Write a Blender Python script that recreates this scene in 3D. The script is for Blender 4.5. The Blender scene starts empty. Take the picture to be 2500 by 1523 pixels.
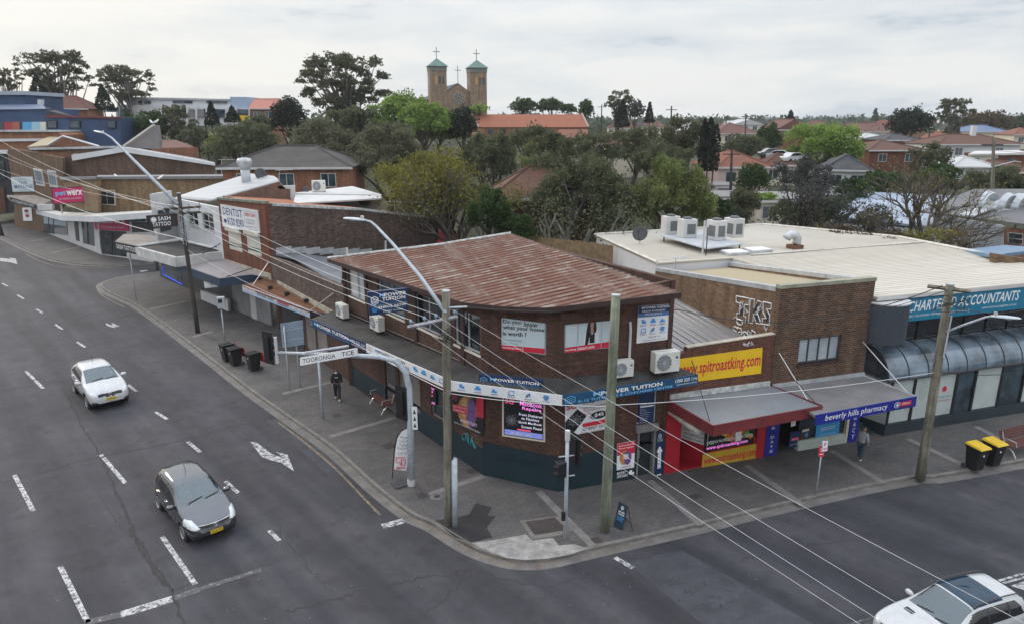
import bpy, math, random
import numpy as np
from mathutils import Vector
SC=bpy.context.scene
# ---------------------------------------------------------------- camera, sky, sun, exposure
F,YH,HC=1690.,300.,15.
CX,CY=1250.,761.5
PT=math.atan((CY-YH)/F); cp,sp=math.cos(PT),math.sin(PT)
cd=bpy.data.cameras.new('camera'); cam=bpy.data.objects.new('camera',cd); SC.collection.objects.link(cam)
cam.location=(0,0,HC); cam.rotation_euler=(math.pi/2-PT,0,0)
cd.sensor_width=36; cd.lens=36*F/2500; cd.clip_start=.1; cd.clip_end=6000
SC.camera=cam
SUN_EL,SUN_AZ=math.radians(24),math.radians(-52)      # azimuth from +Y towards +X
wd=bpy.data.worlds.new('World'); SC.world=wd; wd.use_nodes=True
def build_world():
    nt=wd.node_tree; n=nt.nodes; l=nt.links; n.clear()
    out=n.new('ShaderNodeOutputWorld'); bg=n.new('ShaderNodeBackground'); bg2=n.new('ShaderNodeBackground'); mx=n.new('ShaderNodeMixShader')
    sky=n.new('ShaderNodeTexSky'); sky.sky_type='NISHITA'; sky.sun_disc=False; sky.sun_elevation=SUN_EL; sky.sun_rotation=SUN_AZ
    l.new(sky.outputs[0],bg.inputs[0]); bg.inputs[1].default_value=.1
    tc=n.new('ShaderNodeTexCoord'); mp=n.new('ShaderNodeMapping'); mp.inputs['Scale'].default_value=(2.0,2.0,10)
    mp.inputs['Location'].default_value=(.55,.35,0)
    l.new(tc.outputs['Generated'],mp.inputs[0])
    nz=n.new('ShaderNodeTexNoise'); nz.inputs['Scale'].default_value=1.6; nz.inputs['Detail'].default_value=7; nz.inputs['Roughness'].default_value=.56
    l.new(mp.outputs[0],nz.inputs[0])
    r=n.new('ShaderNodeValToRGB'); l.new(nz.outputs[0],r.inputs[0])
    e=r.color_ramp.elements
    e[0].position=.36; e[0].color=(.47,.55,.65,1); e[1].position=.58; e[1].color=(.90,.90,.89,1)
    x=e.new(.43); x.color=(.74,.78,.82,1)
    x=e.new(.49); x.color=(.80,.83,.85,1)
    # brighter towards the sun's side of the overcast deck, as one broad lobe
    dt=n.new('ShaderNodeVectorMath'); dt.operation='DOT_PRODUCT'
    dt.inputs[1].default_value=(math.cos(SUN_EL)*math.sin(SUN_AZ),math.cos(SUN_EL)*math.cos(SUN_AZ),math.sin(SUN_EL))
    l.new(tc.outputs['Generated'],dt.inputs[0])
    mr=n.new('ShaderNodeMapRange'); mr.inputs[1].default_value=.55; mr.inputs[2].default_value=1.; mr.inputs[3].default_value=0; mr.inputs[4].default_value=.45
    l.new(dt.outputs['Value'],mr.inputs[0])
    m1=n.new('ShaderNodeMix'); m1.data_type='RGBA'; l.new(mr.outputs[0],m1.inputs[0]); l.new(r.outputs[0],m1.inputs[6]); m1.inputs[7].default_value=(.98,.93,.84,1)
    # an overcast deck is brighter overhead than at the horizon
    sx=n.new('ShaderNodeSeparateXYZ'); l.new(tc.outputs['Generated'],sx.inputs[0])
    zr=n.new('ShaderNodeMapRange'); zr.inputs[1].default_value=.12; zr.inputs[2].default_value=.9; zr.inputs[3].default_value=1.0; zr.inputs[4].default_value=2.5; l.new(sx.outputs[2],zr.inputs[0]); l.new(zr.outputs[0],bg2.inputs[1])
    tb=n.new('ShaderNodeMapRange'); tb.inputs[1].default_value=.15; tb.inputs[2].default_value=.8; l.new(sx.outputs[2],tb.inputs[0])
    m2=n.new('ShaderNodeMix'); m2.data_type='RGBA'; l.new(tb.outputs[0],m2.inputs[0]); l.new(m1.outputs[2],m2.inputs[6]); m2.inputs[7].default_value=(.80,.84,.91,1); l.new(m2.outputs[2],bg2.inputs[0])
    mx.inputs[0].default_value=.9
    l.new(bg.outputs[0],mx.inputs[1]); l.new(bg2.outputs[0],mx.inputs[2]); l.new(mx.outputs[0],out.inputs[0])
build_world()
sl=bpy.data.lights.new('sun','SUN'); sl.energy=1.3; sl.angle=math.radians(14); sl.color=(1,.86,.68)
so=bpy.data.objects.new('sun',sl); SC.collection.objects.link(so)
sdir=Vector((math.cos(SUN_EL)*math.sin(SUN_AZ),math.cos(SUN_EL)*math.cos(SUN_AZ),math.sin(SUN_EL)))
so.rotation_euler=sdir.to_track_quat('Z','Y').to_euler(); so.location=(-40,60,60)
SC.view_settings.view_transform='Standard'; SC.view_settings.look='None'; SC.view_settings.exposure=.02; SC.view_settings.gamma=1
# ---------------------------------------------------------------- measuring helpers (photo pixels -> metres)
S=1.01461
def d(x,y): return (x*S,y*S)
def ray(x,y):
    a=(x-CX)/F; b=-(y-CY)/F
    return np.array([a,cp+b*sp,-sp+b*cp])
def G(x,y,z=0.):
    r=ray(x,y); t=(z-HC)/r[2]; return r*t+np.array([0,0,HC])
def GD(x,y,z=0.): return G(x*S,y*S,z)
def PD(x,y,Y):
    r=ray(x*S,y*S); return r*(Y/r[1])+np.array([0,0,HC])
class Wl:
    """a vertical wall line A->B seen from outside with A on the left; n points outwards"""
    def __init__(s,A,B):
        s.A=np.array(A[:2],float); s.B=np.array(B[:2],float); s.L=float(np.linalg.norm(s.B-s.A)); s.u=(s.B-s.A)/s.L
        s.n=np.array([s.u[1],-s.u[0]])
    def hit(s,x,y,off=0):
        r=ray(x,y); A=s.A+s.n*off; M=np.array([[s.u[0],-r[0]],[s.u[1],-r[1]]]); u,t=np.linalg.solve(M,-A)
        return u,HC+r[2]*t
    def P(s,u,z,off=0.):
        p=s.A+s.u*u+s.n*off; return np.array([p[0],p[1],z])
    def rect(s,pts,off=0):
        """tl,bl,tr,br pixels -> u0,u1,z0,z1"""
        h=[s.hit(*p,off) for p in pts]
        return (h[0][0]+h[1][0])/2,(h[2][0]+h[3][0])/2,(h[1][1]+h[3][1])/2,(h[0][1]+h[2][1])/2
# ---------------------------------------------------------------- mesh builder
ORG={}
class MB:
    def __init__(s): s.v=[]; s.f=[]; s.m=[]
    def add(s,vs,fs,m=0):
        k=len(s.v); s.v+= [tuple(map(float,p)) for p in vs]; s.f+=[tuple(i+k for i in f) for f in fs]; s.m+=[m]*len(fs); return s
    def hexa(s,b,t,m=0):
        """bottom quad b, top quad t (both counter-clockwise from above)"""
        return s.add(list(b)+list(t),[(3,2,1,0),(4,5,6,7),(0,1,5,4),(1,2,6,5),(2,3,7,6),(3,0,4,7)],m)
    def box(s,c,size,m=0,rz=0,up=None):
        x,y,z=size[0]/2,size[1]/2,size[2]/2; ca,sa=math.cos(rz),math.sin(rz)
        q=[(-x,-y),(x,-y),(x,y),(-x,y)]; q=[(c[0]+a*ca-b*sa,c[1]+a*sa+b*ca) for a,b in q]
        return s.hexa([(a,b,c[2]-z) for a,b in q],[(a,b,c[2]+z) for a,b in q],m)
    def wbox(s,W,u0,u1,z0,z1,d0,d1,m=0):
        q=[(u0,d1),(u1,d1),(u1,d0),(u0,d0)]
        return s.hexa([W.P(u,z0,o) for u,o in q],[W.P(u,z1,o) for u,o in q],m)
    def wpoly(s,W,pts,d0,d1,m=0):
        """polygon (u,z) on a wall, extruded from offset d0 to d1"""
        n=len(pts); a=[W.P(u,z,d1) for u,z in pts]; b=[W.P(u,z,d0) for u,z in pts]
        return s.prism2(a,b,m)
    def prism2(s,a,b,m=0):
        n=len(a); fs=[tuple(range(n)),tuple(range(2*n-1,n-1,-1))]+[(i,i+n,(i+1)%n+n,(i+1)%n) for i in range(n)]
        return s.add(list(a)+list(b),fs,m)
    def prism(s,pts,z0,z1,m=0):
        """plan polygon (counter-clockwise)"""
        return s.prism2([(p[0],p[1],z1) for p in pts],[(p[0],p[1],z0) for p in pts],m)
    def trace(s,px,Y,thick,m=0):
        """outline in photo pixels standing at depth Y, given real thickness"""
        a=[PD(x,y,Y) for x,y in px]; b=[p+np.array([p[0]/p[1]*0,thick,0]) for p in a]
        return s.prism2(a,b,m)
    def tube(s,pts,r,n=6,m=0,cap=True):
        pts=[np.array(p,float) for p in pts]; k=len(s.v); N=len(pts)
        rr=r if hasattr(r,'__len__') else [r]*N
        prev=None
        for i,p in enumerate(pts):
            t=pts[min(i+1,N-1)]-pts[max(i-1,0)]; t=t/(np.linalg.norm(t)+1e-9)
            if prev is None:
                a=np.array([0,0,1.]) if abs(t[2])<.9 else np.array([1.,0,0])
                x=np.cross(a,t)
            else: x=prev-t*np.dot(prev,t)
            x=x/(np.linalg.norm(x)+1e-9); prev=x; y=np.cross(t,x)
            for j in range(n):
                an=2*math.pi*j/n; q=p+(x*math.cos(an)+y*math.sin(an))*rr[i]; s.v.append(tuple(q))
        for i in range(N-1):
            for j in range(n):
                a=k+i*n+j; b=k+i*n+(j+1)%n; s.f.append((a,b,b+n,a+n)); s.m.append(m)
        if cap:
            s.f.append(tuple(k+j for j in range(n-1,-1,-1))); s.m.append(m)
            s.f.append(tuple(k+(N-1)*n+j for j in range(n))); s.m.append(m)
        return s
    def disc(s,c,nrm,r,n=16,m=0,th=.02):
        nrm=np.array(nrm,float); nrm/=np.linalg.norm(nrm)
        return s.tube([np.array(c,float)-nrm*th/2,np.array(c,float)+nrm*th/2],r,n,m)
    def build(s,name,mats,parent=None,smooth=False,udir=(1,0),org=None,local=False,bevel=0):
        if not isinstance(mats,(list,tuple)): mats=[mats]
        v=np.array(s.v,float).reshape(-1,3)
        if parent is not None: o0=np.array(ORG[parent.name])
        elif org is not None: o0=np.array(org,float)
        else:
            mn=v.min(0); mxx=v.max(0); o0=np.array([(mn[0]+mxx[0])/2,(mn[1]+mxx[1])/2,mn[2]])
        me=bpy.data.meshes.new(name)
        vv=v if local else v-o0
        me.from_pydata(vv.tolist(),[],s.f)
        for mt in mats: me.materials.append(mt)
        if len(mats)>1: me.polygons.foreach_set('material_index',s.m)
        if smooth: me.polygons.foreach_set('use_smooth',[True]*len(s.f))
        uv=me.uv_layers.new(name='UVMap')
        npol=len(me.polygons); nr=np.zeros(npol*3); me.polygons.foreach_get('normal',nr); nr=nr.reshape(-1,3)
        nl=len(me.loops); vi=np.zeros(nl,int); me.loops.foreach_get('vertex_index',vi)
        lt=np.zeros(npol,int); me.polygons.foreach_get('loop_total',lt)
        ln=np.repeat(nr,lt,axis=0); P=(v if not local else vv)[vi]
        ud=np.array(udir,float); ud/=np.linalg.norm(ud)
        flat=np.abs(ln[:,2])>.8
        tx=-ln[:,1]; ty=ln[:,0]; q=np.sqrt(tx*tx+ty*ty)+1e-9
        U=np.where(flat,P[:,0]*ud[0]+P[:,1]*ud[1],(P[:,0]*tx+P[:,1]*ty)/q)
        Vv=np.where(flat,-P[:,0]*ud[1]+P[:,1]*ud[0],P[:,2])
        # sloping faces: measure v along the slope
        sl_=(~flat)&(np.abs(ln[:,2])>.15)
        Vv=np.where(sl_,P[:,2]/np.maximum(q,.15),Vv)
        uv.data.foreach_set('uv',np.stack([U,Vv],1).ravel())
        me.update()
        o=bpy.data.objects.new(name,me); SC.collection.objects.link(o)
        if parent is not None: o.parent=parent; ORG[o.name]=tuple(o0)
        else:
            if not local: o.location=o0
            ORG[o.name]=tuple(o0)
        if bevel:
            b=o.modifiers.new('bevel','BEVEL'); b.width=bevel; b.segments=2; b.limit_method='ANGLE'
        return o
def thing(name,label,cat,loc=(0,0,0),rz=0,group=None):
    o=bpy.data.objects.new(name,None); SC.collection.objects.link(o); o.location=loc; o.rotation_euler=(0,0,rz)
    o.empty_display_size=.3
    o['label']=label; o['category']=cat
    if group: o['group']=group
    ORG[o.name]=tuple(map(float,loc)); return o
def tag(o,label,cat,group=None):
    o['label']=label; o['category']=cat
    if group: o['group']=group
    return o
def struct(o,kind='structure'): o['kind']=kind; return o
def copy_tree(o,parent=None,loc=None,rz=None,label=None):
    c=o.copy(); SC.collection.objects.link(c)
    if parent is not None: c.parent=parent
    if loc is not None: c.location=loc
    if rz is not None: c.rotation_euler=(0,0,rz)
    if label: c['label']=label
    for ch in o.children: copy_tree(ch,c)
    return c
# ---------------------------------------------------------------- lettering
TXC={}
def glyphs(t,bold=.0,shear=0.):
    bold=min(bold,.012 if 'M' in t else .028)
    k=(t,bold,shear)
    if k in TXC: return TXC[k]
    cu=bpy.data.curves.new('t','FONT'); cu.body=t; cu.offset=bold; cu.shear=shear; cu.resolution_u=2; cu.space_character=1.03
    ob=bpy.data.objects.new('t',cu); me=bpy.data.meshes.new_from_object(ob)
    v=np.zeros(len(me.vertices)*3); me.vertices.foreach_get('co',v); v=v.reshape(-1,3)[:,:2]
    fs=[tuple(p.vertices) for p in me.polygons]
    bpy.data.objects.remove(ob); bpy.data.curves.remove(cu); bpy.data.meshes.remove(me)
    TXC[k]=(v,fs); return TXC[k]
def text(mb,t,pt,w,h,bold=.012,shear=0.,m=0,keep=False):
    """fit text in a w x h box; pt(x,y) maps the box to 3-D"""
    v,fs=glyphs(t,bold,shear)
    if len(v)==0: return
    mn=v.min(0); mx=v.max(0); sc=np.array([w,h])/(mx-mn)
    q=(v-mn)*sc
    mb.add([pt(x,y) for x,y in q],fs,m)
def wtext(mb,W,t,u0,u1,z0,z1,off,bold=.012,shear=0.,m=0,dz=0.):
    """dz: extra height of the right end (text on a sloping board)"""
    text(mb,t,lambda x,y:W.P(u0+x,z0+y+dz*x/max(u1-u0,1e-6),off),u1-u0,z1-z0,bold,shear,m)
# ---------------------------------------------------------------- materials
MT={}
def newmat(name):
    m=bpy.data.materials.new(name); m.use_nodes=True; nt=m.node_tree; b=nt.nodes['Principled BSDF']; MT[name]=m
    return m,nt,nt.nodes,nt.links,b
def rgba(c): return (c[0],c[1],c[2],1)
def ramp2(n,c1,c2,p1=.35,p2=.65):
    r=n.new('ShaderNodeValToRGB'); e=r.color_ramp.elements; e[0].position=p1; e[0].color=rgba(c1); e[1].position=p2; e[1].color=rgba(c2); return r
def noise(n,l,src,scale,detail=5,rough=.6,stretch=None):
    nz=n.new('ShaderNodeTexNoise'); nz.inputs['Scale'].default_value=scale; nz.inputs['Detail'].default_value=detail; nz.inputs['Roughness'].default_value=rough
    if stretch:
        mp=n.new('ShaderNodeMapping'); mp.inputs['Scale'].default_value=stretch; l.new(src,mp.inputs[0]); l.new(mp.outputs[0],nz.inputs[0])
    else: l.new(src,nz.inputs[0])
    return nz
def mixc(n,l,fac,a,b,mode='MIX'):
    m=n.new('ShaderNodeMix'); m.data_type='RGBA'; m.blend_type=mode
    for k,x in ((0,fac),(6,a),(7,b)):
        if hasattr(x,'links'): l.new(x,m.inputs[k])
        elif k==0: m.inputs[0].default_value=x
        else: m.inputs[k].default_value=rgba(x)
    return m.outputs[2]
def bump(n,l,b,h,s=.3,dist=.02):
    bp=n.new('ShaderNodeBump'); bp.inputs['Strength'].default_value=s; bp.inputs['Distance'].default_value=dist; l.new(h,bp.inputs['Height']); l.new(bp.outputs[0],b.inputs['Normal'])
def plain(name,c,rough=.6,var=.18,scale=1.5,metal=0,spec=.5,coat=0):
    """base colour with blotchy wear of its own"""
    if name in MT: return MT[name]
    m,nt,n,l,b=newmat(name); b.inputs['Roughness'].default_value=rough; b.inputs['Metallic'].default_value=metal
    b.inputs['Specular IOR Level'].default_value=spec; b.inputs['Coat Weight'].default_value=coat; b.inputs['Coat Roughness'].default_value=.05
    if var>0:
        g=n.new('ShaderNodeNewGeometry'); nz=noise(n,l,g.outputs['Position'],scale,6,.65)
        r=ramp2(n,[x*(1-var) for x in c],[min(1,x*(1+var)) for x in c],.3,.7); l.new(nz.outputs[0],r.inputs[0]); l.new(r.outputs[0],b.inputs['Base Color'])
    else: b.inputs['Base Color'].default_value=rgba(c)
    return m
def timber(name,c):
    m,nt,n,l,b=newmat(name); b.inputs['Roughness'].default_value=.9; g=n.new('ShaderNodeNewGeometry'); a=noise(n,l,g.outputs['Position'],9,6,.7,(1,1,.07)); q=noise(n,l,g.outputs['Position'],1.4,5,.7); r=ramp2(n,[x*.5 for x in c],[x*1.4 for x in c],.32,.68); l.new(a.outputs[0],r.inputs[0]); r2=ramp2(n,(.7,.68,.62),(1.2,1.2,1.2),.35,.65); l.new(q.outputs[0],r2.inputs[0]); l.new(mixc(n,l,1.,r.outputs[0],r2.outputs[0],'MULTIPLY'),b.inputs['Base Color']); bump(n,l,b,a.outputs[0],.5,.02); return m
def brick(name,c1,c2,mortar,bw=.24,bh=.086,ms=.012,grime=.5,stain=(.05,.04,.035),gs=.5,bias=0.):
    m,nt,n,l,b=newmat(name); uv=n.new('ShaderNodeUVMap'); b.inputs['Roughness'].default_value=.9
    br=n.new('ShaderNodeTexBrick'); l.new(uv.outputs[0],br.inputs[0]); br.inputs['Scale'].default_value=1
    br.inputs['Color1'].default_value=rgba(c1); br.inputs['Color2'].default_value=rgba(c2); br.inputs['Mortar'].default_value=rgba(mortar)
    br.inputs['Mortar Size'].default_value=ms; br.inputs['Mortar Smooth'].default_value=.2; br.inputs['Bias'].default_value=bias; br.inputs['Brick Width'].default_value=bw; br.inputs['Row Height'].default_value=bh
    nz=noise(n,l,uv.outputs[0],gs,7,.7); r=n.new('ShaderNodeMapRange'); r.inputs[1].default_value=.42; r.inputs[2].default_value=.72; r.inputs[4].default_value=grime; l.new(nz.outputs[0],r.inputs[0])
    c=mixc(n,l,r.outputs[0],br.outputs[0],stain)
    nz2=noise(n,l,uv.outputs[0],2.4,5,.7,(1,2.8,1)); r2=ramp2(n,(.58,.58,.6),(1.42,1.4,1.38),.32,.68); l.new(nz2.outputs[0],r2.inputs[0])
    c=mixc(n,l,1.,c,r2.outputs[0],'MULTIPLY')
    nz3=noise(n,l,uv.outputs[0],1.3,6,.7,(1.5,.13,1)); r3=ramp2(n,(.66,.65,.64),(1.16,1.16,1.16),.34,.6); l.new(nz3.outputs[0],r3.inputs[0]); c=mixc(n,l,1.,c,r3.outputs[0],'MULTIPLY'); l.new(c,b.inputs['Base Color'])
    bump(n,l,b,br.outputs['Fac'],-.4,.01); return m
def ribbed(name,cols,period=.4,rough=.55,along=True,rust=None,streak=.6,scale=1.,depth=.03,metal=0.,lap=0):
    """sheet metal: ribs run along u; cols two tones; rust = third tone in streaks"""
    m,nt,n,l,b=newmat(name); uv=n.new('ShaderNodeUVMap'); b.inputs['Roughness'].default_value=rough; b.inputs['Metallic'].default_value=metal
    st=(.12,1.6,1) if along else (1.6,.12,1)
    nz=noise(n,l,uv.outputs[0],2.2*scale,8,.68,st)
    r=ramp2(n,cols[0],cols[1],.36,.62); l.new(nz.outputs[0],r.inputs[0]); c=r.outputs[0]
    if rust:
        # every pan of the sheet rusts on its own
        sep=n.new('ShaderNodeSeparateXYZ'); l.new(uv.outputs[0],sep.inputs[0])
        fl=n.new('ShaderNodeMath'); fl.operation='DIVIDE'; fl.inputs[1].default_value=period; l.new(sep.outputs[1],fl.inputs[0])
        f2=n.new('ShaderNodeMath'); f2.operation='FLOOR'; l.new(fl.outputs[0],f2.inputs[0])
        cb=n.new('ShaderNodeCombineXYZ'); l.new(sep.outputs[0],cb.inputs[0]); ml=n.new('ShaderNodeMath'); ml.operation='MULTIPLY'; ml.inputs[1].default_value=5.3; l.new(f2.outputs[0],ml.inputs[0]); l.new(ml.outputs[0],cb.inputs[1])
        nb=noise(n,l,cb.outputs[0],.55,6,.72,(1,1,1)); na=noise(n,l,uv.outputs[0],2.4,8,.8,(.6,2.2,1))
        ad=n.new('ShaderNodeMath'); ad.operation='ADD'; l.new(nb.outputs[0],ad.inputs[0]); l.new(na.outputs[0],ad.inputs[1])
        mr=n.new('ShaderNodeMapRange'); mr.inputs[1].default_value=.865; mr.inputs[2].default_value=1.0; mr.inputs[4].default_value=streak; l.new(ad.outputs[0],mr.inputs[0])
        rc=ramp2(n,rust[0],rust[1],.35,.65); l.new(na.outputs[0],rc.inputs[0])
        c=mixc(n,l,mr.outputs[0],c,rc.outputs[0])
    l.new(c,b.inputs['Base Color'])
    wv=n.new('ShaderNodeTexWave'); wv.wave_type='BANDS'; wv.bands_direction='Y' if along else 'X'; wv.inputs['Scale'].default_value=1/period/ (20/(2*math.pi)) * 1.0
    wv.inputs['Distortion'].default_value=0; l.new(uv.outputs[0],wv.inputs[0])
    bump(n,l,b,wv.outputs['Color'],1.,depth); return m
def tiles(name,c1,c2,bw=.3,bh=.33,lichen=(.1,.09,.07)):
    m,nt,n,l,b=newmat(name); uv=n.new('ShaderNodeUVMap'); b.inputs['Roughness'].default_value=.85
    br=n.new('ShaderNodeTexBrick'); l.new(uv.outputs[0],br.inputs[0]); br.inputs['Scale'].default_value=1
    br.inputs['Color1'].default_value=rgba(c1); br.inputs['Color2'].default_value=rgba(c2); br.inputs['Mortar'].default_value=rgba([x*.35 for x in c1])
    br.inputs['Mortar Size'].default_value=.025; br.inputs['Brick Width'].default_value=bw; br.inputs['Row Height'].default_value=bh; br.inputs['Mortar Smooth'].default_value=.5
    nz=noise(n,l,uv.outputs[0],.6,7,.7); r=n.new('ShaderNodeMapRange'); r.inputs[1].default_value=.45; r.inputs[2].default_value=.7; r.inputs[4].default_value=.55; l.new(nz.outputs[0],r.inputs[0])
    l.new(mixc(n,l,r.outputs[0],br.outputs[0],lichen),b.inputs['Base Color']); bump(n,l,b,br.outputs['Fac'],-.5,.03); return m
def glass(name,c=(.02,.03,.035),rough=.04,spec=.8):
    m,nt,n,l,b=newmat(name); b.inputs['Roughness'].default_value=rough; b.inputs['Specular IOR Level'].default_value=spec
    g=n.new('ShaderNodeNewGeometry'); nz=noise(n,l,g.outputs['Position'],.9,3,.5); r=ramp2(n,[x*.5 for x in c],[x*1.8 for x in c],.35,.65); l.new(nz.outputs[0],r.inputs[0]); l.new(r.outputs[0],b.inputs['Base Color']); return m
def emit(name,c,s):
    m,nt,n,l,b=newmat(name); b.inputs['Base Color'].default_value=rgba(c); b.inputs['Emission Color'].default_value=rgba(c); b.inputs['Emission Strength'].default_value=s; return m
def leafmat(name,c1,c2,c3=None,tr=.4):
    m,nt,n,l,b=newmat(name); b.inputs['Roughness'].default_value=.7; b.inputs['Specular IOR Level'].default_value=.25
    g=n.new('ShaderNodeNewGeometry'); r=n.new('ShaderNodeValToRGB'); e=r.color_ramp.elements; e[0].color=rgba(c1); e[1].color=rgba(c2); e[0].position=.05; e[1].position=.8
    if c3: x=e.new(.97); x.color=rgba(c3)
    nz=noise(n,l,g.outputs['Position'],.55,3,.6)
    ad=n.new('ShaderNodeMath'); ad.operation='MULTIPLY_ADD'; l.new(g.outputs['Random Per Island'],ad.inputs[0]); ad.inputs[1].default_value=.55; l.new(nz.outputs[0],ad.inputs[2])
    sb=n.new('ShaderNodeMath'); sb.operation='SUBTRACT'; sb.inputs[1].default_value=.3; l.new(ad.outputs[0],sb.inputs[0])
    l.new(sb.outputs[0],r.inputs[0]); l.new(r.outputs[0],b.inputs['Base Color'])
    tl=n.new('ShaderNodeBsdfTranslucent'); l.new(r.outputs[0],tl.inputs[0]); mx=n.new('ShaderNodeMixShader'); mx.inputs[0].default_value=tr
    l.new(b.outputs[0],mx.inputs[1]); l.new(tl.outputs[0],mx.inputs[2]); l.new(mx.outputs[0],n['Material Output'].inputs[0]); return m
def asphalt():
    m,nt,n,l,b=newmat('asphalt'); g=n.new('ShaderNodeNewGeometry'); p=g.outputs['Position']; b.inputs['Roughness'].default_value=.82; b.inputs['Specular IOR Level'].default_value=.35
    a=noise(n,l,p,.16,6,.62); r=ramp2(n,(.032,.033,.041),(.054,.0545,.065),.3,.7); l.new(a.outputs[0],r.inputs[0])
    # tyre-polished lanes: streaks along the street
    st=n.new('ShaderNodeMapping'); st.inputs['Rotation'].default_value=(0,0,math.radians(48)); l.new(p,st.inputs[0])
    s2=noise(n,l,st.outputs[0],.9,5,.6,(.09,1,1)); r2=ramp2(n,(.74,.75,.78),(1.22,1.17,1.12),.33,.67); l.new(s2.outputs[0],r2.inputs[0])
    c=mixc(n,l,1.,r.outputs[0],r2.outputs[0],'MULTIPLY')
    f=noise(n,l,p,38,3,.7); r3=ramp2(n,(.78,.78,.78),(1.25,1.25,1.25),.3,.7); l.new(f.outputs[0],r3.inputs[0]); c=mixc(n,l,1.,c,r3.outputs[0],'MULTIPLY')
    md=noise(n,l,p,.75,8,.72); r4=ramp2(n,(.78,.79,.8),(1.2,1.18,1.16),.32,.68); l.new(md.outputs[0],r4.inputs[0]); c=mixc(n,l,1.,c,r4.outputs[0],'MULTIPLY')
    # drips and spots, and the oil line down the middle of each lane
    vo=n.new('ShaderNodeTexVoronoi'); vo.inputs['Scale'].default_value=.9; l.new(p,vo.inputs[0]); vm=n.new('ShaderNodeMapRange'); vm.inputs[1].default_value=.30; vm.inputs[2].default_value=.12; vm.inputs[3].default_value=0; vm.inputs[4].default_value=.42; l.new(vo.outputs['Distance'],vm.inputs[0])
    c=mixc(n,l,vm.outputs[0],c,(.024,.0235,.025))
    wv=n.new('ShaderNodeTexWave'); wv.bands_direction='Y'; wv.inputs['Scale'].default_value=.098; wv.inputs['Distortion'].default_value=1.6; wv.inputs['Detail'].default_value=3; l.new(st.outputs[0],wv.inputs[0]); r5=ramp2(n,(.84,.84,.85),(1.1,1.1,1.09),.1,.6); l.new(wv.outputs['Fac'],r5.inputs[0]); c=mixc(n,l,1.,c,r5.outputs[0],'MULTIPLY')
    # oily blotches
    o=noise(n,l,p,1.1,6,.75); mr=n.new('ShaderNodeMapRange'); mr.inputs[1].default_value=.56; mr.inputs[2].default_value=.72; mr.inputs[4].default_value=.6; l.new(o.outputs[0],mr.inputs[0]); c=mixc(n,l,mr.outputs[0],c,(.025,.024,.026))
    l.new(c,b.inputs['Base Color']); bump(n,l,b,f.outputs[0],.35,.01); return m
def pavers():
    m,nt,n,l,b=newmat('footpath_pavers'); uv=n.new('ShaderNodeUVMap'); b.inputs['Roughness'].default_value=.85
    br=n.new('ShaderNodeTexBrick'); l.new(uv.outputs[0],br.inputs[0]); br.inputs['Scale'].default_value=1; br.inputs['Color1'].default_value=(.10,.095,.093,1); br.inputs['Color2'].default_value=(.08,.078,.081,1); br.inputs['Mortar'].default_value=(.06,.057,.056,1)
    br.inputs['Brick Width'].default_value=.4; br.inputs['Row Height'].default_value=.2; br.inputs['Mortar Size'].default_value=.012
    nz=noise(n,l,uv.outputs[0],.5,8,.7); r=ramp2(n,(.62,.62,.64),(1.3,1.26,1.22),.3,.7); l.new(nz.outputs[0],r.inputs[0]); c=mixc(n,l,1.,br.outputs[0],r.outputs[0],'MULTIPLY')
    sp_=noise(n,l,uv.outputs[0],14,2,.5); mr=n.new('ShaderNodeMapRange'); mr.inputs[1].default_value=.7; mr.inputs[2].default_value=.78; mr.inputs[4].default_value=.6; l.new(sp_.outputs[0],mr.inputs[0]); c=mixc(n,l,mr.outputs[0],c,(.2,.19,.18))
    l.new(c,b.inputs['Base Color']); bump(n,l,b,br.outputs['Fac'],-.3,.01); return m
def worn_paint(name,c,lo=.42,hi=.5,under=(.06,.06,.068)):
    m,nt,n,l,b=newmat(name); g=n.new('ShaderNodeNewGeometry'); b.inputs['Roughness'].default_value=.7
    nz=noise(n,l,g.outputs['Position'],5,8,.8); mr=n.new('ShaderNodeMapRange'); mr.inputs[1].default_value=lo; mr.inputs[2].default_value=hi; l.new(nz.outputs[0],mr.inputs[0])
    l.new(mixc(n,l,mr.outputs[0],under,c),b.inputs['Base Color']); return m
M_asph=asphalt(); M_pav=pavers()
M_band=plain('band_concrete',(.17,.16,.155),.85,.25,2.5)
M_kerb=plain('kerb_concrete',(.15,.142,.13),.9,.35,2.)
M_gutter=plain('gutter_concrete',(.135,.125,.118),.9,.3,1.5)
M_ramp=plain('ramp_concrete',(.26,.25,.24),.9,.4,3.)
M_patch=plain('fresh_bitumen',(.022,.021,.023),.9,.2,3.)
M_pit=plain('pit_lid',(.045,.036,.036),.8,.3,4.)
M_white=worn_paint('road_paint_white',(.48,.48,.49),.44,.54); M_whitew=worn_paint('road_paint_worn',(.36,.36,.36),.54,.66); M_yellow=worn_paint('road_paint_yellow',(.30,.21,.09),.44,.6)
M_crack=plain('crack',(.032,.031,.033),.95,.2,3.)
B_dark=brick('dark_brown_brick',(.105,.045,.030),(.060,.028,.019),(.04,.026,.02),grime=.3)
B_side=brick('mottled_brown_brick',(.16,.105,.08),(.045,.03,.03),(.06,.05,.045),grime=.7,stain=(.03,.024,.022),gs=.35)
B_red=brick('red_brick',(.19,.05,.022),(.13,.036,.018),(.09,.05,.035),grime=.35,stain=(.06,.03,.02))
B_org=brick('orange_brick',(.32,.125,.06),(.24,.09,.045),(.2,.13,.09),grime=.25,stain=(.14,.07,.04))
B_tan=brick('tan_brick',(.27,.175,.085),(.21,.13,.065),(.2,.16,.11),grime=.3,stain=(.13,.09,.05))
B_tan2=brick('weathered_tan_brick',(.2,.115,.06),(.13,.075,.042),(.13,.1,.07),grime=.55,stain=(.07,.045,.03),gs=.4)
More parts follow.
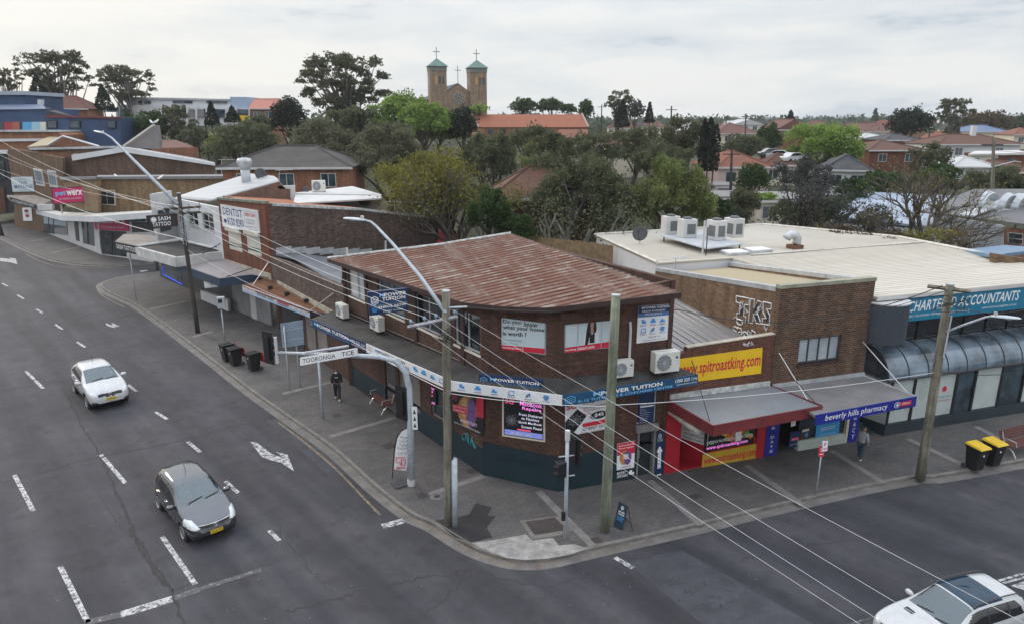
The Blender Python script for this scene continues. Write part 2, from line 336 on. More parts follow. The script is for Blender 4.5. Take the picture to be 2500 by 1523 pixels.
B_cld=brick('clinker_brick',(.105,.045,.025),(.03,.017,.013),(.16,.115,.075),grime=.3,stain=(.03,.02,.015),bw=.26,bh=.095,ms=.016)
B_shop=brick('shop_brick',(.15,.052,.03),(.10,.035,.022),(.08,.05,.036),grime=.5,stain=(.05,.025,.018),gs=.7)
B_sand=brick('sandstone_blocks',(.27,.20,.135),(.19,.14,.095),(.25,.18,.12),bw=.9,bh=.42,ms=.03,grime=.45,stain=(.15,.105,.075),gs=.3)
R_rust=ribbed('rusted_roof_sheet',((.20,.16,.135),(.35,.305,.265)),.42,.75,True,((.085,.034,.022),(.175,.074,.044)),1.)
R_rust2=ribbed('brown_rusty_sheet',((.17,.075,.035),(.33,.21,.13)),.3,.7,True,((.2,.06,.02),(.12,.035,.015)),.8)
R_cream=ribbed('cream_roof_sheet',((.45,.415,.355),(.58,.545,.48)),.33,.5,True,None,0,.7,.04)
R_white=ribbed('white_roof_sheet',((.38,.38,.38),(.47,.48,.49)),.3,.5,True,None,0,.7,.02)
R_grey=ribbed('grey_roof_sheet',((.17,.165,.165),(.27,.26,.26)),.4,.5,True,None,0,.7,.03)
R_dark=ribbed('charcoal_roof_sheet',((.07,.07,.075),(.12,.12,.125)),.2,.5,False,None,0,1,.02)
R_blue=ribbed('pale_blue_roof_sheet',((.24,.30,.40),(.33,.39,.49)),.5,.4,False,None,0,.7,.02)
R_orust=plain('orange_rust_roof',(.26,.085,.035),.8,.5,1.2)
T_brown=tiles('brown_roof_tiles',(.06,.054,.054),(.042,.038,.038),.9,.3)
T_red=tiles('terracotta_tiles',(.25,.082,.048),(.18,.062,.04))
T_orange=tiles('orange_tiles',(.36,.125,.065),(.28,.095,.052),lichen=(.2,.09,.06))
T_dred=tiles('old_red_tiles',(.14,.055,.034),(.09,.038,.026),lichen=(.06,.045,.03))
T_slate=tiles('slate_tiles',(.05,.055,.07),(.035,.04,.05))
T_maroon=tiles('maroon_tiles',(.17,.065,.05),(.12,.05,.042))
M_wht=plain('white_paint',(.50,.50,.495),.55,.14,.9); M_wall=plain('white_render',(.58,.59,.61),.8,.1,.4); M_cream=plain('cream_paint',(.58,.53,.43),.6,.15,1.)
M_flash=plain('galvanised_flashing',(.42,.44,.46),.45,.3,2.,metal=.3); M_stain=plain('stained_flashing',(.4,.41,.4),.7,.55,4.)
M_galv=plain('galvanised_steel',(.42,.45,.48),.5,.2,3.,metal=.15); M_galvp=plain('pale_grey_pole_paint',(.38,.42,.46),.5,.25,4.)
M_blk=plain('black_plastic',(.012,.012,.014),.45,.1,3.); M_dkgrey=plain('dark_grey_paint',(.05,.052,.058),.6,.2,2.); M_brownp=plain('brown_fascia_paint',(.038,.018,.016),.65,.5,5.)
M_teal=plain('dark_teal_paint',(.010,.026,.036),.45,.15,.6); M_navy=plain('navy_sign',(.012,.030,.09),.4,.12,1.); M_royal=plain('royal_blue_sign',(.012,.022,.24),.4,.12,1.); M_cyan=plain('cyan_sign',(.04,.28,.55),.4,.1,1.)
M_redp=plain('red_paint',(.36,.008,.022),.5,.18,1.5); M_maroon=plain('maroon_fascia',(.15,.022,.026),.55,.25,1.5); M_yel=plain('yellow_sign',(.72,.45,.012),.5,.1,1.); M_yeld=plain('yellow_banner',(.48,.30,.022),.6,.2,1.2)
M_sgrey=plain('stone_grey_render',(.2,.2,.205),.8,.2,1.); M_awn=plain('grey_awning_sheet',(.17,.165,.17),.6,.25,.7); M_awn2=plain('blue_grey_awning_sheet',(.20,.215,.235),.45,.15,.5); M_mem=plain('dark_bitumen_membrane',(.04,.039,.038),.85,.5,1.3)
M_membr=plain('brown_membrane',(.21,.185,.165),.85,.25,.8); M_beige=plain('beige_gravel_roof',(.34,.285,.19),.95,.22,14.); M_sandm=plain('pale_weathered_sheet',(.36,.33,.27),.8,.4,2.)
M_slate=plain('navy_fascia',(.03,.052,.09),.5,.15,1.); M_blueb=plain('dark_blue_render',(.028,.06,.135),.7,.2,.5); M_silver=plain('silver_blue_paint',(.28,.36,.48),.5,.15,2.)
M_wsign=plain('white_sign',(.72,.73,.74),.45,.06,1.); M_lblue=plain('pale_poster',(.50,.58,.60),.4,.06,1.); M_redsign=plain('red_sign',(.55,.02,.05),.4,.08,1.); M_ink=plain('black_lettering',(.015,.015,.02),.5,0); M_wink=plain('white_lettering',(.8,.8,.8),.5,0); M_rink=plain('red_lettering',(.5,.01,.03),.5,0); M_bink=plain('blue_lettering',(.05,.28,.62),.5,0); M_nink=plain('navy_lettering',(.02,.05,.2),.5,0); M_gink=plain('grey_lettering',(.25,.28,.3),.5,0)
M_wood=timber('weathered_pole_timber',(.17,.16,.125)); M_woodg=timber('greenish_pole_timber',(.175,.195,.145)); M_woodd=timber('dark_pole_timber',(.055,.046,.042))
M_fencew=plain('tan_paling_timber',(.24,.165,.09),.9,.35,3.); M_fenceg=plain('grey_paling_timber',(.09,.085,.075),.9,.35,3.)
M_bench=plain('red_brown_slats',(.10,.032,.028),.6,.2,3.); M_alu=plain('bare_aluminium',(.5,.5,.5),.35,.1,3.,metal=.7)
M_glass=glass('window_glass',(.02,.026,.03)); M_glassb=glass('blue_window_glass',(.03,.05,.065)); M_frost=plain('frosted_pane',(.33,.37,.4),.25,.2,1.2); M_frostb=plain('grey_frosted_pane',(.17,.2,.23),.25,.2,1.2); M_curt=plain('pale_curtain',(.4,.43,.46),.5,.25,3.)
M_shut=plain('cream_shutter',(.54,.52,.45),.6,.12,1.); M_roll=plain('grey_roller_door',(.15,.145,.15),.6,.15,1.); M_rolld=plain('charcoal_roller_door',(.028,.03,.04),.6,.15,1.); M_ply=plain('boarded_panel',(.19,.17,.155),.7,.25,1.)
M_copper=plain('green_copper',(.11,.19,.165),.7,.35,1.2); M_wire=plain('bare_wire',(.5,.52,.54),.5,0); M_wired=plain('black_cable',(.015,.015,.016),.6,0)
M_bark=plain('grey_brown_bark',(.075,.06,.05),.9,.4,2.); M_barkw=plain('pale_gum_bark',(.17,.16,.155),.85,.45,1.2); M_barkd=plain('dark_bark',(.026,.021,.018),.9,.4,2.); M_barkt=plain('tan_twigs',(.10,.082,.068),.9,.35,2.)
M_grass=plain('backyard_ground',(.04,.044,.022),.95,.5,.12)
M_skin=plain('skin',(.38,.22,.15),.6,0); M_acw=plain('air_unit_casing',(.6,.6,.56),.5,.12,2.); M_acg=plain('air_unit_grille',(.12,.13,.13),.6,.1,4.)
# ---------------------------------------------------------------- terrain, road, footpaths
def sstep(a,b,x):
    t=np.clip((x-a)/(b-a),0,1); return t*t*(3-2*t)
def terr(x,y):
    x=np.asarray(x,float); y=np.asarray(y,float)
    ye=y-.6*np.maximum(0,-x-20)-.25*np.maximum(0,x-10)
    t=sstep(4,38,x); h=11*sstep(66,165,ye)*(1-t)+t*(6*sstep(56,98,y)+2*sstep(110,220,y))
    h=h+2.5*sstep(230,600,y)*sstep(20,90,x)-3*sstep(250,600,y)*(1-sstep(-50,60,x))+5.5*sstep(600,1500,y)
    return h-.06
def gz(x,y): return float(terr(x,y))
def ground():
    xs=np.concatenate([np.linspace(-1500,-220,16),np.linspace(-200,240,89),np.linspace(260,2200,24)])
    ys=np.concatenate([np.linspace(-60,40,8),np.linspace(45,260,73),np.linspace(275,620,24),np.linspace(680,3600,24)])
    X,Y=np.meshgrid(xs,ys); Z=terr(X,Y); nx,ny=len(xs),len(ys)
    mb=MB(); mb.add(np.stack([X.ravel(),Y.ravel(),Z.ravel()],1),[(j*nx+i,j*nx+i+1,(j+1)*nx+i+1,(j+1)*nx+i) for j in range(ny-1) for i in range(nx-1)])
    struct(mb.build('ground',M_grass,smooth=True,org=(0,0,0)))
ground()
TA=np.array([1.92,26.0]); WT=Wl(TA,(17.3,31.0)); TU=WT.u; TN=WT.n          # facade line of the side street
kerbD=[(392,655),(300,667),(262,677),(243,688),(256,703),(290,719),(330,738),(400,787),(500,862),(600,940),(700,1011),(800,1082),(900,1172),(985,1238)]
kerbN=[(x*S,y*S) for x,y in kerbD]+[(1057,1283),(1114,1319),(1170,1348),(1236,1368),(1284,1373),(1341,1369),(1435,1347),(1568,1317),(1700,1287)]+[(x*S,y*S) for x,y in [(1800,1238),(2000,1192),(2200,1152),(2464,1112)]]
KERB=[G(*q)[:2] for q in kerbN]; KERB.append(KERB[-1]+TU*45)
def smooth_line(P,n=6):
    P=[np.array(p,float) for p in P]; out=[]
    for i in range(len(P)-1):
        p0=P[max(i-1,0)];p1=P[i];p2=P[i+1];p3=P[min(i+2,len(P)-1)]
        for k in range(n):
            t=k/n; out.append(.5*((2*p1)+(-p0+p2)*t+(2*p0-5*p1+4*p2-p3)*t*t+(-p0+3*p1-3*p2+p3)*t**3))
    out.append(P[-1]); return out
def offset(P,dist):
    P=[np.array(p) for p in P]; o=[]
    for i in range(len(P)):
        t=P[min(i+1,len(P)-1)]-P[max(i-1,0)]; t=t/(np.linalg.norm(t)+1e-9); o.append(P[i]+np.array([-t[1],t[0]])*dist)   # to the left of travel
    return o
KS=smooth_line(KERB,5)
def strip(mb,P,d0,d1,z0,z1,m=0):
    a=offset(P,d0); b=offset(P,d1)
    va=[(p[0],p[1],z0) for p in a]; vb=[(p[0],p[1],z1) for p in b]; n=len(P)
    mb.add(va+vb,[(i,i+1,n+i+1,n+i) for i in range(n-1)],m)
def kerbs(name,P,back):
    mb=MB(); strip(mb,P,0,.15,.13,.136,0); strip(mb,P,0,0,.0,.13,0); mbk=mb
    strip(mb,P,.15,.15,.136,.1,0)
    struct(mb.build('kerb',M_kerb,org=(0,0,0)))
    g=MB(); strip(g,P,-.42,0,.004,.012,0); struct(g.build('gutter',M_gutter,org=(0,0,0)))
    f=MB(); f.prism([*offset(P,.1),*back],.0,.128,0); struct(f.build('footpath',M_pav,org=(0,0,0),udir=TU))
kerbs('k1',KS,[(62,62),(-2,72),(-22,84)])
kd2=[(-60,543),(0,571),(60,600),(120,624),(180,636),(235,640),(300,639),(392,633)]
K2=[GD(*q)[:2] for q in kd2]; K2=smooth_line(K2,5)
kerbs('k2',K2,[(-30,90),(-75,125),(-105,128)])
def road():
    mb=MB(); far=offset(KS,1.2); far2=offset(K2,1.2)
    lane_end=[(-24,83),(-30,86)]
    pts=[*far2,lane_end[1],lane_end[0],*far,(75,-30),(-150,-30),(-150,110)]
    mb.add([(p[0],p[1],0) for p in pts],[tuple(range(len(pts)))]); struct(mb.build('road',M_asph,org=(0,0,0)))
road()
def flatquad(mb,px,z,m=0): mb.add([G(x,y,z) for x,y in px],[tuple(range(len(px)))],m)
def gline(mb,a,b,w,z,m=0):
    a=np.array(a[:2],float); b=np.array(b[:2],float); t=(b-a)/np.linalg.norm(b-a); n=np.array([-t[1],t[0]])*w/2
    mb.add([(*(a-n),z),(*(b-n),z),(*(b+n),z),(*(a+n),z)],[(0,1,2,3)],m)
def markings():
    mb=MB()
    for a,b in [((390,1290),(470,1405)),((145,1362),(212,1497)),((35,1142),(80,1228)),((243,1093),(302,1162)),((452,1062),(482,1087)),((375,990),(402,1008)),((543,1157),(574,1186)),((648,1275),(672,1300)),((62,892),(82,912)),((84,914),(104,934)),((185,822),(205,835)),((133,780),(150,792)),((88,744),(103,753)),((42,710),(58,720)),((5,682),(18,689)),((308,925),(328,941)),((-20,668),(-6,675))]:
        gline(mb,GD(*a),GD(*b),.17,.005,0)
    # stop line, worn
    gline(mb,GD(205,1497),GD(290,1478),.3,.005,1); gline(mb,GD(290,1478),GD(415,1440),.36,.005,0); gline(mb,GD(420,1438),GD(478,1417),.3,.005,1); gline(mb,GD(478,1417),GD(628,1370),.22,.005,2)
    gline(mb,GD(920,1266),GD(992,1246),.36,.005,0)
    gline(mb,GD(1480,1340),GD(1523,1366),.2,.005,0)
    flatquad(mb,[d(*q) for q in [(602,1062),(618,1064),(652,1090),(680,1101),(672,1092),(664,1086),(692,1093),(708,1133),(676,1112),(655,1107),(630,1098)]],.005,0)
    flatquad(mb,[d(*q) for q in [(0,621),(30,624),(20,620),(38,623),(42,636),(22,631),(0,629)]],.005,0)
    flatquad(mb,[d(*q) for q in [(255,777),(270,783),(268,776),(288,783),(275,788),(262,785),(254,780)]],.005,0)
    flatquad(mb,[d(*q) for q in [(335,652),(352,650),(356,652),(340,655)]],.005,0)
    flatquad(mb,[d(*q) for q in [(2432,1408),(2462,1398),(2480,1418),(2470,1420)]],.005,0)
    # double line of the side street, nearly worn away on the left
    for k in (0,10):
        gline(mb,GD(2330,1418+k*.8),GD(2520,1362+k),.09,.005,0); gline(mb,GD(1960,1527+k),GD(2110,1482+k),.09,.005,2)
    struct(mb.build('road_markings',[M_white,M_whitew,M_whitew],org=(0,0,0)))
    y=MB()
    KSl=smooth_line([GD(*q)[:2] for q in [(690,1010),(760,1062),(830,1120),(890,1180),(940,1230)]],4); strip(y,offset(KSl,-.45),-.05,.05,.006,.006)
    KS3=smooth_line([GD(*q)[:2] for q in [(268,675),(246,690),(262,712),(312,737)]],4); strip(y,offset(KS3,-.4),-.05,.05,.006,.006)
    KS4=smooth_line([GD(*q)[:2] for q in [(68,610),(110,630),(180,643),(385,642)]],4); strip(y,offset(KS4,-.3),-.05,.05,.006,.006)
    struct(y.build('kerb_lines',M_yellow,org=(0,0,0)))
markings()
def cracks():
    rnd=random.Random(3); mb=MB(); CN=[0]
    def crack(px,w=.05,jit=.12):
        P=smooth_line([GD(*q)[:2] for q in px],9); Q=[p+np.array([rnd.uniform(-jit,jit),rnd.uniform(-jit,jit)]) for p in P]
        CN[0]+=1
        for q_,(a,b) in enumerate(zip(Q[:-1],Q[1:])):
            if np.linalg.norm(b-a)>.02: gline(mb,a,b+(b-a)*.06,w*rnd.uniform(.4,1.25),.0022+.0006*(q_%2)+.0012*(CN[0]%3))
    crack([(0,940),(60,930),(130,918),(250,893),(420,862)],.07); crack([(100,1135),(180,1112),(280,1090),(420,1062),(540,1030),(640,1012)],.09)
    crack([(0,1160),(120,1132)],.05); crack([(150,930),(180,990),(220,1060),(262,1140),(300,1230),(340,1310),(400,1400),(440,1501)],.11,.07); crack([(310,1270),(345,1330),(400,1410)],.13,.08)
    crack([(75,870),(110,862),(160,850)],.05); crack([(410,1420),(480,1400),(600,1370),(740,1330)],.04)
    crack([(690,1470),(800,1440),(900,1415),(1020,1390),(1135,1372)],.08); crack([(1135,1372),(1120,1390),(1180,1450),(1300,1501)],.05); crack([(1000,1501),(1070,1440),(1130,1385)],.06)
    crack([(560,1010),(600,1050),(640,1120)],.03); crack([(1480,1360),(1560,1420),(1660,1501)],.06); crack([(660,1260),(720,1340),(800,1430)],.04); crack([(1135,1372),(1300,1405),(1450,1372),(1600,1330)],.04)
    crack([(300,860),(345,905),(380,930)],.05); crack([(1700,1370),(1900,1320),(2100,1290)],.04); crack([(240,1190),(290,1270),(330,1300)],.02,.03); crack([(590,870),(640,930),(700,990)],.03)
    for k in range(46):   # crazed bitumen in front of the side street
        x,y=rnd.uniform(1560,1850),rnd.uniform(1385,1500); a=rnd.uniform(0,6.28); l_=rnd.uniform(8,26)
        crack([(x,y),(x+math.cos(a)*l_*1.5,y+math.sin(a)*l_*.5)],.025,.04)
    struct(mb.build('road_cracks',M_crack,org=(0,0,0)))
    pt=MB()
    for k,(px,mt) in enumerate((([(1508,1352),(1585,1333),(1640,1322),(1960,1501),(1690,1501)],0),([(640,1010),(700,1000),(850,1130),(800,1150)],0))):
        pt.add([GD(x,y,.0012+.0001*k) for x,y in px],[tuple(range(len(px)))],mt)
    struct(pt.build('road_patches',[plain('dark_patch_asphalt',(.042,.043,.053),.85,.35,1.1),plain('pale_patch_asphalt',(.062,.062,.072),.85,.35,1.1)],org=(0,0,0)))
    lt=MB()   # paper scraps and pale spots
    for k in range(150):
        x,y=(rnd.uniform(0,1000),rnd.uniform(800,1500)) if k<90 else (rnd.uniform(1000,2400),rnd.uniform(1120,1460))
        p=GD(x,y,0); inside=y<1290 and x>1000; r=rnd.uniform(.008,.026); a=rnd.uniform(0,6.28); z=.14 if inside else .006
        lt.add([(p[0]+r*math.cos(a+q)*rnd.uniform(.6,1.3),p[1]+r*math.sin(a+q),z) for q in (0,1.57,3.14,4.71)],[(0,1,2,3)])
    o=lt.build('litter',M_sgrey,org=(0,0,0)); struct(o,'stuff'); tag(o,'pale scraps of litter scattered over the road and footpath','litter')
    lf=MB()   # dead leaves in the gutter
    for k in range(420):
        i=rnd.randrange(30,len(KS)-30); p=np.array(KS[i])+(np.array(KS[i+1])-np.array(KS[i]))*rnd.random(); q=offset([p,KS[i+1]],-abs(rnd.gauss(.12,.12)))[0]; r=rnd.uniform(.015,.045)
        a=rnd.uniform(0,6.28); lf.add([(q[0]+r*math.cos(a+w),q[1]+r*math.sin(a+w)*.7,.016+.004*rnd.random()) for w in (0,1.57,3.14,4.71)],[(0,1,2,3)])
    o=lf.build('gutter_leaves',M_fencew,org=(0,0,0)); struct(o,'stuff'); tag(o,'dead brown leaves lying along the kerb gutter','leaves')
cracks()
def path_details():
    mb=MB(); z=.133
    for a,b in [((805,1065),(966,1018)),((690,960),(817,930)),((1048,1206),(1180,1161)),((1314,1198),(1448,1331)),((1585,1171),(1712,1280)),((1823,1135),(1960,1232)),((2031,1099),(2158,1178)),((2216,1070),(2382,1148)),((2383,1040),(2462,1082)),((365,755),(455,735)),((470,822),(520,808)),((40,560),(80,552)),((75,590),(135,577)),((125,618),(195,602))]:
        gline(mb,G(*a,z),G(*b,z),.42 if a[1]<900 else .32,z)
    # strip of pale concrete behind the kerb
    struct(mb.build('footpath_bands',M_band,org=(0,0,0)))
    r=MB(); r.add([G(x,y,.137) for x,y in [(1152,1324),(1200,1318),(1284,1303),(1300,1318),(1350,1312),(1364,1330),(1405,1327),(1434,1338),(1395,1352),(1341,1362),(1284,1366),(1236,1361),(1175,1337)]],[tuple(range(13))]); struct(r.build('kerb_ramp',M_ramp,org=(0,0,0)))
    p=MB(); p.add([G(x,y,.134) for x,y in [(1060,1270),(1110,1263),(1145,1255),(1162,1227),(1201,1237),(1190,1258),(1210,1259),(1188,1287),(1203,1311),(1148,1323),(1110,1310)]],[tuple(range(11))]); struct(p.build('bitumen_patch',M_patch,org=(0,0,0)))
    q=MB(); q.add([G(x,y,.135) for x,y in [(1268,1270),(1365,1258),(1400,1293),(1365,1306),(1300,1315)]],[(0,1,2,3,4)],1); q.add([G(x,y,.140) for x,y in [(1283,1272),(1355,1262),(1385,1292),(1305,1305)]],[(0,1,2,3)],0)
    for px in ([(1133,1146),(1155,1142),(1170,1150),(1147,1155)],[(1014,1205),(1030,1200),(1045,1210),(1028,1216)],[(1440,1314),(1460,1310),(1472,1320),(1452,1325)],[(1680,1210),(1700,1204),(1718,1210),(1697,1216)],[(810,1013),(828,1008),(838,1014),(820,1019)],[(928,1086),(955,1078),(968,1090),(945,1096)]):
        q.add([G(x,y,.1385) for x,y in px],[(0,1,2,3)],0)
    c=G(1067,1211,.139); q.disc(c,(0,0,1),.30,24,1,.006); q.disc(c+np.array([0,0,.004]),(0,0,1),.13,16,0,.006)
    struct(q.build('pit_covers',[M_pit,M_kerb],org=(0,0,0)))
path_details()
# ---------------------------------------------------------------- boards: a panel on four corners with artwork in (s,t)
def corners(W,px,off=0.): return [W.P(*W.hit(x,y,off),off) for x,y in px]     # tl,bl,tr,br
def bil(c,s,t):
    tl,bl,tr,br=[np.array(q) for q in c]; return (bl*(1-s)+br*s)*(1-t)+(tl*(1-s)+tr*s)*t
def board(name,label,cat,c,mat,items=(),th=.06,parent=None,frame=None,group=None,art='lettering',glow=None):
    tl,bl,tr,br=[np.array(q,float) for q in c]; nrm=np.cross(br-bl,tl-bl); nrm/=np.linalg.norm(nrm)
    w=np.linalg.norm(br-bl); h=np.linalg.norm(tl-bl)
    base=(bl+br)/2
    if parent is None: o=thing(name,label,cat,tuple(base),0,group); pn='panel'
    else: o=parent; pn=name
    mb=MB(); q=[bl,br,tr,tl]; back=[p-nrm*th for p in q]
    mb.add([*q,*back],[(0,1,2,3),(7,6,5,4),(0,4,5,1),(1,5,6,2),(2,6,7,3),(3,7,4,0)])
    po=mb.build(pn,mat,o)
    if frame:
        f=MB(); fw=frame[1]
        for s0,s1,t0,t1 in ((-fw/w,1+fw/w,-fw/h,0),(-fw/w,1+fw/w,1,1+fw/h),(-fw/w,0,0,1),(1,1+fw/w,0,1)):
            k=[bil(c,s0,t0)+nrm*.02,bil(c,s1,t0)+nrm*.02,bil(c,s1,t1)+nrm*.02,bil(c,s0,t1)+nrm*.02]; b2=[p-nrm*(th+.02) for p in k]
            f.add([*k,*b2],[(0,1,2,3),(7,6,5,4),(0,4,5,1),(1,5,6,2),(2,6,7,3),(3,7,4,0)])
        f.build('frame',frame[0],o)
    if items:
        a=MB(); mats=[]
        for i,it in enumerate(items):
            k=it[0]; mt=it[-1]
            if mt not in mats: mats.append(mt)
            m=mats.index(mt); off=nrm*(.004+.0025*i)
            pt=lambda s,t:bil(c,s,t)+off
            if k=='t':
                _,st,s0,s1,t0,t1,bold,shear,_m=it
                text(a,st,lambda x,y:pt(s0+x,t0+y),s1-s0,t1-t0,bold,shear,m)
            elif k=='r':
                s0,s1,t0,t1=it[1:5]; a.add([pt(s0,t0),pt(s1,t0),pt(s1,t1),pt(s0,t1)],[(0,1,2,3)],m)
            elif k=='p': a.add([pt(s,t) for s,t in it[1]],[tuple(range(len(it[1])))],m)
            elif k=='c':
                s,t,rs,rt=it[1:5]; a.add([pt(s+rs*math.cos(x*.3927),t+rt*math.sin(x*.3927)) for x in range(16)],[tuple(range(16))],m)
            elif k=='l':
                for (s0,t0),(s1,t1) in zip(it[1][:-1],it[1][1:]):
                    p0,p1=np.array([s0*w,t0*h]),np.array([s1*w,t1*h]); tt=(p1-p0)/(np.linalg.norm(p1-p0)+1e-9); nn=np.array([-tt[1],tt[0]])*it[2]/2
                    a.add([pt(*(p/np.array([w,h]))) for p in (p0-nn,p1-nn,p1+nn,p0+nn)],[(0,1,2,3)],m)
        ao=a.build(art,mats,po if parent is not None else o)
    return o
def hexlogo(s,t,rs,rt,lw,mat):
    """outlined cube emblem"""
    P=[(s+rs*math.sin(k*math.pi/3),t+rt*math.cos(k*math.pi/3)) for k in range(7)]
    return [('l',P,lw,mat),('l',[(s-rs*.5,t-rt*.55),(s-rs*.5,t+rt*.1),(s,t+rt*.4),(s+rs*.5,t+rt*.1),(s+rs*.5,t-rt*.55)],lw*.8,mat),('l',[(s-rs*.15,t-rt*.7),(s-rs*.15,t-rt*.1),(s+rs*.15,t-rt*.1),(s+rs*.15,t-rt*.7)],lw*.8,mat)]
def icon(s,t,rs,rt,k,mat,txt,tm):
    it=[]
    if k==0: it=[('r',s-rs*.7,s+rs*.3,t-rt*.6,t+rt*.9,mat),('r',s,s+rs*.9,t-rt*.9,t+rt*.2,mat)]
    elif k==1: it=[('r',s-rs*.6,s+rs*.6,t,t+rt,mat),('r',s-rs,s+rs,t-rt*.7,t+rt*.1,mat)]
    elif k==2: it=[('p',[(s-rs,t-rt*.8),(s+rs,t-rt*.8),(s+rs*.6,t+rt*.2),(s+rs*.2,t-rt*.1),(s,t+rt*.9),(s-rs*.6,t+rt*.3)],mat)]
    elif k==3: it=[('l',[(s-rs*.8,t-rt*.8),(s-rs*.6,t+rt*.8),(s+rs*.8,t+rt*.8),(s+rs*.8,t-rt*.8)],.03,mat),('r',s-rs,s+rs,t-rt*.95,t-rt*.7,tm)]
    elif k==4: it=[('l',[(s-rs*.7,t-rt*.8),(s+rs*.5,t+rt*.8)],.06,tm),('l',[(s+rs*.5,t-rt*.4),(s-rs*.5,t+rt*.4)],.05,mat)]
    else: it=[('r',s-rs*.7,s+rs*.7,t+rt*.2,t+rt,mat),('r',s-rs*.9,s+rs*.9,t-rt*.2,t+rt*.1,tm),('r',s-rs*.5,s+rs*.5,t-rt,t-rt*.3,mat)]
    if txt: it.append(('t',txt,s-rs*1.1,s+rs*1.1,t-rt*1.9,t-rt*1.35,.01,0,tm))
    return it
def wallholes(mb,W,u0,u1,z0,z1,holes,rev=.16,m=0,th=.24,off=0.):
    """wall sheet with rectangular openings and their reveals, thickness th inwards"""
    us=sorted({u0,u1,*[h[0] for h in holes],*[h[1] for h in holes]}); zs=sorted({z0,z1,*[h[2] for h in holes],*[h[3] for h in holes]})
    us=[u for u in us if u0<=u<=u1]; zs=[z for z in zs if z0<=z<=z1]
    for a,b in zip(us[:-1],us[1:]):
        for c,e in zip(zs[:-1],zs[1:]):
            mu,mz=(a+b)/2,(c+e)/2
            if any(h[0]<mu<h[1] and h[2]<mz<h[3] for h in holes): continue
            mb.add([W.P(a,c,off),W.P(b,c,off),W.P(b,e,off),W.P(a,e,off)],[(0,1,2,3)],m)
    for h in holes:
        a,b,c,e=h[:4]; f=[W.P(a,c,off),W.P(b,c,off),W.P(b,e,off),W.P(a,e,off)]; g=[W.P(a,c,off-rev),W.P(b,c,off-rev),W.P(b,e,off-rev),W.P(a,e,off-rev)]
        mb.add([*f,*g],[(0,4,5,1),(1,5,6,2),(2,6,7,3),(3,7,4,0)],m)
    # back and edges
    f=[W.P(u0,z0,off),W.P(u1,z0,off),W.P(u1,z1,off),W.P(u0,z1,off)]; g=[W.P(u0,z0,off-th),W.P(u1,z0,off-th),W.P(u1,z1,off-th),W.P(u0,z1,off-th)]
    mb.add([*f,*g],[(0,1,5,4)[::-1],(1,2,6,5)[::-1],(2,3,7,6)[::-1],(3,0,4,7)[::-1],(7,6,5,4)],m)
def window(par,W,h,pane,frame,bars=(),hb=(),fw=.06,rev=.12,name='window',off=0.,sill=None):
    """frame (thing part) with pane and sill as its sub-parts; bars = relative u of mullions"""
    a,b,c,e=h[:4]; f=MB(); y0,y1=off-rev-.03,off-rev+.035
    f.wbox(W,a,b,c,c+fw,y0,y1); f.wbox(W,a,b,e-fw,e,y0,y1); f.wbox(W,a,a+fw,c+fw,e-fw,y0,y1); f.wbox(W,b-fw,b,c+fw,e-fw,y0,y1)
    for k in bars: x=a+(b-a)*k; f.wbox(W,x-fw*.4,x+fw*.4,c+fw,e-fw,y0,y1-.004)
    for k in hb: z=c+(e-c)*k; f.wbox(W,a+fw,b-fw,z-fw*.3,z+fw*.3,y0,y1-.008)
    fo=f.build(name,frame,par)
    p=MB(); p.wbox(W,a+.005,b-.005,c+.005,e-.005,y0-.02,y0+.012); p.build('pane',pane,fo)
    if sill:
        s_=MB(); s_.wbox(W,a-.06,b+.06,c-.09,c,off-rev,off+.06); s_.build('sill',sill,fo)
    return fo
# ---------------------------------------------------------------- corner building
Lc=np.array([-9.53,38.39]); Bc=np.array([-1.26,27.43]); Cc=TA.copy(); Dc=TA+TU*5.0
W1=Wl(Lc,Bc); W2=Wl(Bc,Cc); W3=Wl(Cc,Dc)
def ray_plane(x,y,pl):
    n,k=pl; r=ray(x,y); o=np.array([0,0,HC]); t=(k-np.dot(n,o))/np.dot(n,r); return o+r*t
def plane3(a,b,c):
    n=np.cross(b-a,c-a); n/=np.linalg.norm(n); n=n if n[2]>0 else -n; return n,np.dot(n,a)
def ribs(mb,poly,ud,period,w,h,m=0,pl=None,off=0.):
    """raised ribs along ud over a roof polygon lying in plane pl"""
    ud=np.array(ud)/np.linalg.norm(ud); vd=np.array([-ud[1],ud[0]]); q=[(np.dot(p[:2],ud),np.dot(p[:2],vd)) for p in poly]
    v0,v1=min(b for a,b in q),max(b for a,b in q); n,k=pl
    zz=lambda p:(k-n[0]*p[0]-n[1]*p[1])/n[2]
    v=math.ceil(v0/period)*period+.01
    while v<v1:
        xs=[]
        for i in range(len(q)):
            (a0,b0),(a1,b1)=q[i],q[(i+1)%len(q)]
            if (b0-v)*(b1-v)<0: xs.append(a0+(a1-a0)*(v-b0)/(b1-b0))
        xs.sort()
        for a,b in zip(xs[::2],xs[1::2]):
            P=[ud*a+vd*(v-w/2),ud*b+vd*(v-w/2),ud*b+vd*(v+w/2),ud*a+vd*(v+w/2)]
            bt=[(*p,zz(p)+off-.01) for p in P]; P2=[ud*a+vd*(v-w/4),ud*b+vd*(v-w/4),ud*b+vd*(v+w/4),ud*a+vd*(v+w/4)]
            mb.hexa(bt,[(*p,zz(p)+off+h) for p in P2],m)
        v+=period
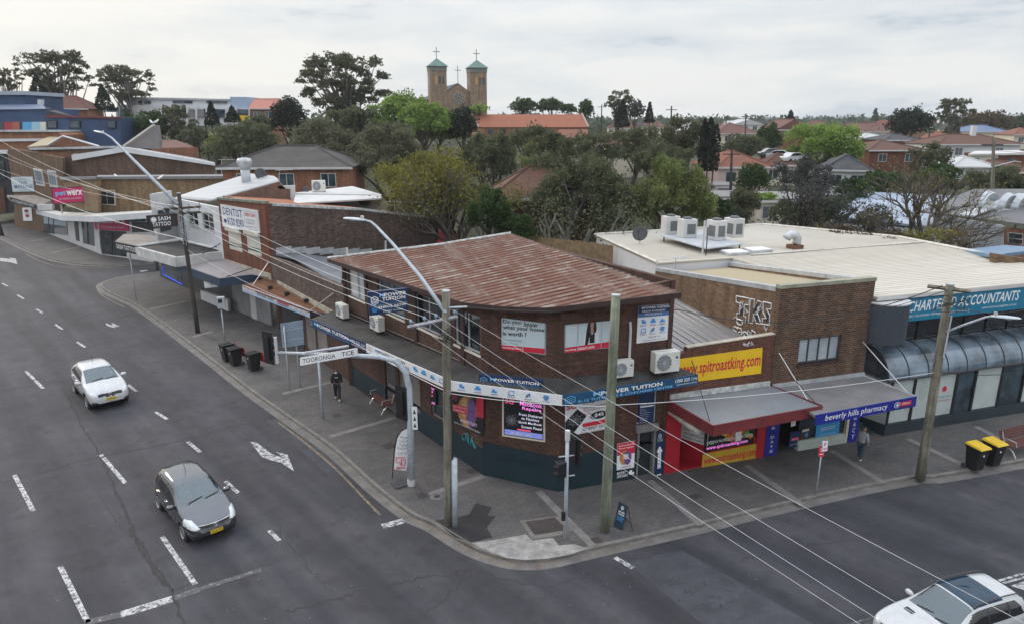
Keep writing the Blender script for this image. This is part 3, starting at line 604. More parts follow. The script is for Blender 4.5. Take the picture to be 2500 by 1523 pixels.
def corner_building():
    T=thing('corner_building','two storey dark brown brick corner building with a rusty low pitched roof','building',(-1.,31.,0.13))
    pl=plane3(G(1375,748,8.2),G(800,632,7.7),G(1247,571,9.0))
    px=[(800,632),(960,684),(1130,739),(1230,749),(1330,752),(1377,748),(1662,715),(1247,571),(1072,599)]
    R=[ray_plane(x,y,pl) for x,y in px]
    zr=lambda p:(pl[1]-pl[0][0]*p[0]-pl[0][1]*p[1])/pl[0][2]
    rb=MB(); rb.prism2(R,[p-np.array([0,0,.07]) for p in R],0); ribs(rb,R,TU,.42,.09,.05,0,pl)
    ro=rb.build('roof',R_rust,T,udir=TU)
    f=MB()
    for a,b in list(zip(R[:6],R[1:7]))+[(R[6],R[7])]:
        t=(b-a)[:2]/np.linalg.norm((b-a)[:2]); o=np.array([t[1],-t[0],0])*.03
        for z0,z1,k in ((-.34,.02,0.),):
            q=[a+o*1.2-[0,0,.2],b+o*1.2-[0,0,.2],b+o*1.2+[0,0,.015],a+o*1.2+[0,0,.015]]; q2=[p-o*2.4 for p in q]
            f.add([*q,*q2],[(0,1,2,3),(7,6,5,4),(0,4,5,1),(1,5,6,2),(2,6,7,3),(3,7,4,0)])
    f.build('fascia',M_brownp,T)
    cpz=MB()
    for a,b in ((R[0],R[8]),(R[8],R[7])):
        cpz.tube([a+[0,0,.03],b+[0,0,.03]],.09,6)
    cpz.build('ridge_capping',M_stain,ro)
    # upper storey
    w=MB()
    hs1=[W1.rect(q) for q in ([(851,658),(853,726),(888,672),(893,738)],[(923,681),(925,752),(985,702),(988,772)],[(1012,708),(1015,787),(1075,730),(1078,800)],[(1108,744),(1112,822),(1170,757),(1172,841)])]
    hs1=[(a,b,5.62,7.25) for a,b,c,e in hs1]
    h2=W2.rect([(1221,766),(1222,855),(1334,775),(1333,865)]); h3=W3.rect([(1379,774),(1377,864),(1497,757),(1493,848)])
    zt=lambda W,u:zr(W.P(u,0))-.09
    def topwall(W,u0,u1,holes):
        n=max(1,int((u1-u0)/3)); 
        wallholes(w,W,u0,u1,4.3,7.38,holes,.16)
        w.wpoly(W,[(u0,7.38),(u1,7.38),(u1,zt(W,u1)),(u0,zt(W,u0))],-.24,0)
    topwall(W1,0.,W1.L,hs1); topwall(W2,0,W2.L,[(h2[0],h2[1],h2[2],7.37)]); topwall(W3,0,W3.L,[(h3[0],h3[1],h3[2],7.37)])
    # rear and hidden sides
    back=[np.array([R[6][0]-.6,R[6][1]+.2]),R[7][:2]+np.array([0,-.5]),R[8][:2]+np.array([.2,-.3])]
    for a,b in ((Dc,back[1]),(back[1],back[2]),(back[2],Lc)):
        W=Wl(a,b); w.wpoly(W,[(0,.1),(W.L,.1),(W.L,zt(W,W.L)),(0,zt(W,0))],-.24,0)
    w.build('upper_wall',B_dark,T)
    pn=[M_curt,M_glassb,M_glass,M_glass]
    for i,h in enumerate(hs1):
        window(T,W1,h,pn[i],M_galv,(.5,),sill=M_cream)
    window(T,W2,(h2[0],h2[1],h2[2],7.37),M_lblue,M_galv,(.5,),fw=.05); window(T,W3,(h3[0],h3[1],h3[2],7.37),M_lblue,M_galv,(.3,.78),fw=.05)
    for i in (0,):
        c=MB(); h=hs1[i]; c.wbox(W1,h[0]+.08,h[0]+(h[1]-h[0])*.45,h[2]+.1,h[3]-.1,-.117,-.105); c.build('curtain',M_wht,T)
    # brown posts between the windows
    p=MB()
    for u in (.05,2.75,8.05,12.2): p.wbox(W1,u,u+.28,4.75,7.5,.0,.07)
    p.build('pilaster',M_brownp,T)
    # ground storey: brick over a dark teal plinth
    g=MB()
    holes1=[W1.rect([(875,820),(875,935),(903,840),(903,950)])]
    scr=W2.rect([(1222,958),(1223,1066),(1332,990),(1331,1078)])
    gs=[(4.55,5.75,.13,3.0),(6.1,8.3,1.0,2.9),(9.35,11.0,1.45,2.9)]
    wallholes(g,W1,0,W1.L,1.35,4.75,[(a,b,max(c,1.35),e) for a,b,c,e in gs],.2); wallholes(g,W2,0,W2.L,1.7,4.75,[],.2)
    door=W3.rect([(1560,1055),(1553,1168),(1597,1050),(1592,1160)]); dr=(door[0],door[1],.14,2.35); win=(3.55,4.45,2.65,4.2)
    wallholes(g,W3,0,W3.L,1.7,4.75,[win,(dr[0],dr[1],1.7,2.35)],.2)
    g.build('lower_wall',B_dark,T)
    q=MB(); wallholes(q,W1,0,W1.L,.1,1.35,[(gs[0][0],gs[0][1],.1,1.35),(gs[1][0],gs[1][1],1.0,1.35)],.2,off=.03); wallholes(q,W2,0,W2.L,.1,1.7,[],.2,off=.03); wallholes(q,W3,0,W3.L,.1,1.7,[(dr[0],dr[1],.1,1.7)],.2,off=.03)
    for u in (.65,1.75):
        for k in range(5): q.wbox(W2,u,u+.95,1.05+k*.06,1.085+k*.06,.03,.045)
    q.build('plinth',M_teal,T)
    # openings of the left front
    a,b,c,e=gs[0]; dd=MB(); dd.wbox(W1,a,b,c,e,-.18,-.12,1)
    for r in range(17):
        for k in range(9):
            u=a+.1+k*(b-a-.2)/9; z=.75+r*.125
            if r in (6,): continue
            dd.wbox(W1,u,u+.085,z,z+.07,-.12,-.112,0)
    dd.build('security_door',[M_blk,M_band],T)
    for h in gs[1:]:
        window(T,W1,h,M_ply if h is gs[1] else M_glass,M_band,(),fw=.07)
    dw=MB(); dw.wbox(W3,dr[0],dr[1],dr[2],dr[3],-.2,-.16); do=dw.build('entrance_door',M_glass,T)
    df=MB(); 
    for u0,u1 in ((dr[0]-.05,dr[0]+.03),(dr[1]-.03,dr[1]+.08)): df.wbox(W3,u0,u1,.14,2.35,-.16,.05)
    df.wbox(W3,dr[0]-.2,dr[1]+.1,2.35,2.62,-.1,.2); df.build('door_surround',M_band,T)
    hd=MB(); hd.tube([W3.P(dr[0]+.14,1.0,-.12),W3.P(dr[0]+.14,1.35,-.12)],.02); hd.build('handle',M_alu,do)
    window(T,W3,win,M_navy,M_galv,(),fw=.05)
    # canopy
    V=[G(758,779,4.2),G(1104,931,4.66),G(1373,966,4.8),G(1703,914,4.8)]
    end=WT.P(WT.hit(1652,886)[0],5.1); J=[np.array([*(Lc-W1.u*.0),4.32]),W1.P(W1.L,4.9),W3.P(0,5.15),np.array([*WT.P(5.35,0)[:2],5.05])]
    J[0]=np.array([*(Lc-W1.u*1.6),4.3])
    mb=MB(); n=4
    for i in range(3):
        t=[V[i],V[i+1],J[i+1],J[i]]; b_=[p-np.array([0,0,.42]) for p in (V[i],V[i+1])]+[np.array([*J[i+1][:2],V[i+1][2]-.42]),np.array([*J[i][:2],V[i][2]-.42])]
        mb.hexa(b_,t)
    mb.build('canopy',M_mem,T)
    # pale conduit along the canopy's back edge
    cb=MB(); cb.tube([W1.P(.3,4.52,.03),W1.P(6,4.75,.03),W1.P(12,4.95,.03)],.025,5); cb.build('conduit',M_band,T)
    dp=MB(); dp.tube([WT.P(3.0,5.15,.09),WT.P(3.0,6.9,.09),WT.P(3.0,7.25,.02)],.055,8); dp.build('downpipe',M_wht,T)
    return T,V,R
CB,CV,CR=corner_building()
def up(p,h): return np.array(p)-np.array([0,0,h])
def fas(A,B,s0,s1,h0=.42,h1=.42,off=.035):
    A,B=np.array(A),np.array(B); t=(B-A)[:2]/np.linalg.norm((B-A)[:2]); o=np.array([t[1],-t[0],0])*off
    a=A+(B-A)*s0+o; b=A+(B-A)*s1+o; h0_=h0; return [a+[0,0,.03],a-[0,0,h0],b+[0,0,.03],b-[0,0,h1]]
W_,K_,B_,N_=M_wink,M_ink,M_bink,M_nink
M_mlite=plain('pale_blue_lettering',(.2,.5,.85),.5,0)
board('awning_sign','long navy board on the canopy edge facing the main road with white capital lettering','sign',fas(CV[0],CV[1],0,.472),M_navy,
  hexlogo(.03,.55,.022,.36,.02,M_mlite)+[('t','M',.085,.145,.42,.86,.03,0,M_mlite),('t','POWER TUITION',.15,.72,.4,.84,.03,0,W_),('t','K-12 TUTORING & COACHING CENTRE',.17,.72,.1,.28,.005,0,B_),('t','1300 225 114',.76,.985,.5,.82,.01,0,W_),('t','mpowertuition.com.au',.77,.985,.14,.34,.005,0,W_)])
board('awning_sign','white board on the canopy edge behind the wooden pole with black lettering and blue icons','sign',fas(CV[0],CV[1],.474,1.),M_wsign,
  hexlogo(.05,.5,.03,.34,.02,M_gink)+[('t','M',.13,.17,.6,.86,.01,0,M_bink),('t','POWER TUITION',.175,.5,.58,.84,.01,0,K_),('t','K-12 TUTORING',.15,.55,.14,.46,.02,0,N_)]+sum([icon(.62+.095*k,.62,.028,.26,k,M_bink,'',N_) for k in range(4)],[]))
board('awning_sign','white board on the chamfered canopy edge with six blue subject icons','sign',fas(CV[1],CV[2],.003,1.,.40,.40),M_wsign,
  sum([icon(.09+.155*k,.62,.03,.24,k,M_bink,['MATHS','ENGLISH','CHEMISTRY','PHYSICS','BIOLOGY','OTHER SUBJECTS'][k],N_) for k in range(6)],[]))
M_tealsg=plain('teal_navy_board',(.012,.07,.15),.45,.3,.7)
board('awning_sign','teal and navy board on the canopy edge facing the side street with white lettering','sign',fas(CV[2],CV[3],.003,1.),M_tealsg,
  hexlogo(.05,.5,.04,.34,.022,M_mlite)+[('t','M',.21,.26,.5,.87,.03,0,M_mlite),('t','POWER TUITION',.265,.72,.47,.85,.035,0,W_),('t','K-12 TUTORING & COACHING CENTRE',.105,.8,.12,.36,.015,0,M_mlite),('t','1300 225 114',.82,.99,.52,.84,.015,0,W_),('t','mpowertuition.com.au',.83,.99,.2,.38,.005,0,W_)])
# raised sign standing on the canopy over the chamfer
t2=(CV[2]-CV[1]); a=CV[1]+t2*.19; 
Wr=Wl(CV[1][:2]-W2.n*.25,CV[2][:2]-W2.n*.25)
board('canopy_sign','small navy box sign standing up on the chamfered canopy above the white board','sign',corners(Wr,[(1169,915),(1170,940),(1321,930),(1320,957)]),M_navy,
  hexlogo(.08,.5,.06,.38,.022,M_mlite)+[('t','M',.19,.26,.6,.88,.02,0,M_mlite),('t','POWER TUITION',.265,.97,.6,.88,.025,0,W_),('t','K-12 TUTORING & COACHING CENTRE',.19,.97,.38,.52,.0,0,B_),('t','1300 225 114',.2,.46,.1,.28,.01,0,W_),('t','mpowertuition.com.au',.52,.97,.08,.28,.01,0,W_)],th=.22)
# projecting blade sign of the main road front
def blade():
    p=PD(890,705,31.2); A=G(*d(888,706),6.9); c=[PD(887,706,30.4),PD(891,757,30.4),PD(981,696,30.9),PD(980,745,30.9)]
    board('blade_sign','navy double panel sign hung out from the first floor over the canopy reading enrol now','sign',c,M_navy,
     hexlogo(.14,.62,.1,.2,.035,W_)+[('t','M',.27,.38,.76,.93,.02,0,M_mlite),('t','POWER',.39,.97,.76,.93,.03,0,W_),('t','TUITION',.33,.94,.56,.73,.03,0,W_),('t','K-12 TUTORING & COACHING CENTRE',.04,.98,.435,.49,.0,0,B_),('r',0,1,.385,.395,M_lblue)]+hexlogo(.12,.2,.07,.12,.03,B_)+[('t','ENROL NOW',.23,.97,.225,.35,.03,0,W_),('t','REACH ACADEMIC EXCELLENCE',.24,.97,.145,.19,.0,0,B_),('t','EXPERT TUTORS',.35,.88,.04,.11,.01,0,W_)],th=.18,frame=(M_navy,.05))
blade()
board('window_poster','pale blue poster filling the chamfer window asking what your home is worth','poster',[W2.P(*W2.hit(x,y,-.075),-.075) for x,y in [(1225,775),(1225,853),(1331,783),(1330,862)]],M_lblue,
  [('t','Do you',.03,.44,.8,.95,.02,0,K_),('t','know',.53,.83,.78,.93,.02,0,K_),('t','what your home',.03,.985,.62,.78,.02,0,K_),('t','is worth ?',.03,.58,.46,.6,.02,0,K_),('t','Tiana Dimitrakas',.03,.48,.30,.36,.005,0,M_gink),('t','0432 596 416',.03,.36,.2,.25,0,0,M_gink),('r',0,.49,.0,.155,M_redsign),('r',.51,1,0,.155,M_redsign),('t','hockingstuart',.03,.47,.045,.115,.01,0,W_)],th=.01)
M_hair=plain('poster_dark_hair',(.012,.01,.01),.5,0); M_blaz=plain('poster_white_blazer',(.62,.66,.68),.5,0)
board('window_poster','pale blue poster in the side street window showing a woman in a white blazer','poster',[W3.P(*W3.hit(x,y,-.075),-.075) for x,y in [(1381,781),(1379,861),(1493,765),(1490,846)]],M_lblue,
  [('p',[(.40,.18),(.40,.45),(.46,.62),(.55,.66),(.64,.62),(.72,.5),(.74,.18)],M_blaz),('p',[(.43,.14),(.45,.5),(.475,.75),(.50,.86),(.55,.91),(.61,.90),(.66,.82),(.68,.62),(.67,.5),(.55,.48),(.52,.35),(.50,.18)],M_hair),('c',.578,.755,.042,.085,M_skin),('p',[(.545,.7),(.6,.7),(.62,.5),(.55,.5)],M_skin),('p',[(.53,.2),(.53,.5),(.58,.46),(.64,.5),(.64,.2)],M_hair),('r',0,1,.0,.165,M_redsign),('t','hocking',.01,.24,.035,.115,.01,0,W_),('t','stuart.com',.29,.64,.035,.125,.01,0,W_),('r',.265,.28,0,1,M_galv),('r',.78,.795,0,1,M_galv)],th=.01)
board('wall_sign','white and navy panel at the right end of the upper wall over the air units','sign',corners(W3,[(1559,748),(1554,838),(1636,743),(1631,828)],.03),M_wsign,
  [('r',0,1,.8,1,M_navy),('r',0,1,.7,.8,plain('mid_blue_sign',(.06,.16,.36),.4,.2,2.)),('t','MPOWER TUITION',.1,.99,.92,.975,.01,0,W_),('t','REACH ACADEMIC',.12,.86,.83,.88,0,0,W_),('t','EXCELLENCE',.22,.75,.745,.8,0,0,W_)]+sum([icon(.18+.3*(k%3),.58-.24*(k//3),.085,.065,k,M_bink,['MATHS','ENGLISH','CHEMISTRY','PHYSICS','BIOLOGY','SUBJECTS'][k],N_) for k in range(6)],[])+[('t','1300 225 114',.35,.72,.125,.165,.01,0,K_),('t','mpowertuition.com.au',.18,.88,.045,.085,.01,0,K_)],th=.03)
# ---------------------------------------------------------------- posters and plates of the corner building's ground storey
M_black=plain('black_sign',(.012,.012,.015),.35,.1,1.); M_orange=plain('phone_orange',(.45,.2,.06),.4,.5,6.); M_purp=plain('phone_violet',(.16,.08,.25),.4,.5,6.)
board('shop_poster','black and red phone repair poster on the left wall by the wooden pole','poster',corners(W1,[(1103,960),(1103,1030),(1181,968),(1180,1064)],.04),M_black,
 [('r',.78,1,.46,1.,M_redsign),('t','SG',.02,.16,.8,.96,.02,0,M_redsign),('c',.5,.52,.3,.46,M_orange),('c',.62,.5,.16,.42,M_purp),('c',.42,.6,.1,.3,plain('phone_gold',(.5,.33,.14),.4,.5,9.)),('r',.04,.5,.42,.66,M_redsign),('t','Repairs while you wait',.06,.48,.56,.63,0,0,W_),('t','Cracked Screen',.08,.44,.46,.53,0,0,W_),('t','(02)89571077',.3,.82,.15,.26,.01,0,W_),('t','Sydney Mobile Phone Repairs',.1,.92,.03,.1,0,0,W_)],th=.05)
M_scrblue=emit('screen_blue',(.25,.3,.75),.22); M_scrw=emit('screen_white',(.75,.75,.9),.5); M_scrp=emit('screen_pink',(.9,.25,.75),.75); M_scrr=emit('screen_red',(.75,.1,.2),.5)
crk=[('l',[(.2+.0*k,.42),(.2+.15*math.cos(k*.7),.42+.14*math.sin(k*.7))],.012,M_galv) for k in range(9)]+[('l',[(.2+r*math.cos(k*.7),.42+r*math.sin(k*.7)) for k in range(10)],.01,M_galv) for r in (.05,.1)]
board('display_screen','lit window screen on the chamfer advertising laptop repairs in white and pink letters','screen',corners(W2,[(1230,968),(1230,1060),(1327,983),(1327,1074)],.03),M_black,
 [('r',.02,.98,.02,.16,M_scrblue),('p',[(.02,.5),(.32,.62),(.38,.3),(.08,.22)],plain('laptop_grey',(.03,.035,.045),.3,.1,2.))]+crk+[('t','SG',.04,.26,.85,.97,.02,0,M_scrr),('t','MacBook',.42,.98,.86,.98,.02,0,M_scrp),('t','Repairs',.48,.95,.73,.84,.02,0,M_scrp),('t','From Shattered',.4,.98,.59,.66,.01,0,M_scrw),('t','to Flawless',.46,.9,.49,.56,.01,0,M_scrw),('t','Quick MacBook',.38,.97,.38,.45,.01,0,M_scrw),('t','Screen Fixes!',.46,.97,.27,.34,.01,0,M_scrw),('r',.36,.7,.19,.23,M_scrr),('t','02 8957 1077',.2,.72,.05,.13,.01,0,W_)],th=.04,frame=(M_cream,.07))
board('window_screen','small lit pink screen in the left wall window beside the signal mast','screen',[W1.P(*W1.hit(x,y,-.05),-.05) for x,y in [(1031,918),(1032,980),(1063,931),(1064,990)]],M_black,
 [('t','REPAIRS',.05,.95,.8,.93,.02,0,M_scrw),('t','iPhone',.1,.9,.62,.74,.02,0,M_scrp),('t','iPad',.2,.8,.5,.58,.02,0,M_scrp),('r',.15,.8,.34,.42,M_scrr),('r',.2,.7,.24,.3,M_scrblue),('t','OPEN 7 DAYS',.04,.96,.04,.14,.02,0,M_scrp)],th=.02)
board('wall_poster','white laptop repairs poster partly behind the greenish pole with a forty five dollar bubble','poster',corners(W3,[(1380,985),(1380,1065),(1484,960),(1482,1046)],.04),M_wsign,
 [('p',[(.0,.45),(.28,.76),(.5,.5),(.22,.1),(0,.1)],M_black)]+[('l',[(.22,.45),(.22+.22*math.cos(k*.63),.45+.2*math.sin(k*.63))],.012,M_galv) for k in range(10)]+[('l',[(.22+r*math.cos(k*.63),.45+r*math.sin(k*.63)) for k in range(11)],.01,M_galv) for r in (.07,.14)]+[('t','SG',.03,.25,.8,.95,.02,0,M_redsign),('t','Repairs',.42,.98,.84,.99,.02,0,K_),('t','From Shattered to Flawless',.42,.98,.72,.78,0,0,K_),('t','Quick MacBook Screen',.42,.98,.63,.69,0,0,M_rink),('t','Fixes!',.42,.58,.55,.61,0,0,M_rink),('c',.78,.47,.2,.11,M_ink),('t','$45',.68,.9,.42,.53,.02,0,W_),('r',.4,1,.2,.31,M_redsign),('t','02 8957 1077',.4,.98,.09,.17,.01,0,K_),('t','485 King Georges Road Beverly Hills',.34,1,.02,.06,0,0,K_)],th=.03)
board('wall_poster','red phone repair poster on the teal wall left of the glass entrance door','poster',corners(W3,[(1507,1083),(1506,1147),(1551,1075),(1548,1140)],.06),M_wsign,
 [('r',0,1,.55,1,M_redsign),('c',.4,.45,.26,.28,M_orange),('c',.6,.42,.22,.27,M_purp),('t','Sydney Mobile',.08,.92,.86,.94,.01,0,W_),('t','Phone Repairs',.08,.92,.76,.84,.01,0,W_),('r',.36,.62,.38,.56,M_wsign),('t','SG',.39,.6,.41,.53,.01,0,M_redsign),('t','(02)89571077',.2,.8,.05,.11,.01,0,K_)],th=.03)
board('wall_lettering','white entry upstairs lettering on the teal wall below the red phone poster','lettering',corners(W3,[(1506,1152),(1505,1168),(1550,1142),(1548,1158)],.045),M_teal,
 [('t','ENTRY',.02,.5,.55,.95,.02,0,W_),('t','UPSTAIRS',.02,.62,.05,.45,.02,0,W_),('p',[(.68,.3),(.98,.1),(.98,.5),(.85,.5),(.85,.9),(.7,.8)],W_)],th=.012)
board('door_sign','narrow navy level two sign with a white up arrow beside the entrance','sign',corners(W3,[(1602,1056),(1598,1166),(1621,1052),(1617,1161)],.06),M_navy,
 hexlogo(.5,.92,.2,.05,.02,M_lblue)+[('t','MPOWER',.15,.85,.835,.86,0,0,W_),('t','TUITION',.15,.85,.8,.825,0,0,W_),('p',[(.1,.57),(.9,.57),(.5,.7)],W_),('r',.3,.7,.2,.57,W_)]+[('t',ch,.4,.6,.51-.075*i,.55-.075*i,.01,0,N_) for i,ch in enumerate('LEVEL')]+[('c',.35,.06,.12,.022,W_),('c',.65,.06,.12,.022,W_)],th=.03)
board('window_sign','navy list of tutoring subjects in the window over the entrance door','sign',[W3.P(*W3.hit(x,y,-.06),-.06) for x,y in [(1561,985),(1559,1041),(1598,980),(1595,1036)]],M_navy,
 [('t','MPOWER TUITION',.05,.95,.92,.97,0,0,W_),('r',.05,.95,.83,.88,W_)]+[('t',s,.05,.05+.045*len(s)*.8,.72-.08*i,.755-.08*i,0,0,W_) for i,s in enumerate(['Enrol Now','K-12 Tutoring','Maths English Physics','Chemistry Biology','Coaching Classes','Selective Test','OC High School','HSC Classes'])],th=.02)
def graffiti(name,label,W,org,w,h,off,mat,seed,n,parent=None,lw=.05):
    rnd=random.Random(seed); mb=MB(); u0,z0=org
    for k in range(n):
        cx=u0+w*(k+.5)/n; p=[]
        for j in range(7): p.append((cx+rnd.uniform(-.62,.62)*w/n,z0+h*rnd.uniform(0,1)))
        P=[W.P(a,b,off+.002*k) for a,b in smooth_line(p,4)]
        mb.tube(P,lw*.5,4)
    o=mb.build(name,mat); return tag(o,label,'graffiti')
M_gteal=plain('teal_spray_paint',(.03,.32,.36),.6,0)
graffiti('graffiti_tag','small turquoise scrawl sprayed on the dark plinth under the phone poster',W1,(W1.hit(1130,1075)[0],1.15),1.1,.55,.035,M_gteal,4,4,lw=.03)
# ---------------------------------------------------------------- air conditioners (one kind, copied)
def cond_proto(W_=.82,H_=.6,D_=.3):
    T=thing('air_conditioner','','air conditioner',(0,0,0))
    c=MB(); c.box((0,0,.06+H_/2),(W_,D_,H_)); c.build('casing',M_acw,T,bevel=.012)
    g=MB(); cx,cz=-.12,.06+H_/2
    for r in (.05,.10,.15,.2,.24): 
        g.tube([(cx+r*math.cos(a),-D_/2-.012,cz+r*math.sin(a)) for a in np.linspace(0,2*math.pi,21)],.006,4,cap=False)
    for a in np.linspace(0,math.pi,7)[:-1]: g.tube([(cx+.24*math.cos(a),-D_/2-.014,cz+.24*math.sin(a)),(cx-.24*math.cos(a),-D_/2-.014,cz-.24*math.sin(a))],.006,4)
    g.build('fan_guard',M_galv,T)
    f=MB(); f.disc((cx,-D_/2-.004,cz),(0,-1,0),.245,24,0,.012); f.build('fan',M_acg,T)
    b=MB(); b.box((.3,-D_/2-.006,.06+H_*.72),(.07,.012,.05)); b.build('badge',M_blk,T)
    for s in (-.3,.3):
        k=MB(); k.box((s,0,.03),(.06,D_+.06,.06)); k.build('foot',M_blk,T)
    return T
AC=cond_proto()
rzT=math.atan2(TU[1],TU[0]); rz1=math.atan2(W1.u[1],W1.u[0])
def face(p,z): return tuple(p[:2])+(z,)
acs=[(W1.P(.75,0,.55),4.42,rz1,1.25,'white air unit on the canopy next to the low rusty awning'),(W1.P(5.0,0,.5),4.68,rz1,1.25,'white air unit on the canopy below the end of the pole crossarm'),(WT.P(2.55,0,.35),5.02,rzT,1.15,'white air unit on the canopy half hidden behind the greenish pole'),(WT.P(4.5,0,.38),5.02,rzT,1.45,'larger white air unit on the canopy under the white and navy wall panel')]
for i,(p,z,r,s,lab) in enumerate(acs):
    o=AC if i==0 else copy_tree(AC); o.location=face(p,z); o.rotation_euler=(0,0,r); o.scale=(s*.95,s,s); o['label']=lab; o['group']='air units standing on the canopy'
# ---------------------------------------------------------------- spit roast shop
def spit_shop():
    T=thing('takeaway_shop','low red brick takeaway shop with red painted front and maroon awning','shop',tuple(WT.P(7.5,.1,-2)))
    w=MB(); w.wpoly(WT,[(5.02,3.1),(10.17,3.1),(10.17,6.02),(5.75,5.84),(5.75,5.66),(5.02,5.62)],-.25,0); w.build('parapet_wall',B_shop,T)
    cp_=MB(); cp_.wpoly(WT,[(5.78,5.842),(10.17,6.022),(10.17,6.06),(5.78,5.88)],-.27,.02); cp_.build('coping',M_sandm,T)
    fl=MB(); fl.wbox(WT,5.05,10.12,3.62,3.86,.0,.07); fl.build('flashing',M_stain,T)
    r=MB(); q=[WT.P(5.1,5.2,-.25),WT.P(10.15,5.2,-.25),WT.P(10.15,5.75,-9.5),WT.P(5.1,5.75,-9.5)]; r.prism2(q,[p-np.array([0,0,.08]) for p in q])
    pl=plane3(q[0],q[1],q[2]); ribs(r,q,-TN,.42,.08,.045,0,pl); r.build('roof',R_grey,T,udir=tuple(-TN))
    # shopfront
    for u0,u1,d in ((4.98,5.72,.05),(9.72,10.18,.05)):
        p=MB(); p.wbox(WT,u0,u1,.12,3.15,-.3,d); p.build('pillar',M_redp,T)
    s=MB(); s.wbox(WT,7.15,9.72,.12,1.15,-.12,.0); s.wbox(WT,5.72,9.72,.12,.17,-1.3,.02)
    s.hexa([WT.P(6.35,.17,-1.25),WT.P(7.15,.17,0),WT.P(7.15,.17,-.12),WT.P(6.35,.17,-1.37)],[WT.P(6.35,1.1,-1.25),WT.P(7.15,1.1,0),WT.P(7.15,1.1,-.12),WT.P(6.35,1.1,-1.37)]); s.build('stall_riser',M_redp,T)
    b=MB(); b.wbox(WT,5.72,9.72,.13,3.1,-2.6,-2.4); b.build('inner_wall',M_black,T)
    d_=MB(); d_.wbox(WT,5.75,6.35,.17,2.7,-1.4,-1.3); dd=d_.build('shop_door',M_glass,T)
    e=MB()
    for u in (5.75,6.28): e.wbox(WT,u,u+.07,.17,2.7,-1.3,-1.24)
    for z in (.6,1.0,1.4,1.8,2.2): e.wbox(WT,5.85,6.25,z,z+.12,-1.29,-1.27)
    e.build('door_frame',M_galv,dd)
    g=MB(); g.wbox(WT,7.15,9.72,1.15,2.75,-.10,-.06); g.build('shop_window',M_glass,T)
    sf=MB(); sf.wbox(WT,5.0,10.2,3.0,3.1,-2.5,2.2); sf.build('soffit',M_sandm,T)
    # awning box with fascia
    A=[G(1741,1037,3.6),G(2007,989,3.6)]; Bk=[WT.P(5.02,3.62,.02),WT.P(10.25,3.62,.02)]
    t=MB(); ins=[A[0]+(Bk[0]-A[0])*.02,A[1]+(Bk[1]-A[1])*.02]; t.prism2([A[0]-[0,0,.06],A[1]-[0,0,.06],Bk[1]-[0,0,.02],Bk[0]-[0,0,.02]],[A[0]-[0,0,.14],A[1]-[0,0,.14],Bk[1]-[0,0,.14],Bk[0]-[0,0,.14]]); t.build('awning_roof',M_awn2,T)
    f=MB()
    for a,b_ in ((Bk[0],A[0]),(A[0],A[1]),(A[1],Bk[1])):
        tt=(b_-a)[:2]/np.linalg.norm((b_-a)[:2]); o=np.array([tt[1],-tt[0],0])*.05
        q=[a-[0,0,.46],b_-[0,0,.46],b_,a]; f.add([*[p+o for p in q],*[p-o*.2 for p in q]],[(0,1,2,3),(7,6,5,4),(0,4,5,1),(1,5,6,2),(2,6,7,3),(3,7,4,0)])
    f.build('awning_fascia',M_maroon,T)
    for p,q in ((WT.P(6.0,5.3,.02),A[0]+(Bk[0]-A[0])*.12+(A[1]-A[0])*.02),(WT.P(10.0,5.2,.02),A[1]+(Bk[1]-A[1])*.12)):
        k=MB(); k.tube([p,q],.018,5); k.build('stay_rod',M_brownp,T)
    board('shop_sign','yellow banner with red web address on the brick parapet','sign',corners(WT,[(1652,877),(1650,937),(1862,848),(1858,911)],.04),M_yel,[('t','www.spitroastking.com',.02,.985,.18,.8,.022,.12,M_rink)],th=.03)
    board('shop_banner','darker yellow cloth banner with red web address under the shop window','banner',corners(WT,[(1716,1108),(1713,1146),(1848,1082),(1845,1123)],.05),M_yeld,[('t','www.spitroastking.com',.03,.985,.18,.78,.02,.12,M_rink)],th=.02)
    cols=[M_orange,plain('carrot_orange',(.6,.16,.02),.4,.3,8.),plain('lettuce_green',(.1,.35,.05),.4,.4,8.),plain('tomato_red',(.5,.03,.02),.4,.3,8.),plain('corn_yellow',(.6,.45,.05),.4,.3,8.),M_black]
    rnd=random.Random(8); it=[]
    for k in range(30):
        s,t=rnd.uniform(.05,.95),rnd.uniform(.3,.95); it.append(('p',[(s+rnd.uniform(.03,.1)*math.cos(a),t+rnd.uniform(.06,.2)*math.sin(a)) for a in np.linspace(0,5.5,6)],cols[rnd.randrange(6)]))
    it+= [('r',.6,.72,.25,.9,M_wsign),('t','CATERING PACKAGES FOR ALL OCCASIONS',.03,.95,.34,.46,.01,0,W_),('t','www.spitroastking.com',.03,.85,.08,.26,.01,.2,M_scrp)]
    board('window_graphic','colourful food graphic filling the takeaway shop window above the yellow banner','poster',corners(WT,[(1721,1043),(1718,1104),(1842,1022),(1840,1080)],.005),M_black,it,th=.02)
    c=[WT.P(6.42,2.62,-1.12),WT.P(6.42,1.12,-1.12),WT.P(7.13,2.62,.02),WT.P(7.13,1.12,.02)]
    board('price_board','white board of black catering lines on the slanted side of the shop entrance','sign',c,M_wsign,[('t',s,.15,.85,.86-.135*i,.93-.135*i,.0,0,K_) for i,s in enumerate(['Conferences','Corporate Functions','Funerals','Spit Roast','Roast & Rolls Pack','Hot Carved & Delivered','Packages Available'])],th=.04)
spit_shop()
graffiti('graffiti_tag','small white letters sprayed on top of the takeaway shop parapet',WT,(8.55,5.62),.55,.22,.01,M_wsign,9,3,lw=.02)
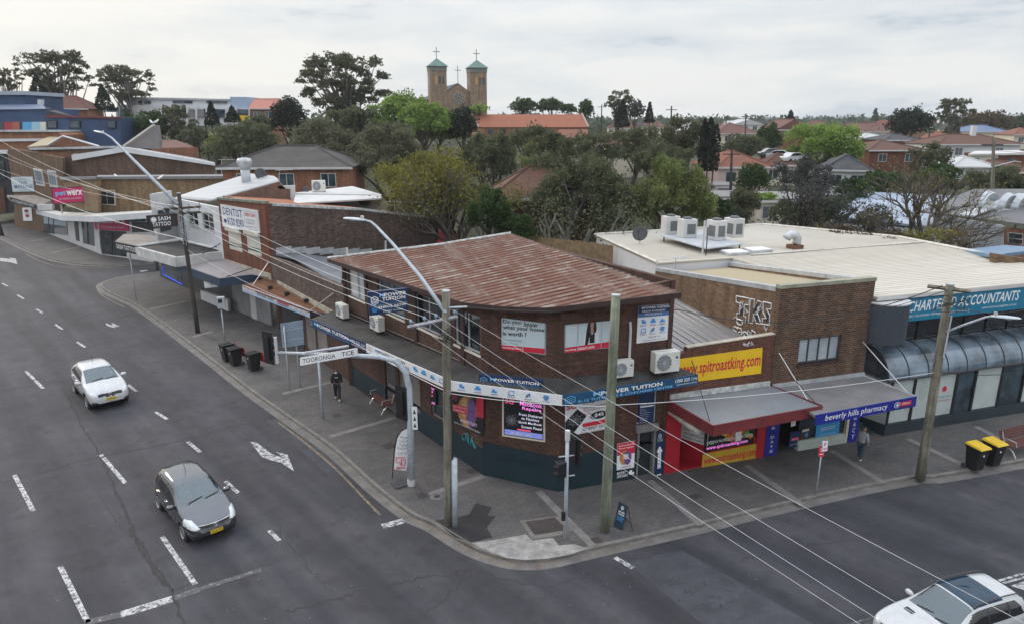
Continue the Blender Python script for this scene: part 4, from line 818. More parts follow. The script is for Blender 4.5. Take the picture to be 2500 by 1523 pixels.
# ---------------------------------------------------------------- pharmacy building
def pharmacy():
    T=thing('pharmacy_building','tall clinker brick pharmacy with blue awning sign and flat beige roof','building',tuple(WT.P(12.8,.1,-4)))
    u0,u1=10.2,15.38; D_=10.7; bk=-TN
    w=MB(); win=(11.55,13.87,4.47,5.66); wallholes(w,WT,u0,u1,3.0,8.06,[win],.14); w.build('front_wall',B_cld,T)
    s=MB(); Ws=Wl(WT.P(u0,0,-D_)[:2],WT.P(u0,0,-.24)[:2]); s.wpoly(Ws,[(0,.1),(Ws.L,.1),(Ws.L,8.06),(0,6.85)],-.24,0); s.build('side_wall',B_tan2,T)
    s=MB(); Wr_=Wl(WT.P(u1,0,-.24)[:2],WT.P(u1,0,-D_)[:2]); s.wpoly(Wr_,[(0,.1),(Wr_.L,.1),(Wr_.L,6.85),(0,8.06)],-.24,0); Wb=Wl(WT.P(u1,0,-D_)[:2],WT.P(u0,0,-D_)[:2]); s.wpoly(Wb,[(0,.1),(Wb.L,.1),(Wb.L,6.6),(0,6.6)],-.2,0); s.build('rear_wall',B_tan2,T)
    r=MB(); q=[WT.P(u0+.2,7.75,-.2),WT.P(u1-.2,7.75,-.2),WT.P(u1-.2,6.62,-D_+.1),WT.P(u0+.2,6.62,-D_+.1)]; r.prism2(q,[p-np.array([0,0,.15]) for p in q]); r.build('roof',M_beige,T)
    c=MB(); c.wbox(WT,u0-.02,u1+.02,8.062,8.22,-.28,.04); c.build('front_coping',plain('lichen_coping',(.27,.265,.2),.8,.3,2.),T)
    for W in (Ws,Wr_):
        k=MB(); z0,z1=(6.87,8.05) if W is Ws else (8.05,6.87); k.wpoly(W,[(.05,z0-.16),(W.L-.05,z1-.16),(W.L-.05,z1+.05),(.05,z0+.05)],-.26,.03); k.build('side_coping',M_flash,T)
    window(T,WT,win,M_frost,M_dkgrey,(.25,.5,.75),fw=.07,sill=M_brownp)
    for a in (.52,.77):
        pass
    # shopfront
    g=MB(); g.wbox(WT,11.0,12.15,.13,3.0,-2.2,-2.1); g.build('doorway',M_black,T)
    iw=MB(); iw.wbox(WT,11.0,11.06,.13,3.0,-2.1,-.1); iw.build('door_reveal',M_brownp,T)
    g=MB(); g.wbox(WT,12.15,14.85,.62,3.0,-.14,-.1); g.build('shop_window',M_glass,T)
    b=MB(); b.wbox(WT,12.1,14.9,.13,.42,-.25,.06); b.wbox(WT,12.1,14.9,.42,.62,-.25,.02); b.build('stall_riser',plain('pale_mint_tiles',(.4,.45,.41),.5,.1,1.),T)
    fr=MB(); fr.wbox(WT,14.82,14.95,.13,3.0,-.1,.05); fr.build('window_jamb',M_cream,T)
    so_=MB(); so_.wbox(WT,10.25,15.5,2.95,3.0,-2.2,2.0); so_.build('soffit',M_dkgrey,T)
    A=[G(2005,1010,3.45),G(2236,967,3.45)]; Bk=[WT.P(10.27,3.5,.02),WT.P(15.45,3.5,.02)]
    A[0]=A[0]+(A[0]-A[1])*.06
    t=MB(); t.prism2([A[0],A[1],Bk[1],Bk[0]],[p-np.array([0,0,.12]) for p in (A[0],A[1],Bk[1],Bk[0])]); t.build('awning_roof',M_awn,T)
    f=MB(); f.wbox(WT,10.3,15.45,3.502,3.68,.0,.06); f.tube([A[1],Bk[1]],.05,6); f.build('flashing',M_flash,T)
    for p,q in ((WT.P(15.1,5.2,.03),A[1]+(Bk[1]-A[1])*.15),(WT.P(10.45,5.15,.03),A[0]+(Bk[0]-A[0])*.35+(A[1]-A[0])*.1)):
        k=MB(); k.tube([p,q],.025,5); k.build('stay_rod',M_alu,T)
    c=[A[0]+[0,0,.02],A[0]-[0,0,.44],A[1]+[0,0,.02],A[1]-[0,0,.44]]; o=np.array([*TN,0])*.06; c=[p+o for p in c]
    board('pharmacy_sign','royal blue pharmacy sign along the awning edge with white lower case name','sign',c,M_royal,[('t','beverly hills pharmacy',.09,.70,.12,.86,.004,.1,W_),('c',.80,.52,.032,.30,W_),('c',.80,.52,.026,.25,M_royal),('r',.785,.815,.45,.59,W_),('r',.795,.805,.34,.7,W_),('r',.83,.945,.28,.78,M_redsign),('t','alliance',.845,.93,.46,.7,.01,0,W_)],th=.05)
    for u0_,u1_,tx,nm,lab in ((10.2,10.88,'OPEN 6 DAYS','shop_pillar','royal blue pillar lettered open six days between takeaway and pharmacy'),(14.97,15.5,'PHARMACY','shop_pillar','royal blue pillar lettered pharmacy at the right end of the shopfront')):
        cc=[WT.P(u0_,3.0,.07),WT.P(u0_,.14,.07),WT.P(u1_,3.0,.07),WT.P(u1_,.14,.07)]; n=len(tx)
        board(nm,lab,'pillar',cc,M_royal,[('t',ch,.36,.64,.95-(i+1)*.9/n+.012,.95-i*.9/n-.022,.004,0,W_) for i,ch in enumerate(tx) if ch!=' '],th=.35)
    board('window_poster','bright cyan poster in the pharmacy window','poster',corners(WT,[(1994,1035),(1988,1087),(2051,1022),(2046,1077)],-.05),M_cyan,[('r',.2,.8,.75,.78,M_lblue),('r',.2,.8,.66,.69,M_lblue),('t','Personalised',.2,.8,.42,.5,0,0,M_lblue),('t','pharmacy',.2,.7,.3,.38,0,0,M_lblue)],th=.02)
    board('window_poster','dark blue product poster in the pharmacy window beside the doorway','poster',corners(WT,[(1930,1055),(1925,1094),(1955,1050),(1950,1088)],-.05),M_navy,[('r',.15,.9,.45,.62,M_redsign),('t','alliance',.2,.85,.48,.58,0,0,W_),('t','open 7 days',.1,.8,.15,.25,0,0,W_)],th=.02)
    board('window_poster','brown magazine rack poster in the middle of the pharmacy window','poster',corners(WT,[(1957,1046),(1952,1090),(1980,1040),(1976,1084)],-.05),plain('magazine_brown',(.07,.04,.035),.4,.5,9.),[('r',.1,.8,.8,.92,M_lblue),('c',.6,.6,.16,.12,M_bink),('r',.2,.7,.2,.3,M_redsign)],th=.02)
    board('notice','small white notice on the pharmacy glass','notice',corners(WT,[(1932,1027),(1931,1041),(1943,1024),(1942,1038)],-.05),M_wsign,[('r',.2,.8,.5,.6,M_gink)],th=.01)
    return Ws
PW=pharmacy()
def mural():
    mb=MB(); S0=PW.L-2.75; z0=5.2; rnd=random.Random(5)
    def L(pts,w=.07,closed=True):
        pts=pts+[pts[0]] if closed else pts
        P=[PW.P(S0+u*.86,z0+z*.80,.02) for u,z in pts]; mb.tube(P,w*.5,4)
    L([(0,2.3),(1.15,2.45),(1.15,2.05),(.8,2.0),(.8,1.3),(1.0,1.3),(1.0,1.0),(.2,1.0),(.2,1.3),(.42,1.35),(.42,1.95),(.05,1.95)])
    L([(1.25,2.45),(1.6,2.5),(1.6,2.0),(1.85,2.5),(2.2,2.5),(1.9,1.85),(2.3,1.25),(1.9,1.2),(1.62,1.6),(1.6,1.1),(1.25,1.05)])
    L([(2.3,2.55),(2.95,2.62),(2.95,2.3),(2.6,2.25),(2.9,1.95),(2.95,1.4),(2.4,1.3),(2.35,1.6),(2.65,1.7),(2.35,2.0)])
    L([(.5+.28*math.cos(a),.85+.16*math.sin(a)) for a in np.linspace(0,5.8,9)]); L([(.05,.45),(.7,.5),(.75,.3),(.5,.25),(.5,-.3),(1.0,-.4),(1.0,-.6),(.25,-.55),(.3,.2),(.0,.25)])
    L([(1.1+.35*math.cos(a)*(1+.2*math.cos(2*a)),-.05+.5*math.sin(a)) for a in np.linspace(0,5.9,12)]); L([(1.05+.12*math.cos(a),.05+.14*math.sin(a)) for a in np.linspace(0,5.9,8)]); L([(1.05+.1*math.cos(a),-.3+.12*math.sin(a)) for a in np.linspace(0,5.9,8)])
    L([(1.6,.7),(1.9,.65),(1.85,.2),(2.2,.6),(2.5,.5),(2.1,.05),(2.4,-.5),(2.0,-.5),(1.8,-.1),(1.75,-.55),(1.5,-.5)]); L([(2.5,.5),(2.9,.5),(2.9,.3),(2.7,.25),(2.9,0),(2.85,-.3),(2.5,-.35),(2.5,-.15),(2.65,-.1),(2.5,.15)])
    for k in range(16):
        u,z=rnd.uniform(0,2.8),rnd.uniform(-.5,2.4); L([(u+rnd.uniform(-.25,.25),z+rnd.uniform(-.25,.25)) for _ in range(4)],.045,False)
    o=mb.build('graffiti_outline',plain('white_spray',(.62,.62,.62),.7,.2,4.)); tag(o,'large white and black graffiti lettering on the tan brick side wall','graffiti')
    f=MB()
    for u0,u1,a,b in ((.2,.9,1.1,2.2),(1.35,2.2,1.2,2.4),(2.4,2.9,1.4,2.5),(.3,.65,-.5,.4),(.8,1.4,-.5,.4),(1.6,2.4,-.4,.6),(2.5,2.85,-.3,.45)): f.wbox(PW,S0+u0*.88+.12,S0+u1*.88-.1,z0+a*.80+.12,z0+b*.80-.12,.0,.006)
    f.build('graffiti_fill',M_black,o)
mural()
# ---------------------------------------------------------------- accountants' building with the big cream roof
def accountants():
    T=thing('office_building','wide two storey office building with cream metal roof and a teal sign band','building',tuple(WT.P(22,.1,-8)))
    pts=[WT.P(15.5,7.3,.1),WT.P(30,7.3,.1),np.array([27.6,48.9,7.05]),np.array([20.5,56.2,7.0]),np.array([6.14,50.84,7.0]),WT.P(15.45,7.0,-10.9)+np.array([-5.1*TU[0],-5.1*TU[1],0])*1.0]
    pts=[pts[0],pts[1],pts[2],pts[3],pts[4],pts[5],WT.P(15.5,7.0,-10.9)]
    pl=plane3(pts[0],pts[1],pts[4]); zz=lambda p:(pl[1]-pl[0][0]*p[0]-pl[0][1]*p[1])/pl[0][2]
    R=[np.array([p[0],p[1],zz(p)]) for p in pts]
    r=MB(); r.prism2(R,[p-np.array([0,0,.12]) for p in R]); ribs(r,R,TU,.33,.06,.03,0,pl); ro=r.build('roof',R_cream,T,udir=TU)
    k=MB()
    for a,b in ((R[4],R[5]),(R[3],R[4]),(R[2],R[3]),(R[1],R[2])): k.tube([a+[0,0,.04],b+[0,0,.04]],.1,4)
    a=R[0]+(R[5]-R[0])*.0; k.tube([(9.9+TU[0]*5,40.2+TU[1]*5,zz((9.9+TU[0]*5,40.2+TU[1]*5))+.06),(27.9,46.5,zz((27.9,46.5))+.06)],.06,4); k.build('roof_capping',plain('cream_capping',(.52,.5,.45),.6,.25,2.),ro)
    w=MB(); ins=[WT.P(15.5,0,-1.5),WT.P(29.6,0,-1.5),np.array([27.4,48.6,0]),np.array([20.4,56.,0]),np.array([6.24,50.75,0]),WT.P(10.4,0,-10.95),WT.P(15.5,0,-10.95)]
    n=len(ins); w.prism2([np.array([p[0],p[1],zz(p)-.14]) for p in ins],[np.array([p[0],p[1],.1]) for p in ins]); w.build('wall',M_wall,T)
    # upper glazing band, set back
    g=MB(); g.wbox(WT,15.5,29.6,4.2,6.05,-1.49,-1.4); g.build('upper_window_band',M_glass,T)
    m=MB()
    for u in np.arange(16.8,29.6,1.55): m.wbox(WT,u,u+.1,4.2,6.05,-1.4,-1.34)
    m.build('upper_mullions',M_blk,T)
    so_=MB(); so_.wbox(WT,15.5,29.9,6.05,6.12,-1.45,.02); so_.build('soffit',M_dkgrey,T)
    ga=MB(); ga.wbox(WT,15.5,29.9,7.12,7.26,.0,.12); ga.build('gutter',M_wht,T)
    # dark drum at the corner
    dm=MB(); c=WT.P(16.35,0,-.25); dm.tube([(c[0],c[1],5.15),(c[0],c[1],7.0)],1.08,28); do=dm.build('corner_drum',plain('slate_drum_paint',(.045,.055,.07),.45,.15,1.),T,smooth=False)
    dc=MB(); dc.tube([(c[0],c[1],7.0),(c[0],c[1],7.06)],1.1,28); dc.build('drum_lid',M_wht,do)
    # glazed barrel canopy
    b=MB(); rb=MB(); us=np.arange(16.9,30,1.25); N=9
    prof=lambda j:(0.12-1.45*(1-math.cos(math.pi/2*j/(N-1))),3.05+1.4*math.sin(math.pi/2*j/(N-1)))
    for j in range(N-1):
        (o0,z0),(o1,z1)=prof(j),prof(j+1); b.add([WT.P(us[0],z0,o0),WT.P(us[-1],z0,o0),WT.P(us[-1],z1,o1),WT.P(us[0],z1,o1)],[(0,1,2,3)])
    for u in us: rb.tube([WT.P(u,prof(j)[1]+.01,prof(j)[0]+.01) for j in range(N)],.028,5)
    rb.tube([WT.P(us[0],3.05,.12),WT.P(us[-1],3.05,.12)],.06,5)
    M_barrel=glass('tinted_canopy_glazing',(.11,.145,.18),.12,.7)
    b.build('barrel_canopy',M_barrel,T,smooth=True); rb.build('canopy_ribs',M_dkgrey,T)
    e=MB(); e.add([WT.P(us[0],prof(j)[1],prof(j)[0]) for j in range(N)]+[WT.P(us[0],3.05,-1.33)],[tuple(range(N+1))]); e.build('canopy_end',glass('canopy_end_glass',(.05,.06,.075)),T)
    ee=MB(); 
    for j in (2,5): ee.tube([WT.P(us[0]-.01,3.05,-.6),WT.P(us[0]-.01,prof(j)[1],prof(j)[0])],.025,5)
    ee.build('canopy_end_bars',M_blk,T)
    # lower shopfront: dark plinth, white film windows
    q=MB(); q.wbox(WT,17.25,29.6,.13,.72,-.4,.03); q.hexa([WT.P(16.6,.13,-2.2),WT.P(17.25,.13,.03),WT.P(17.3,.13,-.4),WT.P(16.9,.13,-2.2)],[WT.P(16.6,.72,-2.2),WT.P(17.25,.72,.03),WT.P(17.3,.72,-.4),WT.P(16.9,.72,-2.2)]); q.build('plinth',plain('slate_plinth',(.022,.034,.042),.5,.2,1.),T)
    film=plain('white_window_film',(.42,.47,.46),.35,.12,.8)
    us2=[17.3,18.75,20.1,21.5,22.75,24.6,26.2,28,29.6]
    for i,(a,b_) in enumerate(zip(us2[:-1],us2[1:])):
        p=MB(); p.wbox(WT,a+.09,b_-.04,.74,3.0,-.1,-.06); po=p.build('window',M_glassb if i in (3,5) else film,T)
        f=MB(); f.wbox(WT,a-.04,a+.09,.72,3.05,-.12,.02); f.build('mullion',M_blk,po)
    p=MB(); p.hexa([WT.P(16.65,.72,-2.1),WT.P(17.26,.72,-.02),WT.P(17.28,.72,-.08),WT.P(16.7,.72,-2.1)],[WT.P(16.65,3.0,-2.1),WT.P(17.26,3.0,-.02),WT.P(17.28,3.0,-.08),WT.P(16.7,3.0,-2.1)]); p.build('side_window',film,T)
    st=MB()
    for k in range(4): st.wbox(WT,15.6,17.0,.13,.2+.12*k,-2.3,-.25-.4*k)
    st.build('steps',plain('dark_step_tiles',(.04,.06,.062),.6,.2,2.),T)
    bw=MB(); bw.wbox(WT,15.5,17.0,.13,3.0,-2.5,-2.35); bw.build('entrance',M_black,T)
    M_teals=plain('teal_sign_board',(.008,.17,.29),.4,.1,.8)
    c=[WT.P(17.0,7.06,.06),WT.P(17.0,5.96,.06),WT.P(29.6,7.12,.06),WT.P(29.6,5.98,.06)]
    L=29.6-17.0
    board('office_sign','long teal band lettered chartered accountants under the cream roof edge','sign',c,M_teals,[('t','CHARTERED ACCOUNTANTS',.5/L,7.6/L,.42,.88,.012,.2,W_),('t','wealth creation / asset protection / self managed superannuation / loans & leasing',.05/L,4.4/L,.14,.3,.0,.2,W_),('t','www.mooncunningham.com.au',5.2/L,7.5/L,.17,.31,0,.2,W_)],th=.06)
    M_tl=plain('teal_lettering',(.05,.3,.36),.5,0)
    board('window_logo','red dot and teal lettering on the white film of the office window','logo',[WT.P(a,b_,-.045) for a,b_ in ((20.2,2.6),(20.2,1.0),(21.4,2.6),(21.4,1.0))],film,[('c',.5,.72,.13,.1,M_redsign),('t','MoonCunningham',.08,.95,.42,.5,.01,0,M_tl),('t','chartered accountants',.1,.9,.32,.37,0,0,M_rink)],th=.006)
    board('window_number','pale gold street number on the white film of the first office window','number',[WT.P(a,b_,-.045) for a,b_ in ((17.5,2.9),(17.5,1.2),(19.9,2.9),(19.9,1.2))],film,[('t','112',.05,.5,.05,.5,.03,0,plain('pale_gold',(.36,.36,.25),.5,.1,2.)),('c',.8,.6,.12,.3,plain('pale_sage',(.36,.41,.37),.5,.1,2.))],th=.006)
    return zz
ZR=accountants()
def roof_units():
    P=MB(); zz=ZR
    fr=thing('unit_platform','low steel platform on the cream roof carrying the four white air units','platform',tuple(GD(1680,590,7.3)))
    pts=[(1598,571),(1665,592),(1790,590),(1745,566)]
    mb=MB(); q=[GD(x,y,7.55) for x,y in [(1588,566),(1700,598),(1788,587),(1690,556)]]; mb.prism2(q,[p-np.array([0,0,.08]) for p in q]); mb.build('deck',M_galv,fr)
    for x,y in [(1598,568),(1700,594),(1780,586)]:
        g=GD(x,y,7.47); l_=MB(); l_.tube([(g[0],g[1],7.0),(g[0],g[1],7.47)],.05,6); l_.build('leg',M_blk,fr)
    T=thing('rooftop_air_unit','','air conditioner',(0,0,0))
    c=MB(); c.box((0,0,.75),(1.25,.95,1.5)); c.build('casing',M_wht,T,bevel=.02)
    g=MB(); g.box((.1,-.482,.7),(.75,.02,.85)); g.box((.632,.0,.7),(.02,.6,.85)); g.build('grille',M_acg,T)
    t=MB(); t.tube([(0,0,1.5),(0,0,1.62)],.36,18); t.tube([(0,0,1.62),(0,0,1.66)],.30,18); t.build('fan_housing',M_acg,T)
    labs=[((1612,566),'boxy white roof unit furthest left on the steel platform',0.2,1),((1652,574),'white roof unit with dark grille facing the street second from left on the platform',0.2,1),((1722,580),'white roof unit with blank front standing third on the platform',-1.3,1.05),((1764,574),'white roof unit at the right end of the platform beside the blank one',-1.3,1.05)]
    for i,((x,y),lab,r,s) in enumerate(labs):
        o=T if i==0 else copy_tree(T); o.location=GD(x,y-4,7.56); o.rotation_euler=(0,0,rzT+r-.2); o.scale=(s*.84,s*.84,s*.8); o['label']=lab; o['group']='white air units on the cream roof'
    # skylights
    for i,((x,y),lab) in enumerate((((1768,612),'square white skylight on the cream roof left of its twin'),((1822,606),'square white skylight on the cream roof nearer the curved vent'))):
        p=GD(x,y,7.15); o=thing('skylight',lab,'skylight',tuple(p),0,'skylights on the cream roof')
        m=MB(); m.box(p+np.array([0,0,.08]),(1.5,1.1,.16),0,rzT); m.build('curb',M_flash,o); m=MB(); m.box(p+np.array([0,0,.19]),(1.36,.98,.06),0,rzT); m.build('dome',M_wsign,o)
    # curved rusty vent
    p=GD(1912,598,7.15); o=thing('roof_vent','curved rusty metal vent pipe on a rusty base on the cream roof','vent',tuple(p))
    m=MB(); m.box(p+np.array([0,0,.12]),(.8,.7,.24),0,rzT); m.build('base',plain('rusty_base',(.14,.06,.03),.8,.4,3.),o)
    m=MB(); m.tube([p+np.array([.12-.42*(1-math.cos(a)),-.12*(1-math.cos(a)),.25+.35+.42*math.sin(a)-.1]) for a in np.linspace(-.6,2.7,11)],[.27]*11,12); m.build('cowl',M_flash,o,smooth=True)
    # parapet pipe, antenna, ornament
    for (x,y,h,lab) in ((1690,617,2.2,'white post at the edge of the cream roof beside the air units'),(1698,622,1.9,'thin dark post at the edge of the cream roof')):
        p=GD(x,y,7.0); m=MB(); m.tube([p,p+np.array([0,0,h])],.06 if h>2 else .035,6); tag(m.build('roof_post',M_wht if h>2 else M_brownp),lab,'post')
roof_units()
# ---------------------------------------------------------------- main road, left of the corner building
_M=np.array([-14.6,46.3]); _d=np.array([-.70,.714]); WL=Wl(_M+_d*40,_M); P36=WL.A+WL.u*35.9; BK=np.array([.714,.70]); WS=Wl(P36,P36+BK*16)
def n2(px): return [(x/S,y/S) for x,y in px]
def traceN(mb,px,Y,thick,m=0): return mb.trace(n2(px),Y,thick,m)
def polyY(mb,pts,th,m=0):
    """roof sheet through (x,y,Y) native pixels, thickness th downwards"""
    a=[PD(x/S,y/S,Y) for x,y,Y in pts]
    nrm=np.cross(a[1]-a[0],a[2]-a[0])
    if nrm[2]<0: a=a[::-1]
    return mb.prism2(a,[p-np.array([0,0,th]) for p in a],m)
def polyZ(mb,pts,th,m=0):
    a=[G(x,y,z) for x,y,z in pts]
    nrm=np.cross(a[1]-a[0],a[2]-a[0])
    if nrm[2]<0: a=a[::-1]
    return mb.prism2(a,[p-np.array([0,0,th]) for p in a],m)
def fascia(mb,P,h,off=.04,m=0):
    for a,b in zip(P[:-1],P[1:]):
        t=(b-a)[:2]/np.linalg.norm((b-a)[:2]); o=np.array([t[1],-t[0],0])*off
        q=[a-[0,0,h],b-[0,0,h],b+[0,0,.02],a+[0,0,.02]]; mb.add([*[p+o for p in q],*[p-o for p in q]],[(0,1,2,3),(7,6,5,4),(0,4,5,1),(1,5,6,2),(2,6,7,3),(3,7,4,0)],m)
def low_shop():
    T=thing('corner_shop','single storey shop with brown parapet and rusty awning between dentist and corner building','shop',tuple(WL.P(37,.1,-2)))
    Wf=Wl((-17.2,48.9),Lc-W1.n*.02)
    w=MB(); w.wpoly(Wf,[Wf.hit(*q) for q in [(657,704),(650,624),(700,640),(770,671),(838,701),(845,790)]],-.25,0); w.build('parapet_wall',B_side,T)
    w=MB(); w.wbox(Wf,.3,Wf.L-.1,.1,3.9,-.3,-.05); w.build('lower_wall',B_dark,T)
    r=MB(); polyZ(r,[(655,618,5.8),(720,632,5.8),(832,700,5.6),(838,640,5.6),(800,628,5.6),(690,614,5.7)],.1); r.build('roof',plain('blue_grey_membrane',(.11,.118,.135),.8,.3,.7),T)
    fl=MB(); 
    for i in range(7):
        u=.5+i*1.15; z=WS.hit(660+i*22,612+i*2.6)[1]; fl.wbox(WS,u,u+1.2,5.75-.16*i,6.25-.17*i,.0,.05)
    fl.build('stepped_flashing',M_flash,T)
    # awning
    F=[G(591,698,3.75),G(757,760,3.75)]; 
    bk=[Wf.P(Wf.hit(657,682)[0],3.8,.0),Wf.P(Wf.hit(805,742)[0],3.8,.0)]
    a=MB(); q=[F[0],F[1],bk[1],bk[0]]; a.prism2(q,[p-np.array([0,0,.1]) for p in q]); pl=plane3(*q[:3]); ribs(a,q,WL.n,.35,.08,.04,0,pl); a.build('awning_roof',R_rust2,T,udir=tuple(WL.n))
    f=MB(); fascia(f,[F[1],bk[1]],.5); f.build('awning_end',M_blk,T)
    b=MB(); b.wbox(Wf,.8,Wf.L-1.2,3.78,4.15,.0,.08); b.build('flashing',M_sandm,T)
    c=[F[0]+[0,0,.05],F[0]-[0,0,.42],F[1]+[0,0,.05],F[1]-[0,0,.42]]
    M_pr=worn_paint('peeling_red',(.42,.05,.04),.5,.62,(.5,.48,.48)); M_pw=worn_paint('peeling_white',(.55,.55,.56),.4,.52,(.3,.22,.2)); M_pb=plain('faded_blue',(.33,.42,.55),.6,.15,1.)
    board('awning_sign','weathered red white and blue awning board with faded script between dentist and corner building','sign',c,M_pw,[('r',0,1,.0,.36,M_pb),('r',0,.22,.52,.82,M_pr),('r',.55,.72,.42,.66,M_redp),('r',.55,.7,.2,.32,M_navy),('t','Beverly Hills',.24,.5,.26,.72,.005,.35,K_)],th=.05)
    for p,q in ((Wf.P(Wf.hit(657,640)[0],5.2,.05),F[0]+(bk[0]-F[0])*.25+(F[1]-F[0])*.06),(Wf.P(Wf.hit(818,697)[0]-.2,5.3,.05),F[1]+(bk[1]-F[1])*.2-(F[1]-F[0])*.05)):
        k=MB(); k.tube([p,q],.03,5); k.build('stay_rod',M_alu,T)
    l_=MB()
    for s in (.3,.55,.82):
        p=F[0]+(F[1]-F[0])*s+(bk[0]-F[0])*.35; l_=MB(); l_.box(p+np.array([0,0,.2]),(.3,.25,.22),0,.5); l_.tube([p+[0,0,.1],p+[0,0,0]],.03); l_.build('floodlight',M_blk,T)
    # shopfront: roller doors and boarded windows
    for u0,u1,z0,z1,mt,nm in ((1.2,5.2,.13,3.2,M_rolld,'roller_door'),(6.0,7.6,.5,3.1,M_ply,'boarded_window'),(8.0,9.6,.5,3.1,M_ply,'boarded_window')):
        p=MB(); p.wbox(Wf,u0,u1,z0,z1,-.05,.0); p.build(nm,mt,T)
    d1=MB(); u=WL.hit(600,760)[0]; d1.wbox(WL,u-.9,u+1.2,.13,2.9,-.9,-.8); d1.build('dark_doorway',M_black,T)
    for (x,y,h) in ((887,795,.5),(1205,735,.7)):
        pass
    pr=plane3(G(655,618,5.8),G(720,632,5.8),G(832,700,5.6))
    return Wf
WF=low_shop()
def dentist():
    T=thing('dentist_building','red brick dentist surgery with cream window shutters and a long brown side wall','building',tuple(WL.P(31.5,.1,-4)))
    u0,u1=27.62,35.9
    sh=[(28.78,31.25,5.36,6.86),(32.15,34.55,5.45,6.96)]
    w=MB(); wallholes(w,WL,u0,u1,3.6,9.1,sh,.1); w.wpoly(WL,[(u0,9.1),(u1,9.1),(u1,9.46),(u0,9.12)],-.24,0); w.build('front_wall',B_red,T)
    c=MB(); c.wpoly(WL,[(u0-.03,9.121),(u1+.05,9.461),(u1+.05,9.64),(u0-.03,9.3)],-.3,.06); c.build('front_coping',plain('mossy_coping',(.16,.17,.13),.9,.5,2.),T)
    s=MB(); s.wpoly(WS,[(0.24,.1),(15.45,.1),(15.45,6.95),(8.0,8.35),(0.24,9.44)],-.24,0); s.build('side_wall',B_side,T)
    k=MB(); k.wpoly(WS,[(.5,9.28),(8.0,8.3),(15.5,6.88),(15.5,7.06),(8.0,8.48),(.5,9.48)],-.3,.05); k.build('gutter',M_stain,T)
    r=MB(); q=[WS.P(.3,9.42,-.1),WS.P(8,8.44,-.1),WS.P(15.4,7.0,-.1),WS.P(15.4,7.0,-8),WS.P(8,8.44,-8),WS.P(.3,9.42,-8)]
    r.prism2([q[0],q[1],q[4],q[5]],[p-np.array([0,0,.1]) for p in (q[0],q[1],q[4],q[5])]); r.prism2([q[1],q[2],q[3],q[4]],[p-np.array([0,0,.1]) for p in (q[1],q[2],q[3],q[4])]); r.build('roof',R_orust,T)
    w2=MB(); Wr_=Wl(WS.P(15.4,0,-8)[:2],WS.P(15.4,0,0)[:2]); w2.wbox(Wl(WS.P(15.4,0,0)[:2],WS.P(15.4,0,-8)[:2]),0,8,.1,6.9,-.2,0); w2.build('rear_wall',B_side,T)
    for h in sh:
        p=MB(); p.wbox(WL,h[0],h[1],h[2],h[3],-.1,-.05); po=p.build('shutter',M_shut,T)
        b=MB(); b.wbox(WL,h[0]-.05,h[1]+.05,h[3]-.02,h[3]+.3,-.02,.16); b.build('shutter_box',M_shut,po)
        g=MB(); g.wbox(WL,h[0]+.05,h[1]-.05,h[2]+.28,h[2]+.4,-.05,-.04); g.wbox(WL,h[0]+.05,h[1]-.05,h[2]+.5,h[2]+.56,-.05,-.04); g.build('shutter_stripe',plain('green_stripe',(.03,.08,.07),.6,0),po)
    board('dentist_sign','white dentist sign with blue serif lettering and telephone number on red brick','sign',[WL.P(28.25,8.76,.06),WL.P(28.25,7.12,.06),WL.P(34.7,8.84,.06),WL.P(34.7,7.3,.06)],M_wsign,
      [('t','DENTIST',.04,.59,.56,.92,.012,0,M_nink),('c',.085,.27,.04,.1,M_nink),('t','9150 8283',.145,.60,.1,.46,.012,0,M_nink),('r',.63,.635,.05,.92,M_gink),('r',.965,.97,.05,.92,M_gink),('r',.63,.97,.05,.07,M_gink),('r',.63,.97,.9,.92,M_gink),('t','OPEN 7 DAYS',.66,.94,.68,.84,.01,0,M_rink),('t','AFTER HOURS',.68,.92,.46,.56,0,0,M_gink),('t','EMERGENCY',.69,.91,.32,.42,0,0,M_gink),('t','Mobile 0407 777 150',.66,.94,.14,.24,0,0,M_gink)],th=.06,frame=(M_wsign,.05))
    # awning below
    z=4.1; A=[WL.P(27.0,z,2.35),WL.P(27.0,z,2.35)]; c0=G(536,681,z); c1=G(657,666,z); cL=G(425,642,z)
    bkL=WL.P(27.7,z+.25,.02); bkR=WL.P(35.95,z+.2,.02)
    a=MB(); q=[cL,c0,c1,bkR,bkL]; a.prism2(q,[p-np.array([0,0,.15]) for p in q]); a.build('awning_roof',plain('mauve_grey_awning_sheet',(.25,.23,.235),.7,.2,.6),T)
    f=MB(); fascia(f,[cL,c0,c1],.6); f.build('awning_fascia',M_slate,T)
    g=MB(); g.wbox(WL,27.7,35.9,3.9,4.4,.0,.08); g.build('flashing',M_sandm,T)
    rods=MB()
    for p,q in ((WL.P(33.2,4.5,.1),c0+(bkL-c0)*.05+(c1-c0)*.12),): k=MB(); k.tube([p,q],.035,5); k.build('stay_rod',M_brownp,T)
    lw=MB(); lw.wbox(WL,27.7,34.5,.1,3.5,-.5,-.3); lw.build('shopfront_wall',M_sgrey,T)
    p=MB(); p.wbox(WL,31.2,32.2,.13,2.4,-.3,-.22); p.build('door_panel',M_wht,T)
    c=[PD(497/S,687/S,51.5),PD(500/S,704/S,51.5),PD(531/S,685/S,50.4),PD(530/S,701/S,50.4)]
    board('hanging_sign','small white sign with a black letter hanging under the navy awning','sign',c,M_wsign,[('t','D',.5,.68,.3,.9,.03,0,K_),('t','DENTAL SURGERY',.1,.9,.08,.2,0,0,K_)],th=.08)
    cc=[PD(489/S,709/S,55.5),PD(491/S,731/S,55.5),PD(556/S,733/S,54.2),PD(557/S,760/S,54.2)]
